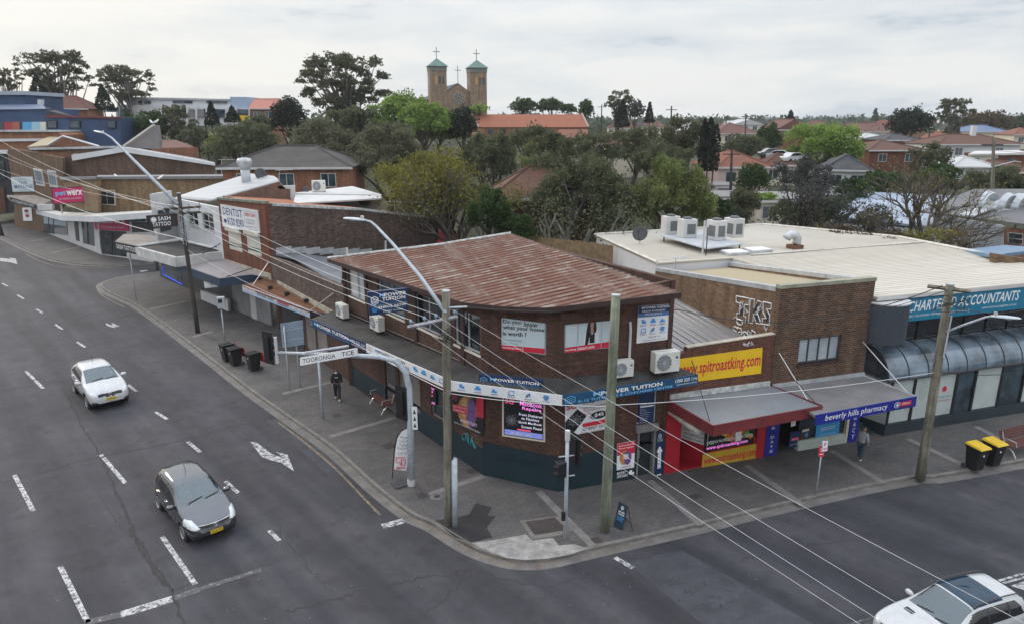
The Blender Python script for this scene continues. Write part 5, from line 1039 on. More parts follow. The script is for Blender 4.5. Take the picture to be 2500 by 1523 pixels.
    m=MB(); q=np.array(cc); m.add([q[1],q[3],q[2],q[0],q[1]+[.1,.25,0],q[3]+[.1,.25,0],q[2]+[.1,.25,0],q[0]+[.1,.25,0]],[(0,1,2,3),(7,6,5,4),(0,4,5,1),(1,5,6,2),(2,6,7,3),(3,7,4,0)]); m.build('screen_wall',M_wht,T)
dentist()
def white_shop():
    T=thing('tattoo_shop','white painted two storey brick shop with sash windows and a white canopy','shop',tuple(WL.P(22,.1,-4)))
    u0,u1=16.0,27.6; hs=[(20.55,22.95,6.42,7.66),(23.85,26.25,6.36,7.86)]
    w=MB(); wallholes(w,WL,u0,u1,3.4,8.5,hs,.14); w.build('front_wall',plain('white_painted_brick',(.56,.57,.58),.8,.12,2.5),T)
    for h in hs: window(T,WL,h,M_glass,M_wht,(.5,),(.5,),fw=.1,sill=M_wht)
    # splayed left corner piece, taller
    Wq=Wl(WL.P(11.0,0,-6.5)[:2],WL.P(17.2,0,.02)[:2])
    c=MB(); px=[(362,457),(369,465),(455,475),(450,585),(372,560)]; hh=[Wq.hit(*q) for q in px]
    zt=Wq.hit(364,460)[1]; dr=(Wq.hit(378,520)[0],Wq.hit(405,520)[0],Wq.hit(390,566)[1],Wq.hit(390,512)[1])
    wallholes(c,Wq,Wq.hit(364,470)[0],Wq.L+.2,3.0,zt-.5,[dr],.3); c.build('corner_wall',M_wht,T)
    g=MB(); g.wbox(Wq,dr[0],dr[1],dr[2],dr[3],-.32,-.26); g.build('corner_door',M_glass,T)
    # roof
    r=MB(); polyZ(r,[(432,480,8.5),(527,487,8.55),(680,438,9.9),(668,430,10.1),(607,424,10.2),(480,464,9.0)],.12); r.build('roof',R_white,T)
    gt=MB(); gt.tube([G(432,484,8.45),G(512,490,8.45)],.13,6); gt.tube([G(512,490,8.5),G(680,443,9.75)],.14,6); gt.build('gutter',M_wht,T)
    # red-brown brick gable wall behind the dentist, with white capping
    b=MB(); traceN(b,[(545,492),(680,445),(707,470),(712,495),(640,490)],60,.3); b.build('gable_wall',brick('gable_brick',(.17,.075,.05),(.12,.05,.036),(.2,.15,.12),grime=.2),T)
    # white parapet roof to the rear
    z=9.0; R=MB(); polyZ(R,[(722,471,z),(860,455,z),(931,475,z),(931,484,z-.1),(716,497,z-.1)],.12); ro=R.build('rear_roof',M_wht,T)
    q=MB(); traceN(q,[(708,472),(722,472),(930,476),(931,512),(905,512),(716,497)],60.5,.3); q.build('rear_wall',M_wht,T)
    q=MB(); traceN(q,[(679,455),(718,453),(719,495),(709,495),(709,462),(680,462)],60,.3); q.build('parapet_end',M_wht,T)
    d_=MB(); d_.tube([PD(931/S,480/S,60.3),PD(932/S,505/S,60.3),PD(925/S,515/S,60.3)],.09,6); d_.build('downpipe',M_wht,T)
    # canopy
    z=4.9; A=G(334,603,z); B_=G(430,629,z); C_=G(543,614,z); D_=G(440,590,z); E_=G(350,597,z)
    rf=MB(); q=[A,B_,C_,D_]; rf.prism2(q,[p-np.array([0,0,.12]) for p in q]); rf.build('canopy_roof',M_mem,T)
    f=MB(); fascia(f,[A,B_,C_],.75,.12); f.tube([A+[0,0,.05],D_+[0,0,.15],C_+[0,0,.1]],.16,4); f.build('canopy_fascia',plain('weathered_white_fascia',(.5,.5,.48),.7,.25,1.2),T)
    r2=MB(); polyZ(r2,[(281,590,4.9),(334,603,4.9),(420,590,5.0),(372,575,5.0),(302,572,4.9)],.2); r2.build('side_canopy_roof',M_membr,T)
    c=[G(280,591,4.95),G(280,591,4.95)-[0,0,.7],G(335,603,4.95)+[0,0,.03],G(335,603,4.95)-[0,0,.7]]
    board('awning_sign','black canopy edge board with white tattoo shop lettering at the lane corner','sign',c,M_black,[('t','SASH TATTOO',.06,.92,.22,.8,.01,0,W_)],th=.12)
    for p,q in ((WL.P(26.4,5.2,.05),C_+(A-C_)*.25),(WL.P(27.3,5.6,.05),C_+(B_-C_)*.45)): k=MB(); k.tube([p,q],.035,5); k.build('stay_rod',M_brownp,T)
    s=MB(); s.wbox(WL,10.0,27.5,.1,3.4,-.6,-.4); s.build('shopfront_wall',M_dkgrey,T)
    for a,b2,mt in (((397,652),(444,690),M_glassb),((490,700),(498,715),M_glass)):
        h0=WL.hit(a[0],a[1],-.38); h1=WL.hit(b2[0],b2[1],-.38); g=MB(); g.wbox(WL,h0[0],h1[0],h1[1]-.2,h0[1],-.4,-.36); g.build('shop_window',mt,T)
    M_neon=emit('blue_neon',(.02,.08,.9),.8); nb=MB(); nb.tube([WL.P(*WL.hit(x,y,-.3),-.3) for x,y in ((396,650),(399,671),(446,696))],.028,5); nb.build('neon_strip',M_neon,T)
    pc=MB(); p=G(388,660,0); pc.box((p[0],p[1],1.8),(.6,.6,3.4),0,.7); pc.build('corner_post',M_dkgrey,T)
white_shop()
c=[PD(358/S,529/S,57.5),PD(364/S,559/S,57.5),PD(425/S,524/S,56),PD(427/S,552/S,56)]
board('hanging_sign','black sign with white tattoo lettering and flower emblem on posts above the canopy','sign',c,M_black,[('c',.24,.68,.10,.2,W_),('t','SASH',.4,.86,.56,.9,.012,0,W_),('t','TATTOO',.16,.86,.1,.45,.012,0,W_)]+[('l',[(.24,.68),(.24+.13*math.cos(k*.63),.68+.26*math.sin(k*.63))],.03,W_) for k in range(10)],th=.25,frame=(M_brownp,.06))
def flue():
    p=PD(602/S,450/S,66); T=thing('roof_flue','tall galvanised flue with a flared white cowl on the white shop roof','flue',tuple(p-np.array([0,0,.6])))
    z=lambda y:PD(602/S,y/S,66)[2]
    m=MB(); m.tube([(p[0],p[1],z(455)),(p[0],p[1],z(413))],.42,14); m.build('pipe',M_galv,T,smooth=True)
    m=MB(); m.tube([(p[0],p[1],z(414)),(p[0],p[1],z(395)),(p[0],p[1],z(388)),(p[0],p[1],z(386))],[.45,.72,.6,.3],14); m.build('cowl',M_flash,T,smooth=True)
flue()
def dish(label,x,y,Y,r,az=-.6,mast=.7,mat=None):
    p=PD(x,y,Y); T=thing('satellite_dish',label,'dish',tuple(p-np.array([0,0,mast])))
    m=MB(); N=14; dirv=np.array([math.sin(az),-math.cos(az)*.9,.35]); dirv/=np.linalg.norm(dirv); a=np.cross(dirv,[0,0,1]); a/=np.linalg.norm(a); b=np.cross(a,dirv)
    vs=[p-dirv*.12*r]; fs=[]
    for j in range(1,4):
        q=r*j/3
        for k in range(N): an=2*math.pi*k/N; vs.append(p+a*q*math.cos(an)+b*q*math.sin(an)-dirv*.12*r*(1-(j/3)**2)*1.8)
    for k in range(N): fs.append((0,1+k,1+(k+1)%N))
    for j in range(2):
        for k in range(N): fs.append((1+j*N+k,1+(j+1)*N+k,1+(j+1)*N+(k+1)%N,1+j*N+(k+1)%N))
    m.add(vs,fs); o=m.build('reflector',mat or M_dkgrey,T,smooth=True); s=o.modifiers.new('s','SOLIDIFY'); s.thickness=.02
    m=MB(); m.tube([p-np.array([0,0,mast]),p-dirv*.15],.035,6); m.build('mast',M_galv,T)
    m=MB(); m.tube([p-b*r*.9,p+dirv*r*1.0],.02,5); m.box(p+dirv*r*1.0,(.1,.1,.1)); m.build('feed_arm',M_blk,T)
dish('dark satellite dish beside the flue on the white shop roof',628,420,67,.6,.7,1.0); dish('dark satellite dish on the white rear parapet above the rusty dentist roof',876,484,60,.48,.3,.7); dish('small dark satellite dish next to the rooftop air unit',735,459,63,.4,-.5,.6); dish('dark satellite dish near the rear corner of the cream roof',1540,562,46,.52,-.4,.7)
def antenna(label,x,y0,y1,Y,n=9,L=1.6,az=.2):
    a=PD(x,y0,Y); b=PD(x,y1,Y); T=thing('antenna',label,'antenna',tuple(a)); m=MB(); m.tube([a,b],.03,5); m.build('mast',M_galv,T)
    m=MB(); dx=np.array([math.cos(az),math.sin(az),0]); dy=np.array([-dx[1],dx[0],0]); m.tube([b-dx*L*.2,b+dx*L*.8],.02,4)
    for k in range(n): q=b+dx*L*(-.2+k/(n-1)); m.tube([q-dy*(.55-.03*k),q+dy*(.55-.03*k)],.012,4)
    m.build('boom',M_galv,T)
antenna('long television antenna at the rear end of the rusty dentist roof',950,508,486,58.,11,3.2,-.2); antenna('thin television antenna behind the white shop roof',672,455,410,70,7,1.6,.5); antenna('small television antenna on the beige pharmacy roof',1626,652,622,39,7,1.0,.3); antenna('television antenna beside the long white gutter',533,440,385,90,7,2.0,.2)
o=copy_tree(AC); o.location=tuple(PD(768,464,63)); o.rotation_euler=(0,0,.25); o.scale=(1.45,1.3,1.65); o['label']='white air unit standing on the white parapet roof left of the yellow tree'; o['group']='air units standing on the canopy'; del o['group']
for i,(x,y0,y1,lab) in enumerate(((1021,520,500,'white vent pipe on the far end of the rusty roof'),)):
    m=MB(); m.tube([PD(x,y0,58),PD(x,y1,58)],.05,6); tag(m.build('vent_pipe',M_wht),lab,'pipe')
for x,y0,y1,Y,lab in ((835,620,597,38,'white vent pipe standing on the rear edge of the big rusty roof'),(928,605,580,41,'grey vent pipe standing behind the big rusty roof')):
    m=MB(); m.tube([PD(x,y0,Y),PD(x,y1,Y)],.06,6); tag(m.build('vent_pipe',M_cream if 'white' in lab else M_galv),lab,'pipe')
# ---------------------------------------------------------------- across the lane: pet shop and massage shop
WP=Wl(G(106,568)[:2],G(246,624)[:2])
WP2=Wl((-48.18,79.98),(-39.3,75.0))
def hp(W,px,off=0): return [W.hit(x,y,off) for x,y in px]
def pet_shop():
    T=thing('pet_shop','tan brick corner shop across the lane with white awning and magenta signs','shop',tuple(G(220,615,0)-np.array([0,-6,0])))
    w=MB(); hole=WP.rect([(241,465),(243,500),(281,465),(283,501)])
    a=hp(WP,[(153,437),(240,436.4),(240,520),(162,505)]); w.wpoly(WP,a,-.3,0); traceN(w,[(238,436.4),(590,434),(590,480),(372,522),(238,522)],80.2,.3); w.build('upper_wall',B_tan,T)
    WQ=Wl((-60,80.2),(-10,80.2))
    f=MB(); c=hp(WQ,[(240.5,464.5),(243,501),(283.5,502),(281,464.5)]); f.wpoly(WQ,c[::-1],.0,.1); fo=f.build('window',M_cream,T)
    for s0,s1 in ((.05,.5),(.54,.95)):
        q=[(c[0][0]+(c[3][0]-c[0][0])*s+.0,c[0][1]+(c[3][1]-c[0][1])*s-.15) for s in (s0,s1)]+[(c[1][0]+(c[2][0]-c[1][0])*s,c[1][1]+(c[2][1]-c[1][1])*s+.15) for s in (s1,s0)]
        p=MB(); p.wpoly(WQ,q[::-1],.1,.13); p.build('pane',M_glass,fo)
    g=MB(); b=hp(WP,[(150,433),(240,432),(240,438),(153,441)]); g.wpoly(WP,b[::-1],-.4,.25); traceN(g,[(238,432),(592,430),(592,437),(238,438.5)],79.9,.6); g.build('gutter',M_sgrey,T)
    sf=MB(); a=hp(WP,[(93,512),(238,528),(246,625),(166,592),(102,566)]); sf.wpoly(WP,a[::-1],-.3,-.02); sf.wpoly(WP2,hp(WP2,[(236,522),(372,518),(376,640),(336,641),(246,626)])[::-1],-.3,-.02); sf.build('shopfront_wall',M_wht,T)
    for px,mt,nm in (([(103,521),(163,531),(165,573),(107,569)],M_glassb,'shop_window'),([(198,534),(227,538),(231,601),(204,594)],M_glassb,'shop_window'),([(242,562),(308,566),(309,627),(249,620)],M_glass,'shop_door'),([(322,542),(373,543),(374,566),(323,568)],M_glass,'shop_window'),([(180,532),(190,533),(194,590),(186,587)],M_dkgrey,'side_door')):
        V_=WP2 if px[0][0]>240 else WP; p=MB(); p.wpoly(V_,hp(V_,px)[::-1],-.02,.03); po=p.build(nm,mt,T)
    fl=MB(); fl.wpoly(WP,hp(WP,[(107,529),(162,537),(163,553),(108,546)])[::-1],.03,.04); fl.build('window_film',plain('pale_blue_film',(.35,.45,.52),.5,.3,3.),T)
    q=MB(); q.wpoly(WP,hp(WP,[(133,557),(165,558),(166,575),(134,571)])[::-1],.03,.05); q.build('sill_panel',M_sgrey,T)
    fr=MB()
    for x0,x1,y0,y1 in ((118,120,523,570),(272,274,564,622),(213,215,536,597),(130,132,526,572)): V_=WP2 if x0>240 else WP; fr.wpoly(V_,hp(V_,[(x0,y0),(x1,y0),(x1+2,y1),(x0+2,y1)])[::-1],.04,.07)
    fr.build('window_frames',M_blk,T)
    te=MB(); te.wpoly(WP2,hp(WP2,[(311,528),(353,527),(355,540),(312,541)])[::-1],.03,.3); te.build('teal_blind',plain('teal_blind_cloth',(.01,.10,.12),.7,.1,1.),T)
    # awning
    z=3.9; P=[WP.P(*WP.hit(x,y,1.3),1.3) for x,y in ((89,512),(150,527),(232,529))]+[WP2.P(*WP2.hit(372,519,1.0),1.0)]; Bk=[WP.P(*WP.hit(x,y,.01),.01) for x,y in ((100,506),(152,518),(236,521))]+[WP2.P(*WP2.hit(372,514,.01),.01)]
    aw=MB(); [aw.hexa([P[i]-[0,0,.25],P[i+1]-[0,0,.25],Bk[i+1]-[0,0,.25],Bk[i]-[0,0,.25]],[P[i],P[i+1],Bk[i+1],Bk[i]]) for i in range(3)]; aw.build('awning_roof',plain('dirty_white_awning',(.45,.44,.41),.8,.3,.5),T)
    f=MB(); fascia(f,P,.6,.1); f.build('awning_fascia',M_wall,T)
    r=MB(); polyY(r,[(238,433,80),(590,431,80),(590,426,92),(238,428,92)],.1); r.build('roof',R_grey,T)
pet_shop()
M_mag=plain('magenta_sign',(.50,.012,.11),.4,.08,1.); M_pblue=plain('sky_blue_lettering',(.12,.45,.75),.5,0)
pitems=[('t','pet',.09,.42,.42,.8,.03,0,M_pblue),('t','werx',.44,.93,.46,.82,.03,0,W_),('t','for healthy pet people',.2,.88,.18,.34,.005,0,M_lblue)]
board('pole_sign','magenta box sign with blue and white lettering on a post above the white awning','sign',[PD(127/S,461/S,83),PD(131/S,498/S,83),PD(205/S,457/S,82),PD(209/S,492/S,82)],M_mag,pitems,th=.35,frame=(M_brownp,.08))
m=MB(); m.tube([PD(149/S,498/S,83.2),PD(152/S,522/S,83.2)],.1,6); tag(m.build('sign_post',M_wht),'short pale post carrying the magenta box sign over the pet shop awning','post')
board('shop_sign','magenta shop sign under the white awning above the pet shop door','sign',[WP2.P(*WP2.hit(x,y,.1),.1) for x,y in [(230,532),(232,561),(312,530),(314,565)]],M_mag,[('t','petwerx',.12,.92,.42,.9,.03,0,W_),('t','for healthy pet people',.18,.88,.14,.34,.005,0,M_lblue)],th=.1)
def thai():
    Y=96; T=thing('massage_shop','brown brick two storey massage shop with long mossy side wall and white gable gutter','shop',tuple(PD(100/S,560/S,Y)))
    W=Wl(PD(15/S,500/S,103)[:2],PD(153/S,500/S,93)[:2])
    w=MB(); w.wpoly(W,hp(W,[(18,372),(22,362),(72,371),(153,386),(155,500),(105,568),(36,560),(34,470)])[::-1],-.3,0); w.build('front_wall',B_tan2,T)
    s=MB(); traceN(s,[(153,386),(175,380),(299,366),(521,402),(519,432),(153,440)],93.2,.3); s.build('side_wall',brick('mossy_brown_brick',(.18,.10,.065),(.09,.05,.036),(.07,.055,.045),grime=.65,stain=(.045,.035,.026),gs=.3),T)
    g=MB(); traceN(g,[(174,380),(298,360),(305,360),(521,398),(522,405),(300,372),(177,393)],92.7,.5); g.build('gable_gutter',M_wall,T)
    r=MB(); polyY(r,[(175,379,93),(299,360,93),(310,358,104),(190,372,104)],.1); polyY(r,[(299,360,93),(521,398,93),(500,390,104),(310,358,104)],.1); r.build('roof',R_grey,T)
    p=MB(); traceN(p,[(72,370),(75,361),(290,360),(297,364),(190,376),(110,372)],96,.4); p.build('parapet',B_tan2,T)
    c=MB(); traceN(c,[(70,362),(295,357),(296,362),(72,367)],95.6,.6); c.build('parapet_capping',M_flash,T)
    for px in ([(83,411),(103,415),(111,456),(90,452)],[(117,415),(137,418),(143,459),(123,456)]):
        f=MB(); h=hp(W,px); f.wpoly(W,h[::-1],0,.1); fo=f.build('window',M_wht,T)
        q=np.array(h)
        for s0,s1 in ((.08,.35),(.4,.63),(.68,.92)):
            a=q[0]+(q[1]-q[0])*s0;b=q[0]+(q[1]-q[0])*s1;c2=q[3]+(q[2]-q[3])*s1;d2=q[3]+(q[2]-q[3])*s0; a,b=a-[0,.25],b-[0,.25]; c2,d2=c2+[0,.25],d2+[0,.25]
            p=MB(); p.wpoly(W,[d2,c2,b,a],.1,.13); p.build('pane',M_frostb,fo)
    aw=MB(); polyY(aw,[(16,477,97),(84,477,95),(125,489,93),(128,500,93),(90,508,91.5),(25,486,95)],.3); aw.build('awning_roof',M_membr,T)
    w2=MB(); traceN(w2,[(90,500),(127,500),(128,512),(92,514)],91,.5); w2.build('awning_end',M_wht,T)
    board('wall_sign','pale massage shop sign with dark capitals on the brown brick front','sign',[W.P(*W.hit(x,y,.15),.15) for x,y in [(26,433),(31,469),(79,432),(83,468)]],M_lblue,[('t','THAI',.35,.72,.5,.72,.01,0,N_),('t','MASSAGE',.12,.96,.22,.46,.01,0,N_),('t','open 9060 0026',.3,.96,.04,.16,.0,0,M_gink),('t','relax',.2,.75,.8,.92,0,.3,M_gink)],th=.1)
    board('awning_sign','black accountant awning board with white capitals below the massage shop sign','sign',[PD(22/S,481/S,95),PD(30/S,497/S,95),PD(89/S,501/S,91.2),PD(91/S,510/S,91.2)],M_black,[('t','ACCOUNTANT FIRST',.06,.9,.25,.8,.01,0,W_)],th=.1)
    board('wall_poster','white food poster on the brown brick wall under the accountant awning board','poster',[W.P(*W.hit(x,y,.12),.12) for x,y in [(54,508),(57,540),(76,507),(79,540)]],M_wsign,[('c',.45,.75,.25,.12,M_maroon),('c',.5,.38,.25,.12,M_redp),('t','SWEETS',.2,.8,.52,.6,0,0,K_)],th=.05)
thai()
def left_edge():
    T=thing('black_shop','narrow black fronted shop at the left edge beside the massage shop','shop',tuple(PD(5,540,106)))
    m=MB(); traceN(m,[(-60,372),(16,371),(34,470),(36,520),(-60,530)],105,6); m.build('wall',plain('black_render',(.02,.022,.026),.6,.3,.6),T)
    m=MB(); traceN(m,[(-60,368),(16,367),(17,376),(-60,378)],104.6,.5); m.build('white_band',M_wall,T)
    m=MB(); traceN(m,[(-40,395),(8,394),(14,440),(-40,445)],104.8,.3); m.build('window',M_glass,T)
    m=MB(); traceN(m,[(-60,460),(8,458),(14,520),(-60,525)],104.7,.35); m.build('side_panel',B_shop,T)
    T=thing('brick_shop','long low brick shop with a white stripe in front of the blue building','shop',tuple(PD(60,355,112)))
    m=MB(); traceN(m,[(-40,321),(136,321),(150,330),(152,362),(-40,372)],112,10); m.build('wall',B_org,T)
    m=MB(); traceN(m,[(-40,340),(110,339),(112,345),(-40,347)],111.7,.4); m.build('white_stripe',M_wall,T)
    m=MB(); traceN(m,[(-40,319),(136,319),(138,323),(-40,323)],111.6,12); m.build('coping',M_flash,T)
    T=thing('gabled_hall','small brick hall with beige sheet gable roof behind the massage shop','building',tuple(PD(170/S,362/S,106)))
    m=MB(); traceN(m,[(112,358),(153,336),(240,358)],104,.3); m.build('gable_wall',B_org,T)
    m=MB(); polyY(m,[(66,359,104),(128,329,114),(154,331,114),(118,355,103.6)],.15); m.build('roof',M_beige,T)
    m=MB(); m.tube([PD(116/S,356/S,103.5),PD(154/S,333/S,103.5),PD(242/S,358/S,103.5)],.16,4); m.build('barge_board',M_wall,T)
    T=thing('fin_wall','grey triangular parapet fin rising behind the white gable gutter','wall',tuple(PD(345/S,362/S,99)))
    m=MB(); traceN(m,[(302,362),(377,308),(383,306),(389,345),(389,364)],98,.8); m.build('fin',plain('grey_render',(.2,.19,.19),.85,.12,.8),T)
    m=MB(); m.tube([PD(300/S,362/S,98),PD(378/S,307/S,98)],.3,4); m.build('coping',plain('pale_concrete_coping',(.34,.32,.3),.85,.2,1.),T)
    T=thing('tiled_house','small house with a dark pink tiled roof right of the grey fin','house',tuple(PD(425/S,365/S,112)))
    m=MB(); polyY(m,[(385,362,108),(475,360,108),(430,342,116),(385,344,116)],.2); m.build('roof',T_maroon,T)
    m=MB(); traceN(m,[(369,363),(480,361),(484,385),(430,384),(370,372)],107,.4); m.build('wall',B_org,T)
left_edge()
def cockatoo(label,p,yaw=0,s=1.):
    T=thing('cockatoo',label,'bird',tuple(p),yaw,'white cockatoos'); m=MB()
    L=lambda pts,r,n=8:m.tube(pts,r,n)
    L([(-.28,0,.10),(-.12,0,.13),(.0,0,.19),(.10,0,.28),(.16,0,.34),(.21,0,.345)],[.03,.075,.095,.075,.058,.02])
    o=m.build('body',M_wsign,T,smooth=True,local=True); 
    m=MB(); m.tube([(.13,0,.38),(.08,0,.43)],[.03,.006],5); m.build('crest',M_yel,T,local=True)
    m=MB(); m.tube([(.20,0,.345),(.245,0,.325)],[.022,.006],5); m.build('beak',M_blk,T,local=True)
    for y in (-.035,.035):
        m=MB(); m.tube([(.0,y,.12),(.01,y,0)],.012,4); m.build('leg',M_blk,T,local=True)
    T.scale=(s,s,s)
for i,(x,y,Y,yw,lab) in enumerate(((370,303.5,98,2.6,'white cockatoo perched highest on the grey triangular fin facing left'),(383,302.5,98.3,.3,'white cockatoo perched at the right tip of the grey fin'),(285,437,85.2,2.9,'white cockatoo alone on the tan shop gutter left of the pole arm'),(394,441,74,.3,'white cockatoo on the tan gutter next to the sloping lamp arm'))):
    cockatoo(lab,PD(x/S,y/S,Y),yw,1.5)
# ---------------------------------------------------------------- background buildings
def house(name,label,x0,x1,ye,yr,Y,dep,rot,wm,rm,kind='hip',nwin=2,over=.5,group=None,win=True,ridge=.35,chim=False,cat='house'):
    """front eave from pixel x0 to x1 at height ye (all D pixels) at depth Y, ridge seen at yr"""
    A=PD(x0,ye,Y); B=PD(x1,ye,Y); w=abs(B[0]-A[0])/max(math.cos(rot),.5); ze=(A[2]+B[2])/2; zr=PD((x0+x1)/2,yr,Y+dep/2)[2]
    zr=max(zr,ze+.12*dep*.5); zr=min(zr,ze+.36*dep)
    mid=np.array([(A[0]+B[0])/2,Y]); ux=np.array([math.cos(rot),math.sin(rot)]); uy=np.array([-ux[1],ux[0]])
    z0=gz(mid[0],Y+dep/2)-1.; z0=min(z0,ze-2.6)
    T=thing(name,label,cat,(mid[0],mid[1]+dep/2,z0),0,group)
    P=lambda a,b,z:np.array([*(mid+ux*a+uy*b),z])
    hw=w/2; q=[P(-hw+over,over,z0),P(hw-over,over,z0),P(hw-over,dep-over,z0),P(-hw+over,dep-over,z0)]
    m=MB(); m.hexa(q,[p+np.array([0,0,ze-z0]) for p in q]); 
    e=[P(-hw,0,ze),P(hw,0,ze),P(hw,dep,ze),P(-hw,dep,ze)]; r=MB()
    if kind=='hip':
        k=min(dep/2,hw*.9) if ridge is None else max(.0,hw*(1-ridge))
        if w>=dep: a,b=P(-hw+min(k,dep/2),dep/2,zr),P(hw-min(k,dep/2),dep/2,zr)
        else: a,b=P(0,hw,zr),P(0,dep-hw,zr)
        if w>=dep: r.add([*e,a,b],[(0,1,5,4),(1,2,5),(2,3,4,5),(3,0,4),(3,2,1,0)])
        else: r.add([*e,a,b],[(0,1,4),(1,2,5,4),(2,3,5),(3,0,4,5),(3,2,1,0)])
        cp_=[(a,b)]+([(e[0],a),(e[3],a),(e[1],b),(e[2],b)] if w>=dep else [(e[0],a),(e[1],a)])
    elif kind=='gable':     # ridge runs across the view
        a,b=P(-hw,dep/2,zr),P(hw,dep/2,zr); r.add([*e,a,b],[(0,1,5,4),(2,3,4,5),(3,2,1,0),(0,4,3),(1,2,5)]); cp_=[(a,b)]
        m.add([P(-hw+over,over,ze),P(-hw+over,dep-over,ze),P(-hw+over,dep/2,zr-.2),P(hw-over,over,ze),P(hw-over,dep-over,ze),P(hw-over,dep/2,zr-.2)],[(0,2,1),(3,4,5)])
    elif kind=='front':     # gable end faces the view
        a,b=P(0,0,zr),P(0,dep,zr); r.add([*e,a,b],[(0,4,5,3),(1,2,5,4),(3,2,1,0),(0,1,4),(2,3,5)]); cp_=[(a,b)]
        m.add([P(-hw+over,over*.0+.02,ze),P(hw-over,.02,ze),P(0,.02,zr-.2)],[(0,1,2)])
    else:
        zr2=ze+.25; r.add([*e,P(-hw,0,zr2),P(hw,0,zr2),P(hw,dep,zr),P(-hw,dep,zr)],[(4,5,6,7),(0,1,5,4),(1,2,6,5),(2,3,7,6),(3,0,4,7),(3,2,1,0)]); cp_=[]
    m.build('wall',wm,T); ro=r.build('roof',rm,T,udir=tuple(ux))
    if cp_:
        c=MB()
        for a,b in cp_: c.tube([a+[0,0,.03],b+[0,0,.03]],.11,4)
        c.build('ridge_tiles',rm,ro)
    if win:
        W=Wl(P(-hw+over,over,0)[:2],P(hw-over,over,0)[:2]); L=W.L
        for i in range(nwin):
            u=L*(i+.5)/nwin; hgt=min(1.3,(ze-z0)*.45); zc=ze-1.35
            f=MB(); f.wbox(W,u-.8,u+.8,zc-hgt/2-.08,zc+hgt/2+.08,0,.06); fo=f.build('window',M_wht,T); g=MB(); g.wbox(W,u-.72,u-.04,zc-hgt/2,zc+hgt/2,.06,.075); g.wbox(W,u+.04,u+.72,zc-hgt/2,zc+hgt/2,.06,.075); g.build('pane',M_glassb,fo)
    gt=MB(); fascia(gt,[e[0],e[1]],.2,.06); gt.build('gutter',M_wht if wm is not B_dark else M_brownp,T)
    if chim:
        c=MB(); p=P(hw*.2,dep*.45,zr); c.box(p+np.array([0,0,.5]),(.9,.7,2.4)); c.build('chimney',chim,T)
    return T
B_roofd=T_brown
house('brick_house','orange brick house with a grey brown hipped tile roof behind the white shop',523,846,404,352,74,12,.06,B_org,plain('x',(.1,.1,.1)) if False else T_brown,ridge=.3,nwin=3)
house('brick_house','dark brick house with an old red tile roof half hidden by the pale trunked gum',1178,1500,478,402,60,11,.0,brick('dark_maroon_brick',(.10,.04,.028),(.075,.03,.022),(.06,.035,.028),grime=.2),T_dred,ridge=.4,nwin=0,win=False)
house('church_hall','long church hall with a bright orange tiled gable roof below the church','',0,0,0,0,0,0,0,0) if False else None
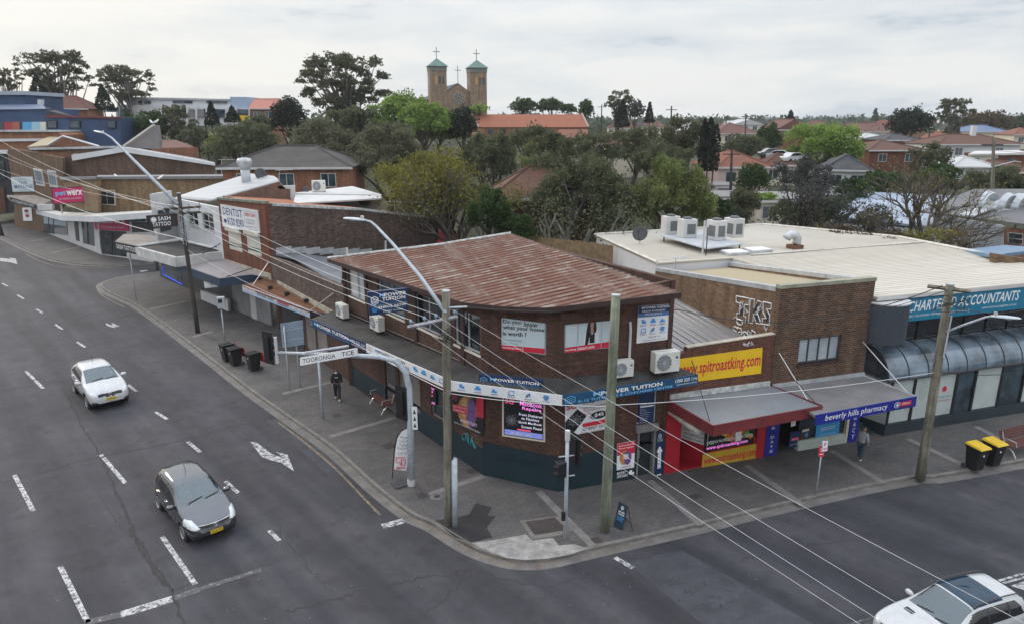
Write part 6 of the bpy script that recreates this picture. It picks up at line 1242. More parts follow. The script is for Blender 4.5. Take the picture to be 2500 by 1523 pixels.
def church():
    a=.27; Y=186; ux=np.array([math.cos(a),math.sin(a)]); uy=np.array([-ux[1],ux[0]])
    base=PD(1103,262,Y); z0=gz(base[0],Y)-2
    T=thing('church','sandstone church with twin copper capped bell towers and a rose window','church',(base[0],Y+8,z0))
    W0=Wl((base[0]-30*ux[0],Y-30*ux[1]),(base[0]+30*ux[0],Y+30*ux[1]))
    U=lambda x,y:W0.hit(x*S,y*S)
    def tower(xl,xr,ye,ya,yc):
        u0=U(xl,ye)[0]; u1=U(xr,ye)[0]; ze=U((xl+xr)/2,ye)[1]; za=U((xl+xr)/2,ya)[1]; zc=U((xl+xr)/2,yc)[1]; w=u1-u0; dp=w*.95
        m=MB(); m.wbox(W0,u0,u1,z0,ze-.2,-dp,0); to=m.build('bell_tower',B_sand,T)
        b=MB(); b.wbox(W0,u0+.03,u1-.03,ze-1.5,ze-.25,-dp+.03,.02) if False else None
        c=MB(); c.wbox(W0,u0-.1,u1+.1,ze-1.1,ze,-dp-.1,.1); c.build('cornice',plain('grey_stone_band',(.16,.17,.15),.8,.2,1.),to)
        r=MB(); q=[W0.P(u0-.45,ze,.45),W0.P(u1+.45,ze,.45),W0.P(u1+.45,ze,-dp-.45),W0.P(u0-.45,ze,-dp-.45)]; ap=W0.P((u0+u1)/2,za,-dp/2); r.add([*q,ap],[(0,1,4),(1,2,4),(2,3,4),(3,0,4),(3,2,1,0)]); r.build('spire_roof',M_copper,to)
        k=MB(); k.tube([ap-[0,0,.2],[ap[0],ap[1],zc]],.09,5); k.tube([np.array([*(ap[:2]-ux*.9),zc-1.1]),np.array([*(ap[:2]+ux*.9),zc-1.1])],.09,5); k.build('cross',plain('dark_cross_metal',(.1,.11,.11),.6,.1),to)
        zb=ze-2.6
        for i in range(3):
            u=u0+w*(.38+.21*i) if True else 0
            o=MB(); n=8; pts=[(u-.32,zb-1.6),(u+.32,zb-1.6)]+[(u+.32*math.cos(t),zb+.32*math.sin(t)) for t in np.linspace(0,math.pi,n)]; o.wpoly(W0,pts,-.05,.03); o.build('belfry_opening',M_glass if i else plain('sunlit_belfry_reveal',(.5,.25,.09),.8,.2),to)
        WsL=Wl(W0.P(u0,0,-dp)[:2],W0.P(u0,0,0)[:2])
        for i in range(2):
            u=WsL.L*(.35+.3*i); o=MB(); o.wpoly(WsL,[(u-.32,zb-1.6),(u+.32,zb-1.6)]+[(u+.32*math.cos(t),zb+.32*math.sin(t)) for t in np.linspace(0,math.pi,8)],-.05,.03); o.build('belfry_opening',M_glass,to)
        return u0,u1
    l0,l1=tower(1034,1074,160,139,112); r0,r1=tower(1131,1171,164,143,117)
    ap=U(1104,200)
    m=MB(); zl=U(1076,222)[1]; m.wpoly(W0,[(l1,z0),(r0,z0),(r0,zl),(ap[0],ap[1]-.35),(l1,zl)],-1.2,-.6); m.build('front_wall',B_sand,T)
    r=MB(); off=26
    e0,e1,pk=W0.P(l1-9,zl-5.5,-4),W0.P(r0+9,zl-5.5,-4),W0.P(ap[0],ap[1],-1.1)
    pkb=W0.P(ap[0],ap[1],-off); r.add([W0.P(l1-.5,zl-.2,-1.1),pk,W0.P(r0+.5,zl-.2,-1.1),W0.P(l1-.5,zl-.2,-off),pkb,W0.P(r0+.5,zl-.2,-off)],[(0,3,4,1),(1,4,5,2),(0,1,2),(3,5,4)])
    r.add([W0.P(l1-.2,zl+.3,-4.5),W0.P(l1-9.5,zl-4.2,-4.5),W0.P(l1-9.5,zl-4.2,-off),W0.P(l1-.2,zl+.3,-off),W0.P(l1-.2,zl-4.2,-4.5)],[(0,3,2,1),(0,1,4)]); r.build('roof',T_slate,T)
    s=MB(); s.wbox(W0,l1-9.2,l1-2,z0,zl-4.3,-off+.5,-4.8); s.build('aisle_wall',B_sand,T)
    k=MB(); k.tube([pk,pk+[0,0,4.2]],.08,5); k.tube([np.array([*(pk[:2]-ux*.8),pk[2]+3.1]),np.array([*(pk[:2]+ux*.8),pk[2]+3.1])],.08,5); k.build('gable_cross',plain('dark_cross_metal',(.1,.11,.11)),T)
    # rose window
    c=U(1104.5,237); R=1.25*(U(1115,237)[0]-c[0])
    o=MB(); o.wpoly(W0,[(c[0]+R*math.cos(t),c[1]+R*math.sin(t)) for t in np.linspace(0,2*math.pi,25)[:-1]],-.6,-.5); wo=o.build('rose_window',M_glass,T)
    t=MB(); 
    for rr in (R,R*.72,R*.3): t.tube([W0.P(c[0]+rr*math.cos(a_),c[1]+rr*math.sin(a_),-.46) for a_ in np.linspace(0,2*math.pi,25)],.07,4)
    for a_ in np.linspace(0,2*math.pi,9)[:-1]: t.tube([W0.P(c[0]+R*.3*math.cos(a_),c[1]+R*.3*math.sin(a_),-.46),W0.P(c[0]+R*math.cos(a_),c[1]+R*math.sin(a_),-.46)],.06,4)
    t.build('tracery',plain('pale_tracery',(.36,.33,.28),.8,.1),wo)
church()
def hall():
    Y=160; L,R=PD(1152,308,Y),PD(1416,308,Y); z0=gz(0,Y)-1
    T=thing('church_hall','long orange tiled church hall below the right bell tower','building',(float((L[0]+R[0])/2),Y+5,z0))
    zr=PD(1180,276,Y+6)[2]; zw=PD(1180,307,Y)[2]
    dep=11; a=[np.array([L[0],Y,zw]),np.array([R[0],Y,zw]),np.array([R[0]-1,Y+dep,zw]),np.array([L[0]-2.5,Y+dep,zw])]; p=[np.array([L[0]-1.8,Y+dep/2,zr]),np.array([R[0]-1,Y+dep/2,zr])]
    r=MB(); r.add([*a,*p],[(0,1,5,4),(2,3,4,5),(3,2,1,0)]); r.build('roof',T_orange,T)
    m=MB(); m.prism([a[0]+[.3,.4,0],a[1]+[-.3,.4,0],a[2],a[3]],z0,zw-.05); m.add([a[0],a[3],p[0],a[1],a[2],p[1]],[(0,2,1),(3,4,5)]); m.build('wall',brick('pale_orange_brick',(.36,.17,.09),(.28,.13,.07),(.22,.15,.1),grime=.2),T)
    c=MB(); c.tube([a[0]+[0,0,.1],p[0]+[0,0,.2],a[3]+[0,0,.1]],.22,4); c.tube([a[1]+[0,0,.1],p[1]+[0,0,.2],a[2]+[0,0,.1]],.22,4); c.tube([p[0],p[0]+[0,0,1.6]],.12,5); c.build('gable_coping',plain('pale_stone_coping',(.34,.3,.26),.8,.2),T)
    r=MB(); q=[PD(1335,333,154),PD(1418,333,154),PD(1414,312,159),PD(1345,312,159)]; r.prism2(q,[v-np.array([0,0,.15]) for v in q]); r.build('annex_roof',T_red,T)
    m=MB(); m.trace([(1335,334),(1418,334),(1418,372),(1335,372)],154.5,4); m.build('annex_wall',M_cream,T)
    m=MB(); 
    for x in (1175,1205,1240,1275,1310): m.trace([(x,312),(x+12,312),(x+12,322),(x,322)],159.9,.3)
    m.build('hall_windows',M_glassb,T)
hall()
def school():
    Y=168; T=thing('school_building','long white two level school building with yellow panels behind the left trees','building',tuple(PD(440,300,Y)))
    def tr(nm,px,mt,dy=0,th=.3): m=MB(); m.trace(px,Y+dy,th); return m.build(nm,mt,T)
    tr('upper_wall',[(313,238),(560,243),(562,262),(315,258)],M_wall,0,12); tr('lower_wall',[(281,252),(600,262),(600,305),(285,300)],M_wall,-2,14); tr('roof_edge',[(311,234),(552,239),(552,243),(311,239)],M_flash,-.5,12)
    tr('stair_block',[(553,234),(592,234),(596,262),(555,262)],M_silver,-.4,8)
    for x0,x1 in ((333,362),(415,462),(496,545)): tr('upper_window',[(x0,243),(x1,244),(x1,250),(x0,249)],M_glassb,-.35)
    for x0,x1,mt in ((285,312,M_glassb),(400,448,M_glass),(455,470,M_sgrey),(474,494,M_sgrey),(512,540,M_glassb),(572,596,M_glassb)): tr('lower_window',[(x0,263),(x1,264),(x1,283),(x0,282)],mt,-2.35)
    for x0,x1 in ((497,507),(575,598),(545,556)): tr('yellow_panel',[(x0,278),(x1,279),(x1,293),(x0,292)],M_yel,-2.5)
    for x in (281,316,398,450,472,496,509,568,600): tr('column',[(x-2,258),(x+2,258),(x+2,303),(x-2,303)],M_wall,-2.7,.5)
    T=thing('shade_sail','bright blue triangular shade sail left of the white school building','shade sail',tuple(PD(265,270,160)))
    m=MB(); q=[PD(243,269,158),PD(287,258,160),PD(281,270,164)]; m.prism2(q,[p-np.array([0,0,.06]) for p in q]); m.build('sail',plain('sail_blue',(.02,.25,.5),.7,.1),T)
    m=MB(); m.tube([PD(287,258,160),PD(287,285,160)],.1,5); m.build('mast',M_galv,T)
school()
house('brick_wing','brick wing with a pale red roof right of the white school building',597,662,262,239,163,9,0,B_org,plain('pale_red_sheet',(.36,.13,.09),.6,.1),'gable',2,cat='building')
def blue_building():
    Y=118; T=thing('blue_building','large dark blue rendered building with coloured window panels on the left skyline','building',tuple(PD(145,345,Y)))
    def tr(nm,px,mt,dy=0,th=.3): m=MB(); m.trace(px,Y+dy,th); return m.build(nm,mt,T)
    tr('upper_block',[(-40,226),(62,226),(64,262),(-40,262)],M_blueb,4,10); tr('upper_parapet',[(-40,220),(60,220),(62,229),(-40,229)],plain('pale_blue_parapet',(.3,.34,.4),.7,.1),3.5,10.5)
    tr('main_wall',[(-40,262),(110,262),(112,280),(290,284),(292,352),(-40,352)],M_blueb,0,9)
    r=MB(); q=[PD(-40,264,117.6),PD(110,262,117.6),PD(104,252,122),PD(-40,252,122)]; r.prism2(q,[p-np.array([0,0,.1]) for p in q]); r.build('roof',plain('blue_grey_roof_sheet',(.13,.16,.24),.6,.15),T)
    r=MB(); q=[PD(104,255,121),PD(175,279,118.5),PD(110,279,118),PD(96,262,118)]; r.prism2(q,[p-np.array([0,0,.1]) for p in q]); r.build('hip_roof',T_slate,T)
    tr('gutter',[(108,278),(292,282),(292,286),(108,283)],M_maroon,-.3,.4)
    for x0,x1,mt in ((-5,9,M_glass),(10,30,plain('panel_red',(.33,.03,.05),.6,.1)),(30,47,plain('panel_brown',(.28,.09,.06),.6,.1)),(54,76,plain('panel_blue',(.08,.28,.5),.6,.1)),(76,97,plain('panel_light_blue',(.25,.42,.5),.6,.1)),(97,110,plain('panel_cream',(.5,.52,.42),.6,.1))): tr('window_panel',[(x0,294),(x1,294),(x1,319),(x0,319)],mt,-.3)
    for x0,x1 in ((114,137),(166,193),(257,279)):
        tr('window_frame',[(x0,290),(x1,291),(x1,310),(x0,309)],M_blk,-.2); tr('window',[(x0+2,292),(x1-2,293),(x1-2,308),(x0+2,307)],M_glassb,-.3)
    for x in (20,37,90):
        tr('roof_vent',[(x,240),(x+9,240),(x+9,252),(x,252)],M_wall,5,.8)
blue_building()
house('tiled_house','house with maroon tiled roof between gum trees on the left skyline',70,205,262,232,140,10,.2,B_org,T_maroon,nwin=2)
# houses right of the trees
H=[('cottage','pink rendered cottage with a terracotta hipped roof beside the cypress columns',1722,1868,403,364,97,11,.12,plain('pink_render',(.55,.42,.40),.8,.08,.5),T_red,'hip',2),
('house','low brown roofed house behind the dark shrub right of the pink cottage',1838,1925,398,368,104,10,-.1,M_cream,T_dred,'hip',1),
('house','two storey orange brick house with a steep maroon gable near the bright green tree',1866,1952,313,288,185,10,.1,B_org,T_maroon,'front',2),
('house','house with wide purple brown roof and white gutters behind the cypress columns',1722,1836,322,296,190,13,.15,M_cream,T_maroon,'hip',3),
('warehouse','white gabled shed with a pale roof on the skyline behind the purple roof',1765,1838,300,288,260,14,0,M_wall,R_white,'front',0),
('house','house with a white wall and dark slate hipped roof behind the twisted grey gum',1985,2094,410,372,92,10,-.35,M_wall,T_slate,'hip',0),
('house','red brick house with a brown hipped roof right of the bright green tree',2088,2236,362,338,128,12,.08,B_red,T_dred,'hip',3),
('house','house with a white metal hipped roof and a satellite dish below the dark fig tree',2070,2150,333,322,165,10,0,M_wall,R_white,'hip',0),
('house','long red tiled house with white walls and a white chimney',2255,2470,348,324,138,12,.05,M_wall,T_dred,'hip',5),
('house','house with slate blue roof behind the brown hipped roof',2128,2230,338,322,150,10,.1,B_red,T_slate,'hip',1),
('house','house with a bright blue metal roof at the far right skyline',2335,2432,318,302,215,12,.05,M_cream,plain('blue_roof_sheet',(.07,.12,.22),.5,.1),'hip',2),
('house','house with a red tiled roof cut by the right edge of the photo',2415,2520,415,388,104,11,.1,B_org,T_dred,'hip',2),
('house','red roofed house with a small cream gable left of the blue roofed house',2268,2345,338,318,190,10,.2,M_cream,T_red,'front',1),
('house','low house with a long red roof behind the bright green tree',2052,2140,318,297,228,12,0,M_cream,T_maroon,'gable',2),
('house','house with a pale red roof at the right edge of the skyline',2440,2520,325,308,200,10,0,M_cream,T_red,'hip',2),
('garage','flat grey roofed brick garage left of the twisted grey gum',1728,1830,478,470,82,6,.1,B_red,R_grey,'flat',0),
('carport','pale flat roofed carport with dark opening behind the twisted grey gum',1815,1960,484,474,80,7,.05,M_cream,R_grey,'flat',0),
('shed','white boarded shed in front of the pink cottage',1722,1775,450,440,92,4,.1,M_wall,R_grey,'flat',0),
('house','terracotta roofed house seen between grey gums above the olive bush',1455,1560,352,322,120,10,.1,M_cream,T_dred,'hip',1),
('house','house with pale roof and white gutters glimpsed under the church hall gums',1418,1510,345,325,135,10,0,M_wall,T_dred,'hip',2)]
for h in H:
    house(*h[:12],chim=M_wall if 'chimney' in h[1] else False,cat=h[0])
def right_buildings():
    # cream flat building and white hip behind the shrubs
    T=thing('flat_roofed_building','cream and brick flat roofed building with a white roof on the right','building',tuple(PD(2400,405,118)))
    m=MB(); m.trace([(2336,372),(2402,372),(2402,415),(2336,415)],118,.3); m.build('cream_wall',M_cream,T)
    m=MB(); m.trace([(2402,373),(2470,368),(2470,412),(2402,415)],118,9); m.build('brick_wall',B_red,T)
    r=MB(); q=[PD(2330,371,117.6),PD(2480,369,117.6),PD(2450,362,127),PD(2345,364,127)]; r.prism2(q,[p-np.array([0,0,.3]) for p in q]); r.build('roof',M_wht,T)
    for x in (2345,2390,2430): m=MB(); m.trace([(x,381),(x+12,381),(x+12,393),(x,393)],117.9,.1); m.build('window',M_glassb,T)
    house('shed','small white hipped metal roof shed among the shrubs on the right',2295,2400,402,377,105,8,-.1,M_wall,R_white,'hip',0,cat='shed')
    # big pale blue roof
    T=thing('warehouse','large shed with a pale blue metal roof behind the bare tree','warehouse',tuple(PD(2150,520,70)))
    r=MB(); q=[PD(2000,520,66),PD(2235,545,62),PD(2330,472,80),PD(2085,462,84)]; r.prism2(q,[p-np.array([0,0,.2]) for p in q]); r.build('roof',R_blue,T,udir=(.7,.7))
    m=MB(); m.prism([(p[0]*.995,p[1]+.3) for p in q],.5,float(min(p[2] for p in q))-.25); m.build('wall',M_wall,T)
    T=thing('workshop','brick workshop with a dark corrugated roof and white louvred wall at the right edge','workshop',tuple(PD(2400,560,56)))
    r=MB(); q=[PD(2212,508,62),PD(2510,545,52),PD(2510,455,66),PD(2345,455,72)]; r.prism2(q,[p-np.array([0,0,.15]) for p in q]); r.build('roof',R_dark,T,udir=(.3,-.95))
    m=MB(); m.trace([(2265,520),(2420,545),(2420,610),(2265,595)],54.6,.3); m.build('louvre_wall',M_wall,T)
    lv=MB()
    for k in range(15):
        y=531+k*4.3; a=PD(2272,y-10+k*.1,54.5); b=PD(2412,y+12,54.5); lv.tube([a,b],.035,4)
    lv.build('louvres',M_flash,T)
    m=MB(); m.trace([(2420,548),(2520,560),(2520,640),(2420,620)],54.4,.6); m.build('brick_wall',B_org,T)
    f=MB(); f.trace([(2428,560),(2462,563),(2462,590),(2428,586)],54.2,.2); fo=f.build('window',M_wht,T)
    for x0,x1,y0,y1 in ((2430,2444,562,573),(2446,2460,564,574),(2430,2444,575,585),(2446,2460,577,587)): p=MB(); p.trace([(x0,y0),(x1,y0+1),(x1,y1+1),(x0,y1)],54.1,.1); p.build('pane',M_glass,fo)
    for i,(x,y,lab) in enumerate(((2360,500,'leftmost curved metal roof duct on the dark workshop roof'),(2408,505,'middle curved metal roof duct on the dark workshop roof'),(2440,508,'rightmost curved metal roof duct on the dark workshop roof'))):
        p=PD(x,y,59); o=thing('roof_duct',lab,'duct',tuple(p),0,'curved ducts on the workshop roof')
        m=MB(); m.tube([p+np.array([.9-.9*math.cos(a),.5*(1-math.cos(a)),-.3+.5+.85*math.sin(a)]) for a in np.linspace(-.55,2.6,10)],[.36]*10,4); m.build('duct',M_galv,o)
        m=MB(); m.box(p+np.array([0,0,-.1]),(1.3,1.1,.3)); m.build('base',M_flash,o)
    m=MB(); q=[PD(2300,520,57),PD(2345,522,57),PD(2480,470,62),PD(2450,468,62)]; q=[v+np.array([0,0,.1]) for v in q]; m.prism2(q,[v-np.array([0,0,.1]) for v in q]); tag(m.build('roof_walkway',M_flash),'pale walkway sheet lying across the dark workshop roof','walkway')
    # low building at the cream roof's right end
    T=thing('low_building','low tan brick building with a blue flat roof beyond the cream roof','building',tuple(PD(2420,620,40)))
    m=MB(); m.trace([(2392,611),(2520,632),(2520,680),(2392,660)],39,.4); m.build('wall',B_tan2,T)
    r=MB(); q=[PD(2305,601,44),PD(2395,614,39.5),PD(2520,598,46),PD(2420,590,48)]; r.prism2(q,[v-np.array([0,0,.2]) for v in q]); r.build('roof',plain('blue_membrane_roof',(.12,.2,.3),.5,.2),T)
right_buildings()
def fences():
    def run(label,mat,pts,h,gap=.14):
        P=[np.array(p[:2]) for p in pts]; z=pts[0][2]; T=thing('timber_fence',label,'fence',(float(P[0][0]),float(P[0][1]),z))
        for a,b in zip(P[:-1],P[1:]):
            W=Wl(a,b); m=MB(); rnd=random.Random(2); u=0
            while u<W.L: hh=h+rnd.uniform(-.05,.05); m.wbox(W,u,u+gap-.012,z,z+hh,0,.02+.006*rnd.random()); u+=gap
            m.build('palings',mat,T); r=MB(); r.wbox(W,0,W.L,z+h*.25,z+h*.32,-.06,-.002); r.wbox(W,0,W.L,z+h*.75,z+h*.82,-.06,-.002); r.build('rail',mat,T)
    a=PD(1318,590,50);b=PD(1436,603,46); run('tan paling fence between the rusty roof and the white side wall',M_fencew,[(a[0]-2,a[1],3.2),(b[0]+1,b[1],3.2)],3.9)
    a=PD(1085,560,54);b=PD(1335,575,51); run('weathered grey paling fence below the green ivy',M_fenceg,[(a[0],a[1],2.6),(b[0],b[1],2.6)],3.2)
fences()
# ---------------------------------------------------------------- trees
L_gum=leafmat('leaf_gum',(0.049,0.059,0.031),(0.119,0.126,0.063),(0.182,0.168,0.084)); L_dark=leafmat('leaf_dark',(0.008,0.017,0.011),(0.031,0.048,0.028)); L_bright=leafmat('leaf_bright',(.09,.16,.034),(.25,.36,.075),(.34,.44,.12),.35)
L_wattle=leafmat('leaf_wattle',(0.066,0.072,0.042),(0.162,0.166,0.099),(0.216,0.218,0.132)); L_yel=leafmat('leaf_yellow',(.085,.09,.018),(.20,.185,.032),(.30,.26,.05),.3); L_olive=leafmat('leaf_olive',(0.055,0.076,0.026),(0.220,0.259,0.085),(0.374,0.402,0.160)); L_green=leafmat('leaf_green',(0.017,0.038,0.011),(0.060,0.109,0.028),(0.096,0.154,0.044)); L_cyp=leafmat('leaf_cypress',(.007,.016,.011),(.02,.035,.022)); L_grey=leafmat('leaf_grey',(.03,.034,.034),(.085,.085,.08),(.12,.11,.1)); L_far=leafmat('leaf_far',(0.036,0.058,0.039),(0.084,0.115,0.072)); L_brown=leafmat('leaf_brown',(.05,.035,.02),(.12,.085,.045)); L_gd=leafmat('leaf_greydark',(0.054,0.067,0.037),(0.138,0.151,0.079),(0.192,0.198,0.110))
def quads(pos,size,rng,flat=.0,drop=.0):
    n=len(pos); nm=rng.normal(size=(n,3)); nm[:,2]=np.abs(nm[:,2])+flat; nm/=np.linalg.norm(nm,axis=1)[:,None]
    a=np.cross(nm,rng.normal(size=(n,3))); a/=np.linalg.norm(a,axis=1)[:,None]+1e-9; b=np.cross(nm,a); s=size*rng.uniform(.55,1.3,n)[:,None]
    if drop>0: a[:,2]-=drop; a/=np.linalg.norm(a,axis=1)[:,None]
    A=a*s*.62; B=b*s*.36
    return np.stack([pos-A,pos+B-A*.1,pos+A,pos-B-A*.1],1).reshape(-1,3)
def leafmesh(name,v,mat):
    me=bpy.data.meshes.new(name); n=len(v)//4
    me.vertices.add(len(v)); me.vertices.foreach_set('co',v.astype(np.float32).ravel()); me.loops.add(len(v)); me.loops.foreach_set('vertex_index',np.arange(len(v),dtype=np.int32)); me.polygons.add(n); me.polygons.foreach_set('loop_start',np.arange(0,len(v),4,dtype=np.int32)); me.polygons.foreach_set('loop_total',np.full(n,4,dtype=np.int32))
    me.materials.append(mat); me.update(); me.validate(); return me
def blob_points(rng,blobs,n,hollow=.55):
    B=np.array(blobs); wt=(B[:,3]*B[:,4]*B[:,5])**(2/3); k=rng.choice(len(B),n,p=wt/wt.sum()); dd=rng.normal(size=(n,3)); dd/=np.linalg.norm(dd,axis=1)[:,None]
    dd[:,2]=np.where(dd[:,2]<-.35,-dd[:,2]*.8,dd[:,2])
    ph=rng.uniform(0,6.28,(len(B),3)); lump=1+.16*np.sin(dd[:,0]*5+ph[k,0])+.14*np.sin(dd[:,1]*6+ph[k,1])+.14*np.sin(dd[:,2]*7+ph[k,2])
    r=(hollow+(1-hollow)*rng.random(n)**.6)*lump
    return B[k,:3]+dd*r[:,None]*B[k,3:6]
def tree(label,kind,cx,yt,yb,wpx,Y,leaf,bark=None,dens=1.,seed=None,name=None,cat='tree',lean=0.,group=None,trunk=True):
    seed=seed or int(cx*7+yt*3+Y); rng=np.random.default_rng(seed); rnd=random.Random(seed)
    c=PD(cx,(yt+yb)/2,Y); R=wpx*S/F*Y*.5; zt=PD(cx,yt,Y)[2]; zb=PD(cx,yb,Y)[2]; h=zt-zb; g0=min(gz(c[0],Y),zb-.2)
    area=wpx*(yb-yt)/5.8; lsz=max(.13,2.0*Y/694*(1.0 if Y<120 else 1.1))
    x0=-lean*R; org=(c[0],Y,g0); T=thing(name or 'tree',label,cat,org,0,group)
    H=zt-g0; zc=zb-g0
    blobs=[]
    if kind=='round':
        for i in range(13):
            a=i*2.4; t=(i+.5)/13; ph=math.acos(1-1.55*t); rr=.62
            blobs.append((R*rr*math.sin(ph)*math.cos(a)*1.0,R*rr*math.sin(ph)*math.sin(a),zc+h*.42+h*.34*math.cos(ph),R*rnd.uniform(.3,.46),R*rnd.uniform(.3,.46),h*rnd.uniform(.2,.3)))
        blobs.append((0,0,zc+h*.42,R*.6,R*.6,h*.4)); n=int(area*2.1*dens)
    elif kind=='lumpy':
        for i in range(34):
            a=rnd.uniform(0,6.28); t=rnd.random(); ph=math.acos(1-1.6*t); rr=rnd.uniform(.62,.85)
            s=rnd.uniform(.16,.27); blobs.append((R*rr*math.sin(ph)*math.cos(a),R*rr*math.sin(ph)*math.sin(a),zc+h*.4+h*.45*rr*math.cos(ph)*1.2,R*s,R*s,h*s*.9))
        blobs.append((0,0,zc+h*.38,R*.6,R*.6,h*.4)); n=int(area*2.5*dens)
    elif kind=='gum':
        K=95
        for i in range(K):
            a=rnd.uniform(0,6.28); t=rnd.random()**.85; env=math.sin(math.pi*min(1,.16+.86*(1-t)))**.6; rr=rnd.uniform(.0,1.)**.6*.92*env*(1+.18*math.sin(3*a+seed)); s=rnd.uniform(.075,.15)
            blobs.append((R*rr*math.cos(a),R*rr*math.sin(a),zc+h*(.06+.88*t),R*s*1.15,R*s*1.15,R*s*.75))
            blobs.append((R*rr*math.cos(a)*1.02,R*rr*math.sin(a),zc+h*(.12+.76*t),R*s*1.2,R*s*1.2,max(h*s*.42,R*s*.5)))
        n=int(area*1.55*dens)
    elif kind=='weep':
        for i in range(40):
            a=rnd.uniform(0,6.28); t=rnd.random(); rr=rnd.uniform(.1,.85); s=rnd.uniform(.15,.27)
            blobs.append((R*rr*math.cos(a),R*rr*math.sin(a),zc+h*(.15+.7*t*(1-.45*rr)),R*s,R*s,h*s*.8))
        n=int(area*2.1*dens)
    elif kind in('cone','column'):
        n=int(area*2.4*dens)
    if kind in('cone','column'):
        t=rng.random(n)**(1.0 if kind=='column' else 1.35); a=rng.uniform(0,6.28,n)
        prof=(1-t)**.85 if kind=='cone' else np.minimum(1,(1-t)*3.2)**.6*(.75+.25*np.sin(np.minimum(t*3,1)*1.57))
        r=R*prof*(.6+.45*rng.random(n)**.5)*(1+.12*np.sin(a*5+t*19))
        pos=np.stack([r*np.cos(a),r*np.sin(a),zc+h*t],1); fl=.0
    else:
        pos=blob_points(rng,blobs,max(250,n),.35 if kind in('gum','weep') else .5); fl=.3
    v=quads(pos,lsz,rng,fl,.5 if kind=='weep' else 0)
    me=leafmesh('crown',v,leaf); o=bpy.data.objects.new('crown',me); SC.collection.objects.link(o); o.parent=T; ORG[o.name]=org
    if trunk:
        bark=bark or M_bark; m=MB(); r0=max(.12,min(.5,R*.075)); top=zc+h*(.5 if kind in('round','lumpy') else .35 if kind!='cone' else .9)
        tp=[(x0*(1-t)**1.0+.12*R*math.sin(t*3+seed)*(t>0),.05*R*math.sin(t*4),t*top) for t in np.linspace(0,1,6)]
        m.tube(tp,[r0*(1.25-.7*t) for t in np.linspace(0,1,6)],7)
        if kind not in('cone','column'):
            for b in (blobs[:18] if kind!='gum' else blobs[::4]):
                p0=np.array(tp[rnd.choice([2,3,4,5])]); p1=np.array(b[:3]); mid=(p0+p1)/2+np.array([rnd.uniform(-.1,.1)*R,rnd.uniform(-.1,.1)*R,rnd.uniform(-.02,.12)*h])
                m.tube([p0,mid,p1],[r0*.5,r0*.32,r0*.1],5)
        m.v=[(q[0]+org[0],q[1]+org[1],q[2]+org[2]) for q in m.v]; m.build('trunk',bark,T,smooth=True)
    return T
def branches(m,p,dr,L,r,depth,rnd,up=.15,spread=.75,ends=None,kids=3):
    p=np.array(p,float); dr=np.array(dr,float); dr/=np.linalg.norm(dr); q=p+dr*L; mid=(p+q)/2+np.array([rnd.uniform(-1,1),rnd.uniform(-1,1),rnd.uniform(-.5,1)])*L*.09
    m.tube([p,mid,q],[r,r*.82,r*.66],6 if r>.06 else 3,cap=False)
    if depth==0:
        if ends is not None: ends.append(q)
        return
    for k in range(kids if depth>1 else kids+1):
        nd=dr+np.array([rnd.uniform(-1,1),rnd.uniform(-1,1),rnd.uniform(-.55,.8)+up])*spread
        branches(m,q if k else mid*.3+q*.7,nd,L*rnd.uniform(.6,.85),r*.6,depth-1,rnd,up,spread,ends,kids)
def branchy(label,base,L,r,depth,dirs,leaf,bark,nleaf,seed,lsz=.18,spread=.75,up=.15,scat=.5,kids=3,cat='tree',top_only=0.):
    rnd=random.Random(seed); rng=np.random.default_rng(seed); T=thing('tree',label,cat,tuple(base)); m=MB(); ends=[]
    for st,dr,ln,rr in dirs: branches(m,np.array(base)+np.array(st),dr,ln,rr,depth,rnd,up,spread,ends,kids)
    m.build('trunk',bark,T,smooth=True)
    E_=np.array(ends)-np.array(base)
    if nleaf:
        if top_only: E_=E_[E_[:,2]>np.quantile(E_[:,2],top_only)]
        pos=E_[rng.integers(0,len(E_),nleaf)]+rng.normal(size=(nleaf,3))*scat
        me=leafmesh('crown',quads(pos,lsz,rng,.4),leaf); o=bpy.data.objects.new('crown',me); SC.collection.objects.link(o); o.parent=T; ORG[o.name]=tuple(base)
    return T
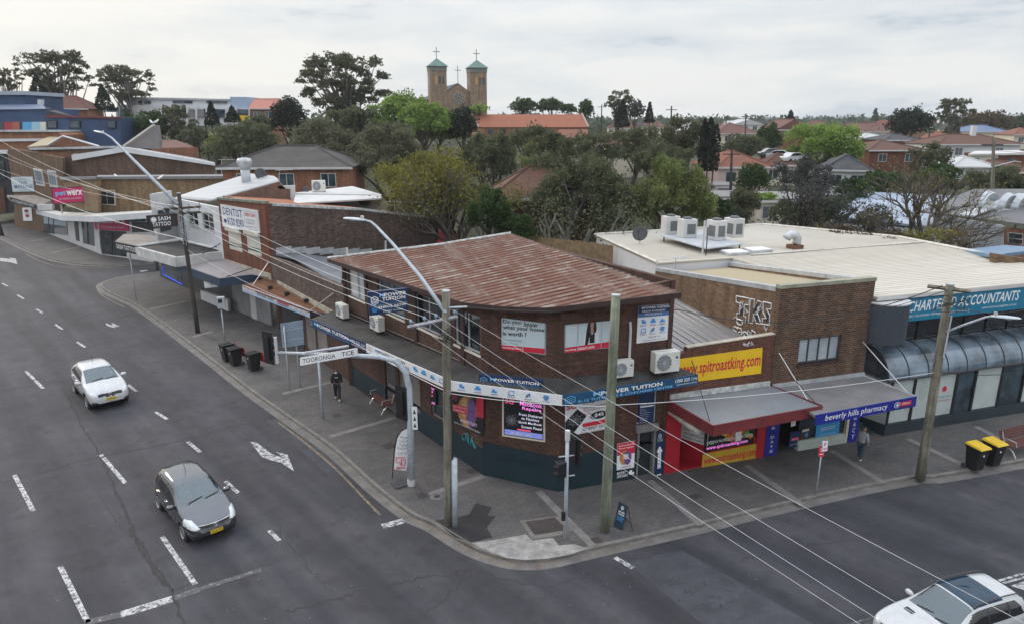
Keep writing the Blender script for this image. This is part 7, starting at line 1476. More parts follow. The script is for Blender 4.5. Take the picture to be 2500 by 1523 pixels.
TR=[('tall gum with an open clumped crown highest on the left skyline','gum',132,120,242,160,150,L_gum,M_barkw,1.15),
('small sparse gum at the left edge of the skyline','gum',18,163,222,66,152,L_gum,M_bark,.8),
('rounded gum right of the tallest left gum above the dark conifer','gum',302,157,252,140,166,L_gum,M_barkw,1.2),
('dark conical conifer in front of the rounded left gum','cone',248,204,265,44,148,L_dark,None,1),
('dark conical conifer under the tallest left gum','cone',90,180,238,42,146,L_dark,None,1),
('wide spreading gum with flat leaf clumps left of the church','gum',825,128,300,228,150,L_gum,M_barkw,1.45),
('near black dense tree left of the spreading gum','round',692,228,335,86,132,L_dark,M_barkd,1.2),
('slim dark conifer in front of the white school','cone',509,244,302,34,138,L_cyp,None,1.2),
('short dark conifer under the yellow school panels','cone',559,256,294,38,138,L_cyp,None,1.2),
('olive green spreading tree right of the blue building','lumpy',345,256,350,112,124,L_green,M_bark,1),
('thin grey twiggy tree between the olive tree and the slim conifer','gum',425,250,352,100,126,L_gum,M_barkt,.9),
('low dark green dome tree behind the grey tiled roof','lumpy',592,288,395,190,104,L_gd,M_bark,1.2),
('grey green wattle dome left of the bright green tree','lumpy',775,277,410,170,94,L_wattle,M_bark,1.2),
('large grey wattle dome right above the tiled house','lumpy',930,290,450,215,84,L_wattle,M_bark,1.3),
('bright green leafy tree just left of the church towers','lumpy',970,220,340,165,134,L_bright,M_bark,1.3),
('bright green tree sloping down to the right of the larger one','lumpy',1062,262,350,112,128,L_bright,M_bark,1.2),
('dark maroon green tree in front of the church rose window','round',1112,254,352,82,124,L_dark,M_barkd,1.3),
('pale yellow green tree at the foot of the right bell tower','round',1150,248,280,60,165,L_bright,M_bark,.9),
('grey green casuarina behind the yellow tree top','weep',1195,300,435,140,88,L_gd,M_bark,1.3),
('dark grey gum in front of the left end of the church hall','weep',1285,285,400,130,92,L_gd,M_bark,1.1),
('dark round tree left behind the orange church hall','round',1262,234,278,72,205,L_green,M_bark,1.3),('dark round tree in the middle behind the orange church hall','round',1325,233,278,66,205,L_green,M_bark,1.3),('smaller dark tree behind the right half of the church hall','round',1368,248,278,46,205,L_green,M_bark,1.2),('tall narrow dark tree at the right end of the church hall','round',1409,236,298,40,195,L_green,M_bark,1.2),
('tall thin gum on the skyline right of the church hall','gum',1490,216,292,78,185,L_gum,M_bark,1.1),('dark conifer under the thin skyline gum','cone',1498,240,305,34,180,L_cyp,None,1.2),('small pointed conifer right of the thin skyline gum','cone',1563,247,295,24,186,L_cyp,None,1.2),('blurry grey tree between two skyline conifers','round',1530,240,298,46,190,L_grey,M_bark,.8),
('grey green spreading gum below the thin skyline gum','weep',1535,290,400,165,108,L_gd,M_bark,1.4),('olive gum with power pole behind right of the grey gum','weep',1650,266,400,150,112,L_gum,M_bark,1.5),('grey gum below the right end of the church hall','weep',1430,300,400,150,100,L_gd,M_bark,1.4),('dense grey green tree between the olive bush and the cypress columns','weep',1590,330,430,150,85,L_gd,M_bark,1.4),
('large rounded olive bush with pale new tips behind the cream roof','lumpy',1608,376,555,245,57,L_olive,M_bark,1.6),
('bright lime green tree on the right behind the slate roof','lumpy',1985,288,402,205,112,L_bright,M_bark,1.5),
('big dark fig tree on the right skyline','round',2190,254,340,108,178,L_dark,M_barkd,1.4),
('tall airy gum right of the dark fig tree','gum',2295,233,335,80,190,L_gum,M_barkw,1.2),
('rusty brown crowned tree right of the airy gum','round',2370,266,325,130,230,L_brown,M_bark,1.2),('dark tree at the right end of the skyline','round',2445,274,325,90,240,L_far,M_bark,1.2),
('dense green shrub tree left of the small white shed roof','lumpy',2255,385,468,130,84,L_green,M_bark,1.4),('olive leafed tree in front of the long red roof','weep',2240,338,420,110,100,L_gum,M_bark,1.1),('dark spreading shrub tree in front of the cream flat building','lumpy',2395,392,478,150,78,L_gd,M_bark,1.4),('dark shrub tree at the right edge below the red roof','round',2462,425,480,80,76,L_green,M_bark,1.3),('green shrub mass right of the slate roofed house','lumpy',2130,405,470,120,86,L_green,M_bark,1.3),
('dark bushy tree right of the pink cottage','round',1812,388,478,90,84,L_green,M_bark,1.5),('rounded tree behind the pink cottage roof','round',1790,320,395,110,125,L_gd,M_bark,1.3),('dark tree behind the parked cars','round',1850,295,380,70,140,L_green,M_bark,1.3),('small pine on the skyline above the orange brick house','cone',1902,267,300,26,240,L_cyp,None,1.2),('Norfolk pine shaped tree far off on the right skyline','cone',2106,262,290,16,420,L_far,None,1.2),
('dense green shrub left of the pink cottage shed','lumpy',1722,470,560,90,62,L_green,M_bark,1.3),('broad dark shrub under the leaning grey gum','lumpy',1905,478,552,130,64,L_gd,M_bark,1.4),('green shrub beside the clipped hedge','lumpy',1985,470,545,110,66,L_green,M_bark,1.3),('grey green trees on the slope below the white school','weep',470,290,365,90,118,L_gd,M_bark,1.3),('low olive trees left of the dark dome tree','lumpy',520,318,385,70,112,L_olive,M_bark,1.2),('dark tree right of the slim school conifer','round',625,272,330,70,130,L_gd,M_bark,1.2),('grey green tree mass below the spreading gum','weep',850,240,330,150,128,L_gd,M_bark,1.3),('olive tree below the orange church hall','lumpy',1340,318,400,120,110,L_gd,M_bark,1.3),('olive tree between the pink cottage and the clipped hedge','weep',1790,440,530,100,70,L_gd,M_bark,1.4),('green tree hiding the wall below the slate roofed house','lumpy',2055,425,490,90,80,L_green,M_bark,1.3),('grey tree in front of the pale blue warehouse roof','weep',2100,480,560,130,60,L_grey,M_barkt,.6),('bright leafy tree filling the slope left of the dark church tree','lumpy',1020,240,345,130,122,L_bright,M_bark,1.2),('dark green dome tree filling the gap right of the yellow tree','lumpy',1165,312,440,135,99,L_gd,M_bark,1.4),('olive green tree above the old red roof','weep',1290,330,430,120,78,L_olive,M_bark,1.0),('rounded dark shrub beside the cream roof air units','round',1770,505,565,56,55,L_dark,M_bark,1.6),('leafy ivy covered tree below the yellow tree','lumpy',1175,440,575,120,50,L_green,M_bark,1.5),('trailing ivy mass spilling over the grey fence','lumpy',1245,515,580,110,49,L_green,M_bark,1.5)]
for t in TR:
    tree(*t[:8],bark=t[8],dens=t[9])
for cx,yt,w,lab in ((1693,287,22,'leftmost dark cypress column of the close trio'),(1707,284,26,'middle and tallest cypress column of the close trio'),(1721,300,22,'right hand cypress column of the close trio')):
    tree(lab,'column',cx,yt,412,w,94,L_cyp,M_bark,1.2,name='cypress_tree')
tree('clipped round green hedge below the pink cottage','round',1842,462,486,62,72,L_bright,None,1.4,name='hedge',cat='hedge',trunk=False)
# yellow tree with bare branches
b=PD(1118,530,60); b[2]=gz(b[0],60)
branchy('wide yellow topped tree with bare tangled branches behind the rusty dentist roof',b,4,.3,5,[((0,0,0),(-.15,0,1),3.4,.34),((0,0,2.2),(-1,.1,.75),2.9,.24),((0,0,2.6),(.8,0,.9),2.6,.2),((0,0,2.4),(-.5,-.4,1.1),3.,.22)],L_yel,M_barkt,6500,11,.18,.72,.18,.55,3,top_only=.35)
b=PD(1075,470,66); tree('yellow leafed crown filling the back of the bare branched tree','lumpy',1020,348,480,270,64,L_yel,M_bark,.62); tree('olive foliage under the yellow crown','weep',1090,400,540,200,63,L_gd,M_bark,.8)
# pale trunked eucalypt
b=PD(1390,590,52); b[2]=gz(b[0],52)
branchy('tall eucalypt with pale twisting trunk in front of the dark brick house',b,4,.3,2,[((0,0,0),(-.12,0,1),3.6,.36),((-.35,0,3.),(-.7,.1,.9),2.8,.24),((-.3,0,3.1),(.75,0,1.),3.0,.22),((.5,0,.4),(1.,0,.6),2.6,.2)],L_gd,M_barkw,3600,21,.18,.6,.3,1.1,2)
tree('grey green eucalypt foliage above the pale twisting trunk','weep',1375,330,520,240,58,L_gd,M_barkw,1.5); tree('ragged grey eucalypt foliage right of the pale trunk','weep',1470,400,575,130,55,L_gd,M_barkw,1.2); tree('loose olive eucalypt sprays high above the old red roof','weep',1330,300,400,120,66,L_gum,M_barkw,1.0)
# leaning grey gum right
b=PD(1862,545,58); b[2]=gz(b[0],58)
branchy('leaning dark trunked grey gum beyond the cream roof',b,4,.3,4,[((0,0,0),(.55,0,1),2.8,.34),((1.2,0,2.1),(1.,.1,.45),3.0,.22),((1.3,0,2.4),(.3,0,1),2.6,.2)],L_grey,M_barkd,4600,31,.19,.65,.12,.6,3)
tree('purple grey gum crown over the slate roofed house','weep',1940,362,480,150,63,L_grey,M_barkd,.9)
# bare jacaranda
b=PD(2180,592,54); b[2]=gz(b[0],54)
branchy('bare grey branched tree with a few yellow leaves behind the cream roof',b,3,.25,5,[((0,0,0),(.05,0,1),4.2,.36),((0,0,3.6),(-1,0,.4),2.8,.2),((0,0,3.8),(1,.2,.42),2.8,.2),((0,0,4.),(.4,-.4,.9),1.9,.16),((0,0,4.),(-.45,.3,.9),1.9,.16)],L_yel,M_barkt,1300,41,.16,.78,.0,.35,3)
tree('ochre shrub below the bare branched tree','lumpy',2140,555,605,180,50,L_brown,M_barkt,.9); tree('yellowish shrub right of the bare branched tree','lumpy',2250,540,610,150,49,L_yel,M_barkt,.35); tree('brown shrub left of the bare branched tree','lumpy',2030,545,590,140,52,L_brown,M_barkt,.9)
tree('thin bare twig shrub in front of the louvred wall','gum',2320,540,620,120,47,L_brown,M_barkt,.25)
def woods():
    rng=np.random.default_rng(77)
    def mass(name,label,n,fx,fy,fh,fr,leaf,lsz):
        pts=[]
        for i in range(n):
            x,y=fx(),fy(); z=gz(x,y); r=fr(); hh=fh(); k=int(46*min(3,max(.6,r/3)))
            dd=rng.normal(size=(k,3)); dd/=np.linalg.norm(dd,axis=1)[:,None]; dd[:,2]=np.abs(dd[:,2]); q=dd*np.array([r,r,hh])*(.6+.45*rng.random(k))[:,None]+np.array([x,y,z]); pts.append(q)
        P=np.concatenate(pts); s=lsz(P)
        me=leafmesh(name,quads(P,s,rng,.3),leaf); o=bpy.data.objects.new(name,me); SC.collection.objects.link(o); struct(o,'stuff'); tag(o,label,'woodland')
    U=lambda a,b:(lambda:rng.uniform(a,b))
    st={}
    mass('far_woodland','far tree canopy of the suburbs along the horizon',1000,U(-400,900),U(330,1150),lambda:rng.uniform(5,11),lambda:rng.uniform(5,12),L_far,lambda P:(P[:,1]/694*2.2)[:,None].mean()*1.0)
    mass('distant_woodland','distant tree canopy between the suburban roofs',420,U(-120,330),U(165,330),lambda:rng.uniform(3,8),lambda:rng.uniform(2.5,6),L_gd,lambda P:.75)
    mass('undergrowth','dark undergrowth and garden shrubs behind the shops',260,U(-22,80),U(72,165),lambda:rng.uniform(1.2,3.2),lambda:rng.uniform(1.5,3.5),L_gd,lambda P:.36)
    mass('hill_shrubs','shrubs and small trees covering the left hillside',150,U(-85,-12),U(112,162),lambda:rng.uniform(1.5,4.),lambda:rng.uniform(1.6,3.6),L_gd,lambda P:.42)
    mass('garden_shrubs','low garden shrubs beyond the cream roof',90,U(8,45),U(58,80),lambda:rng.uniform(.8,2.),lambda:rng.uniform(1.,2.2),L_brown,lambda P:.25)
woods()
# far houses
rnd=random.Random(12)
for i in range(34):
    x=rnd.uniform(1500,2480); Y=rnd.choice([240,270,310,360,430,520]); w=rnd.uniform(11,17); px=w/2/Y*F/S; g=gz((x-1232)*S/F*Y,Y); ye=0
    zc=g+rnd.uniform(3.2,5.5); r_=(zc-HC)/Y; ye=750.5-( (math.tan(math.atan(r_)+PT))*F/S); zr=zc+2.6; yr=750.5-(math.tan(math.atan((zr-HC)/Y)+PT)*F/S)
    house('distant_house','small distant house roof among the far trees below the horizon',x-px,x+px,ye,yr,Y,9,rnd.uniform(-.3,.3),rnd.choice([M_cream,M_wall,B_org]),rnd.choice([T_red,T_dred,T_maroon,T_slate,R_white,T_maroon]),'hip',0,group='distant houses below the horizon',win=False)
# ---------------------------------------------------------------- poles, lamps, wires
def vertz(x,y,P):      # height of pixel (D) above ground point P
    r=ray(x*S,y*S); return HC+r[2]*P[1]/r[1]
INS={}
def insul(T,p,h=.16):
    m=MB(); p=np.array(p); m.tube([p,p+[0,0,h*.35],p+[0,0,h*.4],p+[0,0,h*.7],p+[0,0,h]],[.02,.02,.055,.06,.02],8); m.build('insulator',plain('blue_grey_porcelain',(.2,.3,.42),.3,.1),T)
def lamp_head(T,p,dr,L=1.0):
    p=np.array(p,float); dr=np.array(dr,float); dr/=np.linalg.norm(dr); s=np.cross(dr,[0,0,1]); s/=np.linalg.norm(s); u=np.cross(s,dr)
    m=MB(); sec=[(0,.08,.05),(.25,.13,.07),(.55,.17,.075),(.9,.13,.05),(1.,.05,.02)]; vs=[];fs=[]
    for t,w,h in sec:
        c=p+dr*L*t
        for k in range(10): a=2*math.pi*k/10; vs.append(c+s*w*math.cos(a)+u*h*math.sin(a)*(1 if math.sin(a)>0 else .6))
    for i in range(4):
        for k in range(10): fs.append((i*10+k,i*10+(k+1)%10,(i+1)*10+(k+1)%10,(i+1)*10+k))
    fs+= [tuple(range(9,-1,-1)),tuple(range(40,50))]; m.add(vs,fs); o=m.build('lamp_head',plain('lamp_housing_paint',(.46,.5,.54),.4,.1),T,smooth=True)
    m=MB(); c=p+dr*L*.6-u*.05; m.tube([c+u*.03,c-u*.03],[.13,.09],10); m.build('lens',M_frost,o); m=MB(); m.tube([p+dr*L*.15+u*.07,p+dr*L*.15+u*.17],.07,8); m.build('photocell',M_cream,o)
def pole(label,bx,by,tx,ty,r0,r1,mat,cap=True,name='utility_pole'):
    b=GD(bx,by,.13); zt=vertz(tx,ty,b); top=PD(tx,ty,b[1]); T=thing(name,label,'pole',tuple(b))
    P=[b+(top-b)*t for t in np.linspace(0,1,7)]; m=MB(); m.tube(P,[r0+(r1-r0)*t for t in np.linspace(0,1,7)],14); m.build('shaft',mat,T,smooth=True)
    if cap: c=MB(); c.tube([top,top+[0,0,.05]],r1*1.04,14); c.build('cap',M_flash,T)
    return T,b,top
# centre pole with lamp arm and crossarm
T1,b1,t1=pole('tall weathered timber pole at the corner with crossarm and long lamp arm','1080' and 1079,1262,1073,702,.165,.14,M_wood)
def along(b,t,y): return PD(b[0],b[1],1)
def at_h(b,t,z): return b+(t-b)*((z-b[2])/(t[2]-b[2]))
za=vertz(1070,740,b1)
armend=PD(905,542,b1[1]+3.6); armtip=PD(880,531,b1[1]+4.0); s0=at_h(b1,t1,za)
m=MB(); m.tube([s0+[0,-.16,-.15],s0+(armend-s0)*.35+[0,0,.02],s0+(armend-s0)*.75+[0,0,.03],armend-[0,0,.05],armend+(armtip-armend)*.5+[0,0,.04],armtip],[.075,.07,.06,.05,.045,.045],8); m.build('lamp_arm',M_galvp,T1,smooth=True)
lamp_head(T1,armtip,PD(805,523,b1[1]+5.0)-armtip,1.25)
ca,cb=PD(982,787,b1[1]+.35),PD(1100,762,b1[1]-.15); m=MB(); dd=(cb-ca); m.tube([ca,cb],.075,4); m.build('crossarm',plain('grey_crossarm',(.28,.29,.31),.8,.3,3.),T1)
INS1=[]
for s_ in (.06,.34,.58,.95): p=ca+(cb-ca)*s_+np.array([0,0,.07]); insul(T1,p,.2); INS1.append(p+[0,0,.17])
m=MB(); m.tube([at_h(b1,t1,.14)+[.25,-.05,0],at_h(b1,t1,2.95)+[.25,-.05,0]],.115,10); m.build('cable_guard',M_galvp,T1,smooth=True)
m=MB(); m.tube([at_h(b1,t1,z)+np.array([.2+.05*math.sin(z*2),-.1,0]) for z in (2.9,3.6,4.3,5.0,5.5)],.035,6); m.build('riser_cable',M_wired,T1)
m=MB(); q=at_h(b1,t1,vertz(1078,738,b1)); m.tube([q+[.1,-.12,0],q+[.75,-.1,.02]],.035,5); m.build('bracket',M_galv,T1)
m=MB(); rnd=random.Random(4); q=at_h(b1,t1,ca[2])
for k in range(7): m.tube([q+np.array([rnd.uniform(-.35,.35),-.16,rnd.uniform(-.5,.25)]) for _ in range(4)],.012,4)
m.build('jumper_cables',M_wired,T1)
T2,b2,t2=pole('plain greenish timber pole without fittings in front of the side street wall',1455,1277,1482,712,.20,.155,M_woodg)
for z in (2.5,4.2,6.1):
    pass
T3,b3,t3=pole('dark leaning timber pole on the left footpath with a long pale lamp arm',476,800,430,466,.17,.13,M_woodd)
s3=PD(428,492,b3[1]-.15); ae=PD(268,332,b3[1]+3); at=PD(252,322,b3[1]+3.3)
m=MB(); m.tube([s3,s3+(ae-s3)*.5,ae,at],[.13,.11,.07,.055],8); m.build('lamp_arm',M_galvp,T3,smooth=True); lamp_head(T3,at,PD(222,314,b3[1]+4.3)-at,1.5)
INS3=[]
for y0 in (502,515):
    Aq,Bq=PD(395,y0+2,b3[1]+.5),PD(482,y0-4,b3[1]-.5); m=MB(); m.tube([Aq,Bq],.08,4); m.build('crossarm',M_woodd,T3)
    for s_ in (.02,.25,.7,.98): p=Aq+(Bq-Aq)*s_+np.array([0,0,.08]); insul(T3,p,.22); INS3.append(p+[0,0,.2])
m=MB(); q=at_h(b3,t3,8.2)
for k in range(10): m.tube([q+np.array([rnd.uniform(-.2,.9),-.2,rnd.uniform(-1.6,.6)]) for _ in range(4)],.015,4)
m.build('jumper_cables',M_galv,T3)
T4,b4,t4=pole('timber pole before the office building with a short lamp arm',2214,1152,2286,686,.20,.15,M_wood)
Aq,Bq=PD(2232,689,b4[1]+.5),PD(2335,702,b4[1]-.5); m=MB(); m.tube([Aq,Bq],.08,4); m.build('crossarm',M_woodd if False else M_wood,T4)
INS4=[Aq+(Bq-Aq)*s_+np.array([0,0,.1]) for s_ in (.05,.35,.65,.95)]
m=MB(); q=PD(2284,720,b4[1]-.2)
for k in range(9): m.tube([q+np.array([rnd.uniform(-.8,.8),-.1,rnd.uniform(-.5,.25)]) for _ in range(4)],.013,4)
m.build('jumper_cables',M_wired,T4)
l0=PD(2278,798,b4[1]-.15); l1=PD(2372,763,b4[1]-1.); m=MB(); m.tube([l0,l0+(l1-l0)*.5+[0,0,.02],l1,PD(2385,761,b4[1]-1.1)],[.06,.05,.045,.045],7); m.build('lamp_arm',M_galvp,T4,smooth=True); lamp_head(T4,PD(2384,761,b4[1]-1.1),PD(2450,766,b4[1]-1.4)-PD(2384,761,b4[1]-1.1),1.0)
m=MB(); m.tube([PD(2290,760,b4[1]-.22),PD(2270,860,b4[1]-.24)],.03,5); m.build('conduit',M_galv,T4)
# far left pole foot
b5=GD(5,568,.1); T5=thing('utility_pole','dark pole foot at the left edge of the photo on the far footpath','pole',tuple(b5)); m=MB(); m.tube([b5,b5+np.array([-1.2,0,9.5])],[.28,.22],10); m.build('shaft',M_woodd,T5,smooth=True)
WN=[0]
def wire(label,a,b,sag,r=.012,mat=None,group=None):
    a,b=np.array(a),np.array(b); P=[a+(b-a)*t-np.array([0,0,sag*4*t*(1-t)]) for t in np.linspace(0,1,15)]; m=MB(); m.tube(P,r,4); o=m.build('overhead_wire',mat or M_wire); tag(o,label,'wire',group)
g1='bare wires from the corner crossarm towards the near right'
ends=[G(2110*S,1487*S,6.3),G(2175*S,1487*S,6.6),G(2300*S,1490*S,7.0),G(2500*S,1470*S,7.4)]
ends=[a+(a-INS1[i])*.6 for i,a in enumerate(ends)]
for i in range(4): wire(['pale bare wire running from the corner pole to the lower right, nearest to the camera','pale bare wire to the lower right, second from the camera side','pale bare wire to the lower right, third from the camera side','pale bare wire to the lower right, crossing above the others'][i],INS1[i],ends[i],.35,.005,None,g1)
g2='bare wires between the corner pole and the dark leaning pole'
for i in range(4): wire(['lowest','second lowest','second highest','highest'][i]+' pale wire between the corner pole and the dark leaning pole',INS1[i],INS3[[0,1,2,3][i]],.45,.0075,None,g2)
far=[PD(-60,300,100),PD(-60,330,100),PD(-60,345,100),PD(-60,385,100)]
for i in range(4): wire(['highest','second','third','lowest'][i]+' pale wire from the dark leaning pole to the left edge',INS3[4+i],far[i],.9,.010,None,'wires from the leaning pole to the left edge')
wire('pale span wire sagging from the dark leaning pole past the tattoo sign',at_h(b3,t3,7.0),PD(-60,380,95),1.2,.02)
wire('black twisted cable from the corner pole bracket under the rusty roof edge',at_h(b1,t1,vertz(1078,738,b1))+[.75,-.1,0],PD(1635,745,29.5),.15,.022,M_wired); wire('black service cable from the rusty roof corner to the office pole crossarm',PD(1635,745,29.5),INS4[1],1.0,.02,M_wired); wire('thin black service cable just below the thicker one beside the pharmacy',PD(1850,790,28.8),INS4[2],.3,.014,M_wired)
wire('grey cable from the corner pole across the canopy to the plain greenish pole',at_h(b1,t1,5.55),at_h(b2,t2,5.2),.12,.014); wire('grey cable from the plain greenish pole across the yellow sign to the office pole',at_h(b2,t2,5.25),at_h(b4,t4,5.05),.2,.014)
wire('grey cable over the canopy from the corner pole back to the black awning end',at_h(b1,t1,5.6),PD(775,775,38),.15,.014); wire('pale cable along the parapet from the dark pole to the air unit',at_h(b3,t3,6.3),PD(890,795,37.5),.5,.013)
wire('black cable from the office pole to the right edge of the photo',at_h(b4,t4,8.0),PD(2560,715,23),.5,.016,M_wired); wire('second black cable from the office pole to the right edge',at_h(b4,t4,5.1),PD(2560,880,23),.25,.014,M_wired)
# background poles
for x,yb,yt,Y,arm,lab in ((1758,465,358,90,1,'slim timber pole with a small lamp beside the pink cottage'),(2388,455,332,72,2,'brown timber pole with crossarm above the right hand shrubs'),(1795,335,274,170,1,'thin dark pole among the purple roofs on the skyline'),(1616,330,256,140,2,'dark pole top with crossarm rising out of the grey gums'),(1748,300,284,200,0,'short pole on the skyline near the white shed'),(1448,285,252,200,2,'thin pole on the skyline right of the church hall trees'),(2237,345,315,150,0,'pole in front of the dark fig tree'),(492,300,262,140,0,'thin pole in front of the white school building')):
    b=PD(x,yb,Y); t=PD(x+ (3 if Y<100 else 0),yt,Y); b[2]=min(b[2],gz(b[0],Y)+.0) if Y>100 else b[2]; T=thing('utility_pole',lab,'pole',tuple(b)); m=MB(); m.tube([b,t],[.2,.14],7); m.build('shaft',M_wood if Y<80 else M_woodd,T)
    if arm>=1: q=t-[0,0,.7]; m=MB(); m.tube([q-[1.1,0,0],q+[1.1,0,0]],.07,4); m.build('crossarm',M_woodd,T)
    if arm==2 and Y<100: q=t-[0,0,3]; m=MB(); m.tube([q,q+[2.2,-.5,.7],q+[2.8,-.6,.6]],.05,5); m.build('lamp_arm',M_galv,T)
# ---------------------------------------------------------------- signal mast arm and signals
def signal_head(T,p,yaw,s=1.,lit=None,back=True):
    """three aspect head facing yaw (local -y), with target board"""
    p=np.array(p,float); dr=np.array([math.sin(yaw),-math.cos(yaw),0]); sx=np.array([math.cos(yaw),math.sin(yaw),0])
    def box(c,w,d,h,m): q=[c-sx*w/2-dr*-d/2*-1,c+sx*w/2+dr*d/2,c+sx*w/2-dr*d/2,c-sx*w/2-dr*d/2]; q[0]=c-sx*w/2+dr*d/2; m.hexa([v-[0,0,h/2] for v in q],[v+[0,0,h/2] for v in q])
    m=MB(); box(p,.30*s,.2*s,1.0*s,m); o=m.build('signal_head',M_blk,T)
    if back: m=MB(); box(p,.62*s,.03,1.4*s,m); m.build('target_board',M_blk,o)
    for k in range(3):
        c=p+dr*.12*s+np.array([0,0,(1-k)*.31*s]); m=MB(); m.tube([c,c+dr*.2*s],[.12*s,.115*s],12,cap=False); m.build('visor',M_blk,o); l_=MB(); l_.disc(c,dr,.105*s,12,0,.02); l_.build('lens',plain(('lens_red','lens_amber','lens_green')[k],((.08,.01,.01),(.09,.05,.01),(.01,.06,.035))[k],.3,.1),o)
def mast():
    b=GD(990,1166,.13); T=thing('signal_mast','pale grey traffic signal mast with a curved arm reaching over the road','signal mast',tuple(b)); Y=b[1]
    top=[PD(x,y,Y) for x,y in [(990,1166),(988,1010),(984,930),(975,893),(952,868),(915,858)]]; armend=PD(665,848,Y+3.2); mid=PD(790,852,Y+1.6); m=MB(); m.tube([*top,mid,armend],[.15,.14,.13,.125,.115,.105,.085,.07],12); m.build('mast_arm',M_galvp,T,smooth=True)
    m=MB(); m.tube([b,b+[0,0,.28]],.165,14); m.build('base_band',M_wht,T)
    # head seen from behind at the arm end, with its white bracket
    p=PD(648,836,Y+3.3); p[0]-=.05; signal_head(T,p,2.55,1.1)
    m=MB(); q=PD(665,842,Y+3.1); m.tube([q+[0,0,.62],q-[0,0,.62]],.07,6); m.build('hanger',M_wht,T)
    p=PD(966,968,Y+.1); signal_head(T,p,2.5,1.05)
    m=MB(); c=PD(998,1005,Y-.2); m.box(c,(.2,.04,.95)); 
    o=board('push_button_plate','','',[c+np.array([-.11,-.03,.5]),c+np.array([-.11,-.03,-.5]),c+np.array([.11,-.03,.5]),c+np.array([.11,-.03,-.5])],M_wsign,[('p',[(.2,.1+.3*k),(.8,.1+.3*k),(.5,.3+.3*k)],K_) for k in range(3)],th=.03,parent=T)
    # street name blade
    A=[PD(722,862,Y+1.9),PD(722,879,Y+1.9),PD(858,836,Y+.9),PD(859,854,Y+.9)]; o_=A[0]-A[1]
    A=[PD(722,860,Y+1.75),PD(722,879,Y+1.75),PD(857,837,Y+.2),PD(858,855,Y+.2)]
    board('street_sign','white street name blade hung on the mast arm with black capitals','sign',A,M_wsign,[('t','TOORONGA',.05,.64,.22,.78,.006,0,K_),('t','TCE',.75,.96,.24,.8,.006,0,K_)],th=.08)
    m=MB(); m.tube([PD(838,832,Y+1.2)-[0,0,.0],PD(735,848,Y+1.9)],.06,6); m.build('sign_bracket',M_galvp,T)
mast()
def post_signal():
    b=GD(1360,1296,.13); T=thing('signal_post','grey traffic signal post on the corner with black heads and push button','signal post',tuple(b)); zt=vertz(1366,1036,b)
    m=MB(); m.tube([b,[b[0],b[1],zt]],[.075,.065],10); m.build('post',M_galvp,T,smooth=True); m=MB(); m.tube([[b[0],b[1],zt-.35],[b[0],b[1],zt+.02]],.095,10); m.build('cap',M_wht,T)
    signal_head(T,PD(1383,1082,b[1]+.2),2.2,.95); p=PD(1349,1128,b[1]-.25); 
    m=MB(); m.box(p,(.34,.3,.6),0,.5); o=m.build('pedestrian_head',M_blk,T,bevel=.03)
    for k in (-.14,.14): m=MB(); m.box(p+np.array([-.12,-.16,k+.06]),(.3,.2,.04),0,.5); m.build('visor',M_blk,o)
    for z in (1.9,2.7): m=MB(); m.tube([[b[0]-.3,b[1]-.05,z+.8],[b[0]+.3,b[1]+.1,z+.8]],.025,5); m.build('bracket',M_galv,T)
    m=MB(); q=[b[0]-.1,b[1]-.1,1.15]; m.box(q,(.14,.14,.3)); m.build('push_button',M_blk,T)
post_signal()
def signpost(label,x,y,ty,items,r=.035,name='sign_post'):
    b=GD(x,y,.13); zt=vertz(x,ty,b); T=thing(name,label,'sign post',tuple(b)); m=MB(); m.tube([b,[b[0],b[1],zt]],r,8); m.build('post',M_galvp,T,smooth=True); return T,b,zt
T,b,z=signpost('single grey sign post in front of the pedestrian under the street name blade',777,1006,860,[],.065)
T,b,z=signpost('pair of tall grey posts carrying a blank grey sign seen from behind',697,940,785,[],.045)
m=MB(); q=GD(722,930,.13); m.tube([q,[q[0],q[1],z+.1]],.045,8); m.build('second_post',M_galvp,T,smooth=True)
c=[PD(x,y,b[1]+.1) for x,y in [(674,779),(680,837),(728,770),(732,828)]]; board('sign_back','','',c,plain('grey_sign_back',(.2,.25,.31),.5,.15),[('r',0,1,.28,.30,M_galv),('r',0,1,.7,.72,M_galv)],th=.04,parent=T)
T,b,z=signpost('short grey post with a small sign box left of the rubbish bins',541,820,745,[],.05)
p=PD(532,728,b[1]); m=MB(); m.box(p,(.5,.35,.8),0,.3,0); o=m.build('sign_box',M_galv,T,bevel=.02); m=MB(); m.box(p+np.array([.02,-.18,.15]),(.26,.06,.26),0,.3); m.build('camera_window',M_blk,o)
T,b,z=signpost('thin leaning sign post near the lane corner with a small sign seen edge on',328,722,612,[],.04); m=MB(); m.box([b[0],b[1],z-.2],(.04,.3,.5)); m.build('sign_plate',M_wsign,T); m=MB(); m.box([b[0]-.02,b[1]-.01,z-.35],(.05,.24,.2)); m.build('red_plate',M_redsign,T)
T,b,z=signpost('parking sign post on the right footpath with a red plate and a white plate',1964,1186,1060,[],.03)
for x,y,w,h,mt in ((1986,1073,.26,.45,M_wsign),(1977,1086,.3,.45,M_redsign)):
    p=PD(x,y,b[1]-.05); o=board('sign_plate','','',[p+np.array([-w/2,-.02,h/2]),p+np.array([-w/2+.03,-.02,-h/2]),p+np.array([w/2-.03,.05,h/2]),p+np.array([w/2,.05,-h/2])],mt,[('t','P' if mt is M_wsign else 'S',.3,.7,.5,.85,.02,0,M_redsign if mt is M_wsign else W_),('r',.15,.85,.2,.3,M_redsign if mt is M_wsign else M_wsign)],th=.015,parent=T)
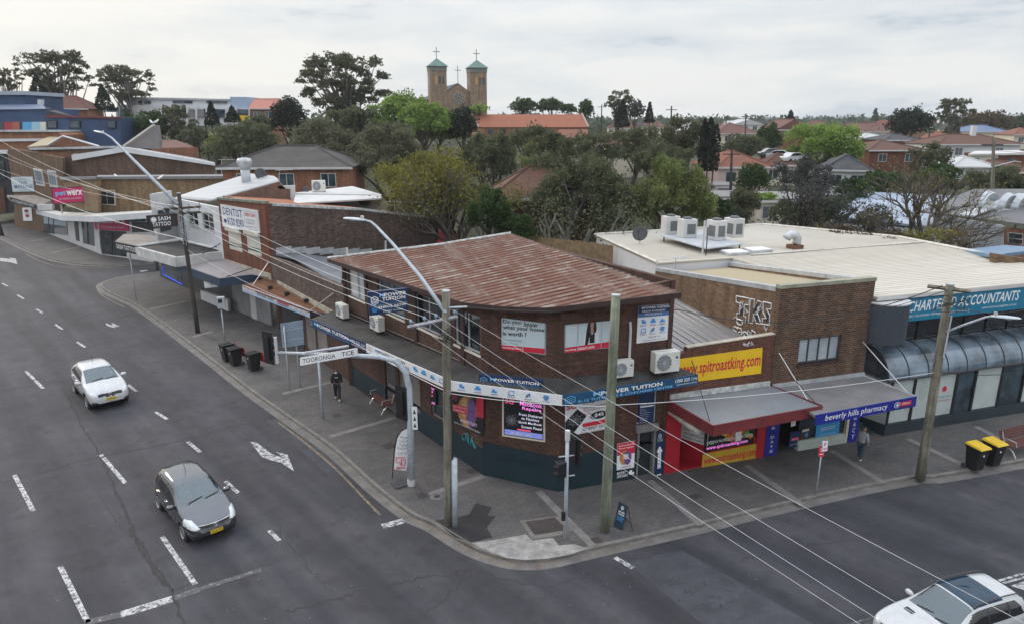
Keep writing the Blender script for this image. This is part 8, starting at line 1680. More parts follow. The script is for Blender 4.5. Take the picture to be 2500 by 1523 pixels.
# ---------------------------------------------------------------- bins
def bin_proto(lidm,open_=True):
    T=thing('wheelie_bin','','bin',(0,0,0)); m=MB()
    m.hexa([(-.22,-.25,.06),(.22,-.25,.06),(.22,.22,.06),(-.22,.22,.06)],[(-.29,-.36,1.02),(.29,-.36,1.02),(.29,.3,1.02),(-.29,.3,1.02)]); m.build('tub',M_blk,T,local=True,bevel=.02)
    m=MB(); m.box((0,-.03,1.035),(.63,.70,.06)); m.build('rim',M_blk,T,local=True)
    l_=MB()
    if open_: l_.hexa([(-.31,.34,1.02),(.31,.34,1.02),(.31,.40,1.02),(-.31,.40,1.02)],[(-.31,.48,.40),(.31,.48,.40),(.31,.53,.40),(-.31,.53,.40)][::1])
    else: l_.hexa([(-.32,-.42,1.06),(.32,-.42,1.06),(.32,.36,1.09),(-.32,.36,1.09)],[(-.28,-.36,1.13),(.28,-.36,1.13),(.28,.32,1.19),(-.28,.32,1.19)])
    l_.build('lid',lidm,T,local=True,bevel=.015)
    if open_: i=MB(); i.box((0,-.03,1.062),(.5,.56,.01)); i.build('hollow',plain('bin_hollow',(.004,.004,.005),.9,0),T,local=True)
    for s in (-.25,.25): w=MB(); w.tube([(s-.03,.27,.11),(s+.03,.27,.11)],.11,12); w.build('wheel',M_dkgrey,T,local=True)
    h=MB(); h.tube([(-.25,.38,1.0),(.25,.38,1.0)],.02,6); h.build('handle',M_blk,T,local=True)
    b=MB(); b.disc((0,-.332,.78),(0,-1,.1),.05,10,0,.01); b.build('logo',M_wsign,T,local=True); return T
M_lidr=plain('red_bin_lid',(.42,.01,.015),.45,.1); M_lidy=plain('yellow_bin_lid',(.62,.40,.01),.45,.1)
R_=bin_proto(M_lidr)
for i,(x,y,lab) in enumerate(((550,868,'black wheelie bin furthest back of the three by the left kerb'),(569,878,'black wheelie bin with open red lid in the middle of the left three'),(613,890,'black wheelie bin with open red lid standing apart nearest the signal head'))):
    o=R_ if i==0 else copy_tree(R_); o.location=GD(x,y,.13); o.rotation_euler=(0,0,-.75); o.scale=(1.12,1.12,1.12); o['label']=lab; o['group']='black bins with red lids on the left footpath'
Yb=bin_proto(M_lidy,False)
for i,(x,y,lab) in enumerate(((2342,1128,'black wheelie bin with closed yellow lid nearer the timber pole'),(2382,1118,'black wheelie bin with closed yellow lid nearer the bench'))):
    o=Yb if i==0 else copy_tree(Yb); o.location=GD(x,y,.13); o.rotation_euler=(0,0,.33); o.scale=(1.05,1.05,1.05); o['label']=lab; o['group']='bins with yellow lids on the right footpath'
# ---------------------------------------------------------------- benches, flag, board
def bench(label,p,rz,arms=True):
    T=thing('park_bench',label,'bench',tuple(p),rz); L=1.9
    m=MB()
    for k in range(5): m.box((0,-.22+.11*k,.45+.005*k),(L,.085,.035))
    m.build('seat',M_bench,T,local=True)
    m=MB()
    for k in range(4): m.hexa([(-L/2,.27+.035*k,.56+.11*k),(L/2,.27+.035*k,.56+.11*k),(L/2,.30+.035*k,.56+.11*k),(-L/2,.30+.035*k,.56+.11*k)],[(-L/2,.29+.035*k,.645+.11*k),(L/2,.29+.035*k,.645+.11*k),(L/2,.32+.035*k,.645+.11*k),(-L/2,.32+.035*k,.645+.11*k)])
    m.build('backrest',M_bench,T,local=True)
    for s in (-.8,.8):
        m=MB(); m.tube([(s,-.34,0),(s,-.2,.22),(s,.02,.40),(s,.22,.43)],.03,6); m.tube([(s,.36,0),(s,.2,.2),(s,.02,.40)],.03,6); m.build('leg',M_alu,T,local=True)
        if arms: m=MB(); m.tube([(s,.3,.66),(s,.05,.70),(s,-.25,.68),(s,-.3,.48)],.025,6); m.build('armrest',M_alu,T,local=True)
    m=MB(); m.tube([(-.8,.2,.43),(-.8,.36,.95)],.025,5); m.tube([(.8,.2,.43),(.8,.36,.95)],.025,5); m.build('back_frame',M_alu,T,local=True)
    T.scale=(1.1,1.1,1.1)
p0=GD(900,962,.13);p1=GD(940,1000,.13); q=(p0+p1)/2; bench('red brown slatted bench with curved metal legs behind the signal mast',q,math.atan2((p1-p0)[1],(p1-p0)[0])+.0)
bench('red brown bench at the right edge beside the yellow lidded bins',GD(2452,1086,.13),rzT+.1)
def flag():
    b=GD(957,1164,.13); T=thing('feather_flag','white curved feather flag lettered in grey and red beside the signal mast','flag',tuple(b)); Y=b[1]
    m=MB(); m.tube([PD(x,y,Y) for x,y in [(944,1150),(947,1105),(950,1070),(957,1045),(968,1032),(985,1026)]],[.022]*3+[.018]*3,6); m.build('pole',M_blk,T)
    m=MB(); q=[GD(950,1155,.15),GD(972,1165,.15),GD(972-5,1172,.15),GD(944,1162,.15)]; c=(q[0]+q[2])/2; m.box(c+np.array([.1,0,.02]),(.7,.6,.04),0,.6); m.build('base_plate',M_dkgrey,T)
    out=[(948,1128),(951,1085),(956,1055),(966,1038),(984,1028),(986,1060),(983,1100),(978,1132)]
    a=[PD(x,y,Y-.02+.012*i) for i,(x,y) in enumerate(out)]; m=MB(); m.prism2(a,[v+np.array([.003,.012,0]) for v in a]); fo=m.build('cloth',M_wsign,T)
    P=lambda x,y:PD(x,y,Y-.06)
    l_=MB(); k=[M_gink,M_rink]
    def tx(s,x0,x1,y0,y1,mi): text(l_,s,lambda u,v:P(x0+u*(x1-x0),y1+(y0-y1)*v),1,1,.01,0,mi)
    tx('Phone',964,982,1048,1055,0); tx('Laptop',961,982,1057,1064,0); tx('Tablet',960,982,1066,1073,0); tx('Repairs',957,981,1074,1082,0); tx('Call US',957,979,1086,1093,0); tx('SMPR',952,976,1122,1128,1)
    for pts in ([(953,1100),(953,1112),(963,1112),(963,1118)],[(953,1100),(976,1100)],[(966,1104),(966,1118)],[(966,1104),(976,1106),(974,1118),(966,1118)]): l_.tube([P(*q_) for q_ in pts],.018,4,1)
    l_.build('lettering',k,fo)
flag()
def aframe():
    T=thing('sandwich_board','dark teal folding sandwich board with white lettering beside the greenish pole','sandwich board',tuple(GD(1500,1272,.13)))
    b0,b1_=GD(1476,1266,.13),GD(1497,1276,.13); tl,tr=PD(1489,1207,GD(1486,1270)[1]+.2),PD(1511,1218,GD(1500,1276)[1]+.15)
    board('front_panel','','',[tl,b0,tr,b1_],M_navy if False else plain('teal_black_board',(.008,.03,.05),.4,.1),hexlogo(.5,.85,.14,.08,.02,M_lblue)+[('t','MPOWER',.2,.85,.64,.71,.02,0,W_),('t','TUITION',.2,.85,.55,.62,.02,0,W_),('r',.15,.9,.46,.48,M_bink),('r',.15,.8,.40,.42,M_bink),('r',.15,.85,.34,.36,M_bink)],th=.02,parent=T)
    m=MB(); r0,r1=GD(1507,1255,.13),GD(1522,1277,.13); m.tube([tl,r0],.018,5); m.tube([tr,r1],.018,5); m.tube([r0+(tl-r0)*.3,r1+(tr-r1)*.3],.015,5); m.tube([tl,tr],.02,5); m.build('rear_frame',M_blk,T)
aframe()
# ---------------------------------------------------------------- cars: one lofted shell per car, cut into paint, glass and trim
def cr(tab,x):
    xs=np.array([t[0] for t in tab]); n=len(tab); cols=[]
    for c in range(1,len(tab[0])):
        y=np.array([t[c] for t in tab],float); m=np.zeros(n); dx=np.diff(xs); dy=np.diff(y)/dx
        m[1:-1]=np.where(dy[:-1]*dy[1:]>0,2*dy[:-1]*dy[1:]/(dy[:-1]+dy[1:]+1e-12),0); m[0]=dy[0]; m[-1]=dy[-1]
        k=np.clip(np.searchsorted(xs,x)-1,0,n-2); t=(x-xs[k])/dx[k]; h=dx[k]
        cols.append((2*t**3-3*t*t+1)*y[k]+(t**3-2*t*t+t)*h*m[k]+(-2*t**3+3*t*t)*y[k+1]+(t**3-t*t)*h*m[k+1])
    return np.array(cols)
def carpaint(name,c,metal=0.,rough=.25):
    m,nt,n,l,b=newmat(name); b.inputs['Base Color'].default_value=rgba(c); b.inputs['Metallic'].default_value=metal; b.inputs['Roughness'].default_value=rough; b.inputs['Coat Weight'].default_value=1; b.inputs['Coat Roughness'].default_value=.04
    g=n.new('ShaderNodeNewGeometry'); nz=noise(n,l,g.outputs['Position'],3,5,.7); r=ramp2(n,[x*.86 for x in c],[min(1,x*1.06) for x in c],.3,.7); l.new(nz.outputs[0],r.inputs[0]); l.new(r.outputs[0],b.inputs['Base Color']); return m
def cglass():
    m,nt,n,l,b=newmat('car_glass'); n.remove(b); gl=n.new('ShaderNodeBsdfGlossy'); gl.inputs['Roughness'].default_value=.02; tr=n.new('ShaderNodeBsdfTransparent'); tr.inputs[0].default_value=(.30,.44,.50,1); fr=n.new('ShaderNodeFresnel'); fr.inputs[0].default_value=2.25; gl.inputs[0].default_value=(.8,.93,1.,1); mx=n.new('ShaderNodeMixShader')
    l.new(fr.outputs[0],mx.inputs[0]); l.new(tr.outputs[0],mx.inputs[1]); l.new(gl.outputs[0],mx.inputs[2]); l.new(mx.outputs[0],n['Material Output'].inputs[0]); return m
M_cg=cglass(); M_cgd=glass('tinted_car_glass',(.008,.009,.011),.03,.9); M_tyre=plain('tyre_rubber',(.014,.014,.015),.8,.2); M_rim=plain('alloy_rim',(.4,.41,.42),.35,.1,metal=.8); M_chrome=plain('chrome',(.6,.6,.62),.15,.05,metal=1.); M_hl=plain('headlamp_glass',(.55,.58,.6),.1,.2,9.,spec=.8,coat=1.); M_tail=plain('tail_lamp',(.35,.01,.012),.2,.1,spec=.8); M_trim=plain('black_car_trim',(.018,.018,.02),.5,.15); M_int=plain('car_interior',(.03,.03,.032),.8,.2); M_plate=plain('yellow_plate',(.6,.42,.02),.5,.05)
def person(label,loc,yaw,pose,colors,hair=True,name='person',scale=1.,seat=False):
    """one continuous skinned body; clothing and hair as its children. joints in metres, facing -y"""
    T=thing(name,label,'person',tuple(loc),yaw)
    def skin(nm,J,E_,mat,sub=2):
        keys=list(J); vs=[J[k][:3] for k in keys]; me=bpy.data.meshes.new(nm); me.from_pydata(vs,[(keys.index(a),keys.index(b)) for a,b in E_],[]); me.materials.append(mat)
        o=bpy.data.objects.new(nm,me); SC.collection.objects.link(o); o.parent=T; ORG[o.name]=ORG[T.name]
        s=o.modifiers.new('skin','SKIN'); s.use_smooth_shade=True
        for i,k in enumerate(keys):
            r=J[k][3]; r2=J[k][4] if len(J[k])>4 else r; me.skin_vertices[0].data[i].radius=(r,r2)
        me.skin_vertices[0].data[0].use_root=True
        b=o.modifiers.new('sub','SUBSURF'); b.levels=sub; b.render_levels=sub
        return o
    J=pose; body=skin('body',J,[(a,b) for a,b in BE if a in J and b in J],M_skin)
    def part(nm,ks,grow,mat,extra=None,es=None):
        jj={k:(*J[k][:3],*(r+grow for r in J[k][3:])) for k in ks if k in J}
        if extra: jj.update(extra)
        return skin(nm,jj,es or [(a,b) for a,b in BE if a in jj and b in jj],mat)
    top,bot,shoe,hr=colors
    part('jacket',['pelvis','waist','chest','neckb','shl','shr','ell','elr','wrl','wrr'],.028,top)
    if not seat: part('trousers',['pelvis','hpl','hpr','knl','knr','anl','anr'],.026,bot)
    if not seat:
        for s in 'lr':
            a=np.array(J['an'+s][:3]); t=np.array(J['to'+s][:3]); jj={'a':(*(a+[0,.03,-.01]),.055,.05),'m':(*((a+t)/2-[0,0,.005]),.052,.042),'t':(*t,.045,.032)}; skin('shoe',jj,[('a','m'),('m','t')],shoe)
    if hair:
        h=np.array(J['head'][:3]); jj={'a':(*(h+[0,.02,.05]),.108,.118),'b':(*(h+[0,.06,-.02]),.085,.10),'c':(*(h+[0,.065,-.09]),.06,.06)}; skin('hair',jj,[('a','b'),('b','c')],hr)
    T.scale=(scale,)*3
    return T
BE=[('pelvis','waist'),('waist','chest'),('chest','neckb'),('neckb','neck'),('neck','head'),('head','crown'),('head','nose'),('chest','shl'),('chest','shr'),('shl','ell'),('shr','elr'),('ell','wrl'),('elr','wrr'),('wrl','hal'),('wrr','har'),('hal','fil'),('har','fir'),('hal','thl'),('har','thr'),('hal','mil'),('har','mir'),('pelvis','hpl'),('pelvis','hpr'),('hpl','knl'),('hpr','knr'),('knl','anl'),('knr','anr'),('anl','tol'),('anr','tor')]
def stand(stride=.2,armf=(.1,.1),elbow=(.1,.1),lean=0.):
    J={'pelvis':(0,0,.95,.15,.11),'waist':(0,-lean*.3,1.08,.14,.10),'chest':(0,-lean*.7,1.30,.165,.115),'neckb':(0,-lean,1.47,.08,.07),'neck':(0,-lean*1.1,1.54,.055),'head':(0,-lean*1.25-.015,1.64,.085,.095),'crown':(0,-lean*1.3,1.74,.07,.085),'nose':(0,-lean*1.25-.115,1.635,.016)}
    for s,sg,k in (('l',1,0),('r',-1,1)):
        st=stride*(1 if s=='l' else -1)
        J['sh'+s]=(sg*.19,-lean*.9,1.43,.062); J['el'+s]=(sg*.25,-lean*.6+(-armf[k])*.5,1.15,.048); J['wr'+s]=(sg*.235,-lean*.6-armf[k]-elbow[k],.93+elbow[k]*.6,.034)
        w=np.array(J['wr'+s][:3]); J['ha'+s]=(*(w+[-sg*.005,-.03,-.075]),.034,.022); h=np.array(J['ha'+s][:3]); J['fi'+s]=(*(h+[0,-.03,-.085]),.011); J['mi'+s]=(*(h+[-sg*.012,-.005,-.09]),.011); J['th'+s]=(*(h+[-sg*.035,-.035,-.02]),.011)
        J['hp'+s]=(sg*.10,0,.90,.10,.105); J['kn'+s]=(sg*.10,-st*.5-.03,.50,.07); J['an'+s]=(sg*.095,-st+.0 if st>0 else -st*1.1,.10,.045); a=J['an'+s]; J['to'+s]=(a[0]+sg*.015,a[1]-.15,.045,.035)
    return J
def car(name,label,loc,yaw,sc,sp):
    T=thing(name,label,'car',tuple(loc),yaw); L=sp['L']; NX,NV=130,46
    xs=np.unique(np.concatenate([np.linspace(0,.35,26)**1.0,np.linspace(.35,L-.3,NX-40),np.linspace(L-.3,L,20)]))
    zt,=cr(sp['top'],xs); zb,=cr(sp['bot'],xs); zl,=cr(sp['belt'],xs); wl,=cr(sp['wb'],xs); wr,=cr(sp['wr'],xs)
    V=np.zeros((len(xs),NV,3))
    for i,x in enumerate(xs):
        ctl=np.array([(wl[i]*.90,zb[i]),(wl[i]*.965,zb[i]+(zl[i]-zb[i])*.22),(wl[i]*1.0,zb[i]+(zl[i]-zb[i])*.55),(wl[i]*.985,zb[i]+(zl[i]-zb[i])*.86),(wl[i]*.955,zl[i]),((wl[i]*.955+wr[i])*.5+.012,zl[i]+(zt[i]-zl[i])*.52),(wr[i],zt[i]-.085*min(1,(zt[i]-zl[i])/.3)),(wr[i]*.82,zt[i]-.022),(wr[i]*.45,zt[i]-.004),(0,zt[i])])
        tt=np.linspace(0,len(ctl)-1,NV); k=np.clip(tt.astype(int),0,len(ctl)-2); f=tt-k
        p0=ctl[np.maximum(k-1,0)];p1=ctl[k];p2=ctl[k+1];p3=ctl[np.minimum(k+2,len(ctl)-1)].copy(); last=(k==len(ctl)-2); p3[last]=p1[last]*[-1,1]
        f=f[:,None]; q=.5*((2*p1)+(-p0+p2)*f+(2*p0-5*p1+4*p2-p3)*f*f+(-p0+3*p1-3*p2+p3)*f**3); q[:,0]=np.maximum(q[:,0],0)
        V[i,:,0]=q[:,0]; V[i,:,1]=x; V[i,:,2]=q[:,1]
    sets={}
    def put(k,a): sets.setdefault(k,[]).append(a)
    tv=np.linspace(0,9,NV); C=(V[:-1,:-1]+V[1:,:-1]+V[1:,1:]+V[:-1,1:])/4; fr=sp['wheels']; rw=sp['rw']
    for i in range(len(xs)-1):
        for j in range(NV-1):
            y_,x_,z_=C[i,j,0],C[i,j,1],C[i,j,2]; v=(tv[j]+tv[j+1])/2; 
            key='body'
            if any((x_-fx)**2+(z_-rw)**2<(rw*1.17)**2 for fx in fr) and v<4: continue
            if any((x_-fx)**2+(z_-rw)**2<(rw*1.32)**2 for fx in fr) and v<4 and sp.get('arch'): key='trim'
            for nm,fn in sp['regions']:
                if fn(x_,y_,z_,v): key=nm; break
            put(key,(i,j))
    if sp.get('seam'): pass
    order=[k for k in sp['mats'] if k in sets]; body=None; OBJ={}
    for k in ['body']+[o for o in order if o!='body']:
        m=MB(); idx={}
        def vid(i,j,s):
            kk=(i,j,s)
            if kk not in idx: idx[kk]=len(m.v); p=V[i,j]; m.v.append((p[0]*s,p[1],p[2]))
            return idx[kk]
        for i,j in sets[k]:
            m.f.append((vid(i,j,1),vid(i+1,j,1),vid(i+1,j+1,1),vid(i,j+1,1))); m.m.append(0); m.f.append((vid(i,j,-1),vid(i+1,j,-1),vid(i+1,j+1,-1),vid(i,j+1,-1))[::-1]); m.m.append(0)
        if k=='body':
            for i,sg in ((0,1),(len(xs)-1,-1)):
                ring=[(V[i,j,0],V[i,j,1],V[i,j,2]) for j in range(NV)]+[(-V[i,j,0],V[i,j,1],V[i,j,2]) for j in range(NV-2,-1,-1)]; m.add(ring,[tuple(range(len(ring)))],0)
        nm={'body':'body','trim':'lower_trim'}.get(k,k); o=m.build(nm,sp['mats'][k],T,smooth=True,local=True); OBJ[k]=o
    # floor and wheel wells
    m=MB(); m.box((0,L/2,.42),(wl.max()*1.72,L*.86,.34)); 
    m.build('underbody',M_trim,T,local=True)
    if sp.get('interior',True):
        m=MB()
        for sx in (-.36,.36):
            for yy in sp['seats']: m.hexa([(sx-.24,yy,.5),(sx+.24,yy,.5),(sx+.24,yy+.16,.5),(sx-.24,yy+.16,.5)],[(sx-.21,yy+.16,1.08),(sx+.21,yy+.16,1.08),(sx+.21,yy+.27,1.08),(sx-.21,yy+.27,1.08)]); m.box((sx,yy+.24,1.17),(.24,.09,.18))
        m.build('seats',M_int,T,local=True); m=MB(); m.box((0,sp['dash'],.82),(1.36,.5,.22)); m.build('dashboard',M_int,T,local=True)
    for fx in fr:
        for s in (-1,1):
            w=wl.max()*.955; m=MB(); m.tube([(s*(w-.21),fx,rw),(s*(w-.19),fx,rw),(s*(w-.02),fx,rw),(s*w,fx,rw)],[rw*.93,rw,rw,rw*.93],26); o=m.build('wheel',M_tyre,T,smooth=False,local=True)
            m=MB(); c=s*(w+.006); m.disc((c-s*.02,fx,rw),(1,0,0),rw*.66,22,0,.03)
            ro=m.build('rim',M_trim,o,local=True); m=MB()
            for k in range(5):
                a=k*1.2566+.3; m.hexa(*[[(c+s*e,fx+rw*(r_*math.cos(a)-t_*math.sin(a)),rw+rw*(r_*math.sin(a)+t_*math.cos(a))) for r_,t_ in ((.05,-.12),(.64,-.1),(.64,.1),(.05,.12))] for e in (0,.015)])
            m.tube([(c+s*a_,fx+rw*.64*math.cos(t),rw+rw*.64*math.sin(t)) for t in np.linspace(0,6.2832,22) for a_ in (.008,)],.022,5,cap=False); m.build('spokes',M_rim,ro,local=True)
    for s in (-1,1):
        x0=sp['mirror'][0]; z0=sp['mirror'][1]; w=sp['mirror'][2]; m=MB(); m.tube([(s*(w-.10),x0+.02,z0-.03),(s*(w+.02),x0,z0),(s*(w+.14),x0-.01,z0+.02),(s*(w+.2),x0,z0+.015)],[.03,.085,.09,.05],9); m.build('mirror',sp['mats']['body'],T,smooth=True,local=True)
    pz=sp['plate']; m=MB(); m.box((0,pz[0],pz[1]),(.40,.015,.12)); po=m.build('number_plate',M_plate,T,local=True); m=MB(); text(m,sp['reg'],lambda x,y:(-.17+x,pz[0]-.012,pz[1]-.035+y),.34,.07,.01); m.build('lettering',M_ink,po,local=True)
    for ex in sp.get('extra',[]): ex(T,OBJ,lambda x:[float(q[0]) for q in (cr(sp['top'],np.array([x]))[0],cr(sp['belt'],np.array([x]))[0],cr(sp['wb'],np.array([x]))[0],cr(sp['wr'],np.array([x]))[0])])
    T.scale=(sc,)*3; return T
def regions(a0,a1,b0,b1,c0,c1,hl,tl,gr,bump,pil=(),roofglass=None,hood_z=None,gfn=None):
    """a0-a1 windscreen, b0-b1 side glass, c0-c1 rear window (metres from the nose)"""
    R=[]
    R.append(('windscreen',lambda x,y,z,v:v>6.12 and a0<x<a1 ))
    R.append(('rear_window',lambda x,y,z,v:v>6.12 and c0<x<c1))
    if roofglass: R.append(('roof_glass',lambda x,y,z,v:v>6.3 and roofglass[0]<x<roofglass[1]))
    def side(x,y,z,v):
        if not 4.18<v<5.9: return False
        t=(v-4.18)/1.72
        return b0[0]+(b0[1]-b0[0])*t<x<b1[0]+(b1[1]-b1[0])*t
    R.append(('pillar_trim',lambda x,y,z,v:side(x,y,z,v) and any(abs(x-p)<.045 for p in pil)))
    R.append(('side_window',side))
    R+= [('headlight',hl),('tail_lamp',tl)]
    if gr: R.append(('grille',gr))
    R.append(('trim',bump)); return R
def antenna_(x):
    def f(T,O,g):
        t=g(x)[0]; m=MB(); m.tube([(0,x,t-.01),(0,x+.12,t+.28)],.008,4); m.build('aerial',M_blk,T,local=True)
    return f
def wipers(x0,w):
    def f(T,O,g):
        m=MB()
        for s in (-.55,.15):
            m.tube([(s*w,x0,g(x0)[0]+.02),(s*w+.5,x0+.1,g(x0+.1)[0]+.02)],.012,4)
        m.build('wipers',M_blk,T,local=True)
    return f
def driver(T,side,y,shirt,label,sc):
    J=stand(0,(.25,.25),(.15,.15)); 
    J={k:v for k,v in J.items() if k not in('hpl','hpr','knl','knr','anl','anr','tol','tor')}
    a=T.rotation_euler[2]; l=np.array(T.location); off=np.array([side*.36*sc,(y+.1)*sc]); p=l[:2]+np.array([off[0]*math.cos(a)-off[1]*math.sin(a),off[0]*math.sin(a)+off[1]*math.cos(a)])
    person(label,(p[0],p[1],l[2]+(-.40)*sc),a,J,(shirt,M_int,M_int,plain('dark_hair',(.02,.015,.012),.7,.2)),seat=True,scale=sc)
A=np.array([.676,-.736]); yawA=math.atan2(A[1],A[0])+math.pi/2      # nose points along A; local nose is -y
# grey hatchback
pT=carpaint('dark_grey_metallic',(.10,.108,.122),.85,.15)
tiida=dict(L=4.21,top=[(0,.50),(.03,.60),(.08,.70),(.2,.79),(.5,.90),(.95,1.0),(1.12,1.04),(1.5,1.25),(1.95,1.46),(2.3,1.525),(2.9,1.535),(3.4,1.49),(3.75,1.40),(3.95,1.20),(4.1,.98),(4.17,.85),(4.21,.6)],bot=[(0,.36),(.1,.26),(.4,.22),(3.8,.24),(4.1,.34),(4.21,.45)],
 belt=[(0,.46),(.05,.58),(.2,.70),(.6,.82),(1.1,.93),(2,.97),(3.4,1.02),(3.9,.99),(4.1,.88),(4.21,.56)],wb=[(0,.50),(.04,.60),(.12,.70),(.3,.78),(.7,.845),(1.5,.858),(2.8,.858),(3.5,.83),(3.9,.76),(4.1,.68),(4.21,.56)],wr=[(0,.42),(.1,.56),(.4,.66),(1.0,.70),(1.3,.675),(1.95,.60),(2.8,.595),(3.5,.565),(3.95,.56),(4.1,.56),(4.21,.45)],
 wheels=(.80,3.40),rw=.315,seats=(1.95,2.75),dash=1.42,mirror=(1.42,1.0,.86),plate=(-.03,.44),reg='AR 52 TF',
 regions=regions(1.14,1.98,(1.30,1.98),(3.72,3.38),3.60,3.97,lambda x,y,z,v:(.06<x<.62) and y>.46-.1*x and z>.62+.10*x and z<.80+.13*x and v<6.6,lambda x,y,z,v:x>3.78 and 3.3<v<5.9 and y>.45,lambda x,y,z,v:x<.14 and y<.52 and .60<z<.71,lambda x,y,z,v:(x<.06 and y<.45 and .30<z<.38),pil=(2.42,3.25)),
 mats=dict(body=pT,windscreen=M_cg,rear_window=M_cgd,side_window=M_cgd,pillar_trim=M_trim,headlight=M_hl,tail_lamp=M_tail,grille=M_trim,trim=M_trim),extra=[antenna_(2.6),wipers(1.16,.8)])
def chrome_badge(x,z,r,bar=.25):
    def f(T,O,g):
        m=MB(); m.tube([(r*math.cos(t),x,z+r*math.sin(t)) for t in np.linspace(0,6.283,16)],.012,5,cap=False); m.box((0,x,z),(bar,.012,.03)); m.build('badge',M_chrome,T,local=True)
    return f
def strips(zs,x,w):
    def f(T,O,g):
        for z in zs: m=MB(); m.tube([(-w,x+.05,z),(-w*.5,x,z-.01),(0,x-.01,z-.015),(w*.5,x,z-.01),(w,x+.05,z)],.014,5); m.build('chrome_strip',M_chrome,T,local=True)
    return f
def panel_lines(xs_):
    def f(T,O,g):
        m=MB()
        for x in xs_:
            zt_,zl_,wb_,wr_=g(x)
            for s in (-1,1): m.tube([(s*(wb_*.965+.001),x,.36),(s*(wb_+.002),x,.62),(s*(wb_*.985+.002),x,.84),(s*(wb_*.957+.001),x,zl_)],.006,4)
        m.build('door_seams',M_blk,T,local=True)
        m=MB()
        for x in (xs_[1]-.18,xs_[2]-.18 if len(xs_)>2 else xs_[1]):
            zt_,zl_,wb_,wr_=g(x)
            for s in (-1,1): m.tube([(s*(wb_*.99+.02),x-.09,zl_-.10),(s*(wb_*.99+.03),x+.0,zl_-.10),(s*(wb_*.99+.02),x+.09,zl_-.10)],.016,5)
        m.build('door_handles',M_chrome,T,local=True)
    return f
tiida['extra']+= [chrome_badge(-.005,.665,.055),strips((.72,),.05,.5),panel_lines((1.30,2.42,3.25))]
def nose_at(front_mid,sc): return front_mid
fm=(GD(457,1295)+GD(575,1290))/2; c1=np.array([fm[0],fm[1],0])+np.array([*(A*.35),0])
Tt=car('grey_hatchback','dark grey metallic hatchback nearest the stop line in the left lanes',(c1[0],c1[1],0.006),yawA,1.12,tiida)
M_lshirt=plain('pale_blue_shirt',(.25,.36,.42),.8,.1); M_hivis=plain('hi_vis_yellow',(.42,.62,.03),.7,.1); 
driver(Tt,1*-1,1.95,M_lshirt,'driver of the grey hatchback in a pale blue shirt behind the windscreen',1.12); driver(Tt,1,1.95,M_lshirt,'passenger of the grey hatchback in a pale top beside the driver',1.12)
# white crossover
pW=carpaint('white_car_paint',(.47,.48,.49),0,.3)
qq=dict(tiida); qq.update(L=4.31,top=[(0,.58),(.03,.72),(.08,.84),(.2,.92),(.5,1.02),(.95,1.10),(1.15,1.13),(1.55,1.33),(2.0,1.53),(2.35,1.60),(2.9,1.605),(3.5,1.55),(3.85,1.45),(4.05,1.25),(4.2,1.05),(4.27,.92),(4.31,.6)],bot=[(0,.40),(.1,.32),(.4,.27),(3.8,.28),(4.2,.38),(4.31,.48)],
 belt=[(0,.54),(.05,.68),(.2,.82),(.6,.94),(1.1,1.03),(2,1.07),(3.3,1.14),(3.9,1.13),(4.15,1.0),(4.31,.58)],wb=[(0,.56),(.04,.68),(.12,.76),(.3,.83),(.7,.885),(1.5,.89),(2.8,.89),(3.5,.87),(3.95,.80),(4.2,.72),(4.31,.58)],wr=[(0,.46),(.1,.62),(.4,.70),(1.0,.74),(1.3,.70),(2.0,.62),(2.8,.615),(3.5,.575),(4.0,.56),(4.2,.56),(4.31,.45)],wheels=(.86,3.49),rw=.345,seats=(2.0,2.8),dash=1.46,mirror=(1.5,1.1,.9),plate=(-.03,.56),reg='CJ 60 ZN',arch=True,
 regions=regions(1.17,2.03,(1.42,2.05),(3.62,3.2),3.7,4.06,lambda x,y,z,v:(.03<x<.55) and y>.5-.1*x and z>.74+.10*x and z<.88+.16*x and v<6.6,lambda x,y,z,v:x>3.98 and 3.3<v<5.9 and y>.45,lambda x,y,z,v:x<.13 and y<.5 and .68<z<.83,lambda x,y,z,v:(x<.2 and z<.48) or (v<.75) or (x>4.1 and z<.55),pil=(2.5,)),
 mats=dict(body=pW,windscreen=M_cg,rear_window=M_cgd,side_window=M_cgd,pillar_trim=M_trim,headlight=M_hl,tail_lamp=M_tail,grille=M_trim,trim=M_trim),extra=[antenna_(2.75),wipers(1.2,.82),chrome_badge(-.015,.76,.075),panel_lines((1.36,2.5,3.3))])
fm=(GD(217,988)+GD(318,972))/2; c2=np.array([fm[0],fm[1],0])+np.array([*(A*.3),0])
Tw=car('white_crossover','white crossover with black lower trim further back in the left lanes',(c2[0],c2[1],.006),yawA,1.16,qq)
driver(Tw,-1,2.0,M_hivis,'driver of the white crossover in a yellow high visibility shirt',1.16)
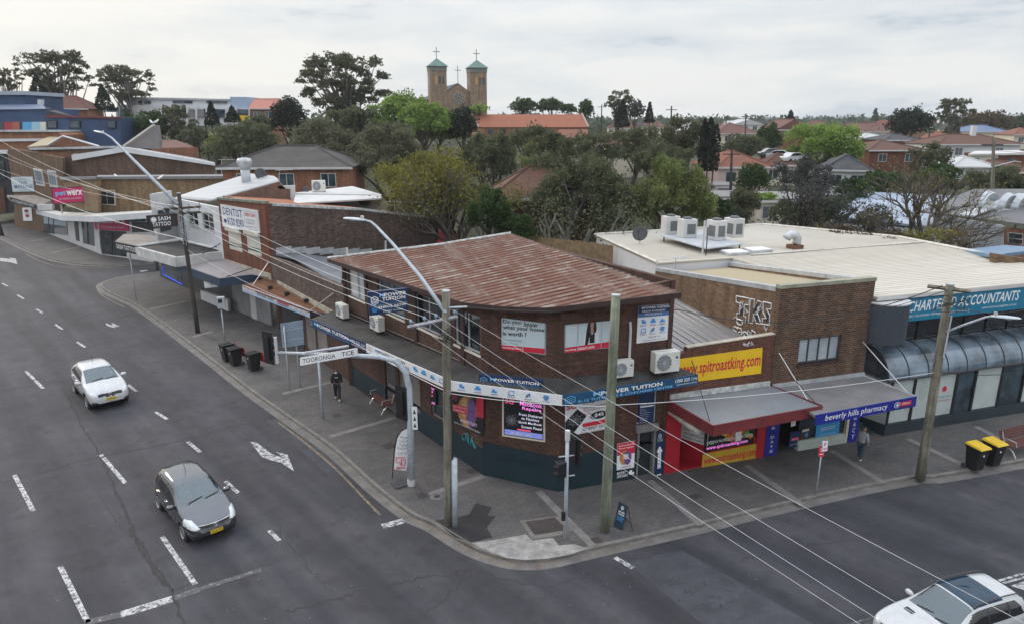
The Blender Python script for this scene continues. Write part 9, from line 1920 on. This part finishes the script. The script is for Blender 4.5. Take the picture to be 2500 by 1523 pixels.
# large white four wheel drive, cut by the frame
B2=np.array([-.948,-.318]); yawB=math.atan2(B2[1],B2[0])+math.pi/2
suv=dict(L=4.8,top=[(0,.62),(.03,.8),(.08,.92),(.2,.99),(.6,1.08),(1.2,1.15),(1.4,1.18),(1.8,1.42),(2.2,1.66),(2.5,1.74),(3.2,1.755),(3.9,1.72),(4.35,1.64),(4.55,1.42),(4.7,1.15),(4.77,.95),(4.8,.65)],bot=[(0,.42),(.1,.32),(.4,.28),(4.3,.3),(4.7,.4),(4.8,.5)],
 belt=[(0,.6),(.05,.76),(.2,.9),(.7,1.02),(1.3,1.09),(2.2,1.13),(3.8,1.16),(4.4,1.15),(4.65,1.05),(4.8,.62)],wb=[(0,.6),(.04,.74),(.12,.83),(.3,.9),(.8,.95),(1.6,.965),(3.2,.965),(4.0,.945),(4.4,.88),(4.65,.80),(4.8,.66)],wr=[(0,.5),(.1,.68),(.4,.78),(1.2,.82),(1.5,.79),(2.2,.69),(3.2,.68),(4.0,.65),(4.5,.63),(4.7,.63),(4.8,.5)],wheels=(.92,3.84),rw=.38,seats=(2.3,3.2),dash=1.75,mirror=(1.75,1.16,.98),plate=(-.03,.6),reg='CB 19 KX',
 regions=regions(1.42,2.24,(1.62,2.25),(4.3,3.95),4.25,4.6,lambda x,y,z,v:(.04<x<.6) and y>.6-.15*x and z>.78+.08*x and z<.93+.14*x and v<6.6,lambda x,y,z,v:x>4.35 and 3.0<v<4.3 and y>.45,lambda x,y,z,v:x<.1 and y<.5 and .62<z<.88,lambda x,y,z,v:v<.5,pil=(2.75,3.62),roofglass=(2.33,3.5)),
 mats=dict(body=pW,windscreen=M_cg,rear_window=M_cgd,side_window=M_cgd,pillar_trim=M_trim,headlight=M_hl,tail_lamp=M_tail,grille=M_trim,trim=M_trim,roof_glass=glass('roof_glass',(.006,.022,.04),.03,.35)),extra=[wipers(1.44,.9),panel_lines((1.62,2.75,3.62))])
def rails(T,O,g):
    for s in (-1,1):
        m=MB(); m.tube([(s*(g(x)[3]*.93),x,g(x)[0]+(.05 if 2.35<x<4.2 else .0)) for x in (2.3,2.5,3.0,3.6,4.1,4.25)],.022,6); m.build('roof_rail',M_dkgrey,T,local=True)
    for s in (-.42,.42): m=MB(); m.box((s,1.08,g(1.08)[0]-.0),(.3,.16,.02)); m.build('bonnet_vent',M_trim,T,local=True)
suv['extra']+= [rails,strips((.7,.76,.82),-.0,.42),chrome_badge(-.02,.76,.1,.0)]
def place_suv():
    # fit: roof front-left corner pixel N(2264,1424) and rear-left N(2379,1389)
    sc=.95; p=G(2264,1424,1.72*sc); q=np.array([p[0],p[1]])
    side=np.array([-B2[1],B2[0]]) # left of travel... choose the side facing away from the camera
    s=side if side[1]>0 else -side
    return q-s*.66*sc+B2*1.95*sc,sc
c3,s3=place_suv()
car('white_four_wheel_drive','large white four wheel drive with a dark glass roof at the lower right',(c3[0],c3[1],.006),yawB,s3,suv)
# ---------------------------------------------------------------- cars further back
def small_car(label,x,y,Y,yaw,mat,z=None):
    p=PD(x,y,Y); T=thing('parked_car',label,'car',tuple(p),yaw); m=MB()
    prof=[(-2.1,.3),(-2.1,.8),(-1.9,.95),(-1.5,1.0),(-1.0,1.4),(-.6,1.5),(.5,1.48),(1.1,1.05),(1.9,.88),(2.1,.7),(2.1,.3)]
    m.prism2([(x_,-.82,z_) for x_,z_ in prof],[(x_,.82,z_) for x_,z_ in prof]); m.build('body',mat,T,local=True,bevel=.08)
    m=MB(); g=[(-1.35,1.02),(-.95,1.36),(-.55,1.44),(.45,1.42),(.95,1.06)]; m.prism2([(a,-.835,b) for a,b in g],[(a,.835,b) for a,b in g]); m.build('side_window',M_cgd,T,local=True)
    m=MB(); m.hexa([(1.08,-.68,1.07),(1.13,-.68,1.07),(1.13,.68,1.07),(1.08,.68,1.07)],[(.55,-.62,1.46),(.6,-.62,1.46),(.6,.62,1.46),(.55,.62,1.46)]); m.build('windscreen',M_cgd,T,local=True)
    for a in (-1.3,1.3):
        for s in (-.78,.78): m=MB(); m.tube([(a,s-.08,.31),(a,s+.08,.31)],.31,14); m.build('wheel',M_tyre,T,local=True)
    return T
pR=carpaint('red_car_paint',(.42,.01,.025),0,.3); pS=carpaint('silver_car_paint',(.4,.42,.44),.5,.3)
small_car('red car peeping out between the brown side wall and the grey fence',1068,592,62,1.25,pR); small_car('silver car parked behind the brown roofed house on the right',1878,386,108,-.5,pS); small_car('white car parked nearest the lime green tree',1908,392,106,.4,pW); small_car('dark car at the left end of the distant parked row',1857,381,110,0.,pT)
# ---------------------------------------------------------------- pedestrians
p=GD(813,961,.13); M_blkc=plain('black_jacket_cloth',(.012,.012,.015),.85,.2); M_dnm=plain('dark_trousers',(.02,.022,.028),.85,.2); M_whs=plain('white_shoes',(.6,.6,.6),.6,.1)
Tp=person('pedestrian in a black jacket, dark cap and face mask walking under the mast arm',p,.25,stand(.24,(.05,-.02),(.12,.1)),(M_blkc,M_dnm,M_whs,M_blkc),scale=1.03)
m=MB(); m.box((0,-.10,1.585),(.12,.07,.09)); m.build('face_mask',M_wsign,Tp,local=True,bevel=.02); m=MB(); m.box((0,-.155,1.33),(.16,.012,.03)); m.build('chest_print',M_wsign,Tp,local=True); m=MB(); m.box((0,-.13,1.70),(.16,.12,.015)); m.build('cap_peak',M_blkc,Tp,local=True)
p=GD(2067,1106,.13); M_gcl=plain('grey_shirt_cloth',(.28,.29,.31),.85,.15); M_dteal=plain('dark_teal_trousers',(.02,.05,.07),.85,.2); M_bh=plain('light_brown_hair',(.28,.15,.07),.8,.2)
J=stand(.12,(.3,.02),(.25,.1),.12); Tq=person('pedestrian with light brown hair in a grey top walking past the office steps',p,2.2,J,(M_gcl,M_dteal,M_whs,M_bh),scale=.9)
m=MB(); m.tube([(-.1,-.27,1.02),(.0,-.32,1.1),(.1,-.27,1.05)],[.07,.10,.07],8); tag(m.build('shoulder_bag',M_blk,Tq,smooth=True,local=True),'','bag') if False else m.build('bag',M_blk,Tq,smooth=True,local=True)
# ---------------------------------------------------------------- air
def haze():
    mb=MB(); mb.box((300,1500,21),(4600,3400,84)); m=bpy.data.materials.new('haze'); m.use_nodes=True; nt=m.node_tree; nt.nodes.clear(); o=nt.nodes.new('ShaderNodeOutputMaterial'); v=nt.nodes.new('ShaderNodeVolumePrincipled')
    v.inputs['Color'].default_value=(.92,.95,1,1); v.inputs['Density'].default_value=.00018; v.inputs['Anisotropy'].default_value=.2; nt.links.new(v.outputs[0],o.inputs['Volume'])
    ob=mb.build('haze',m,org=(0,0,0)); struct(ob,'stuff'); tag(ob,'thin pale air haze over the suburb','haze')
haze()
SC.cycles.volume_bounces=1
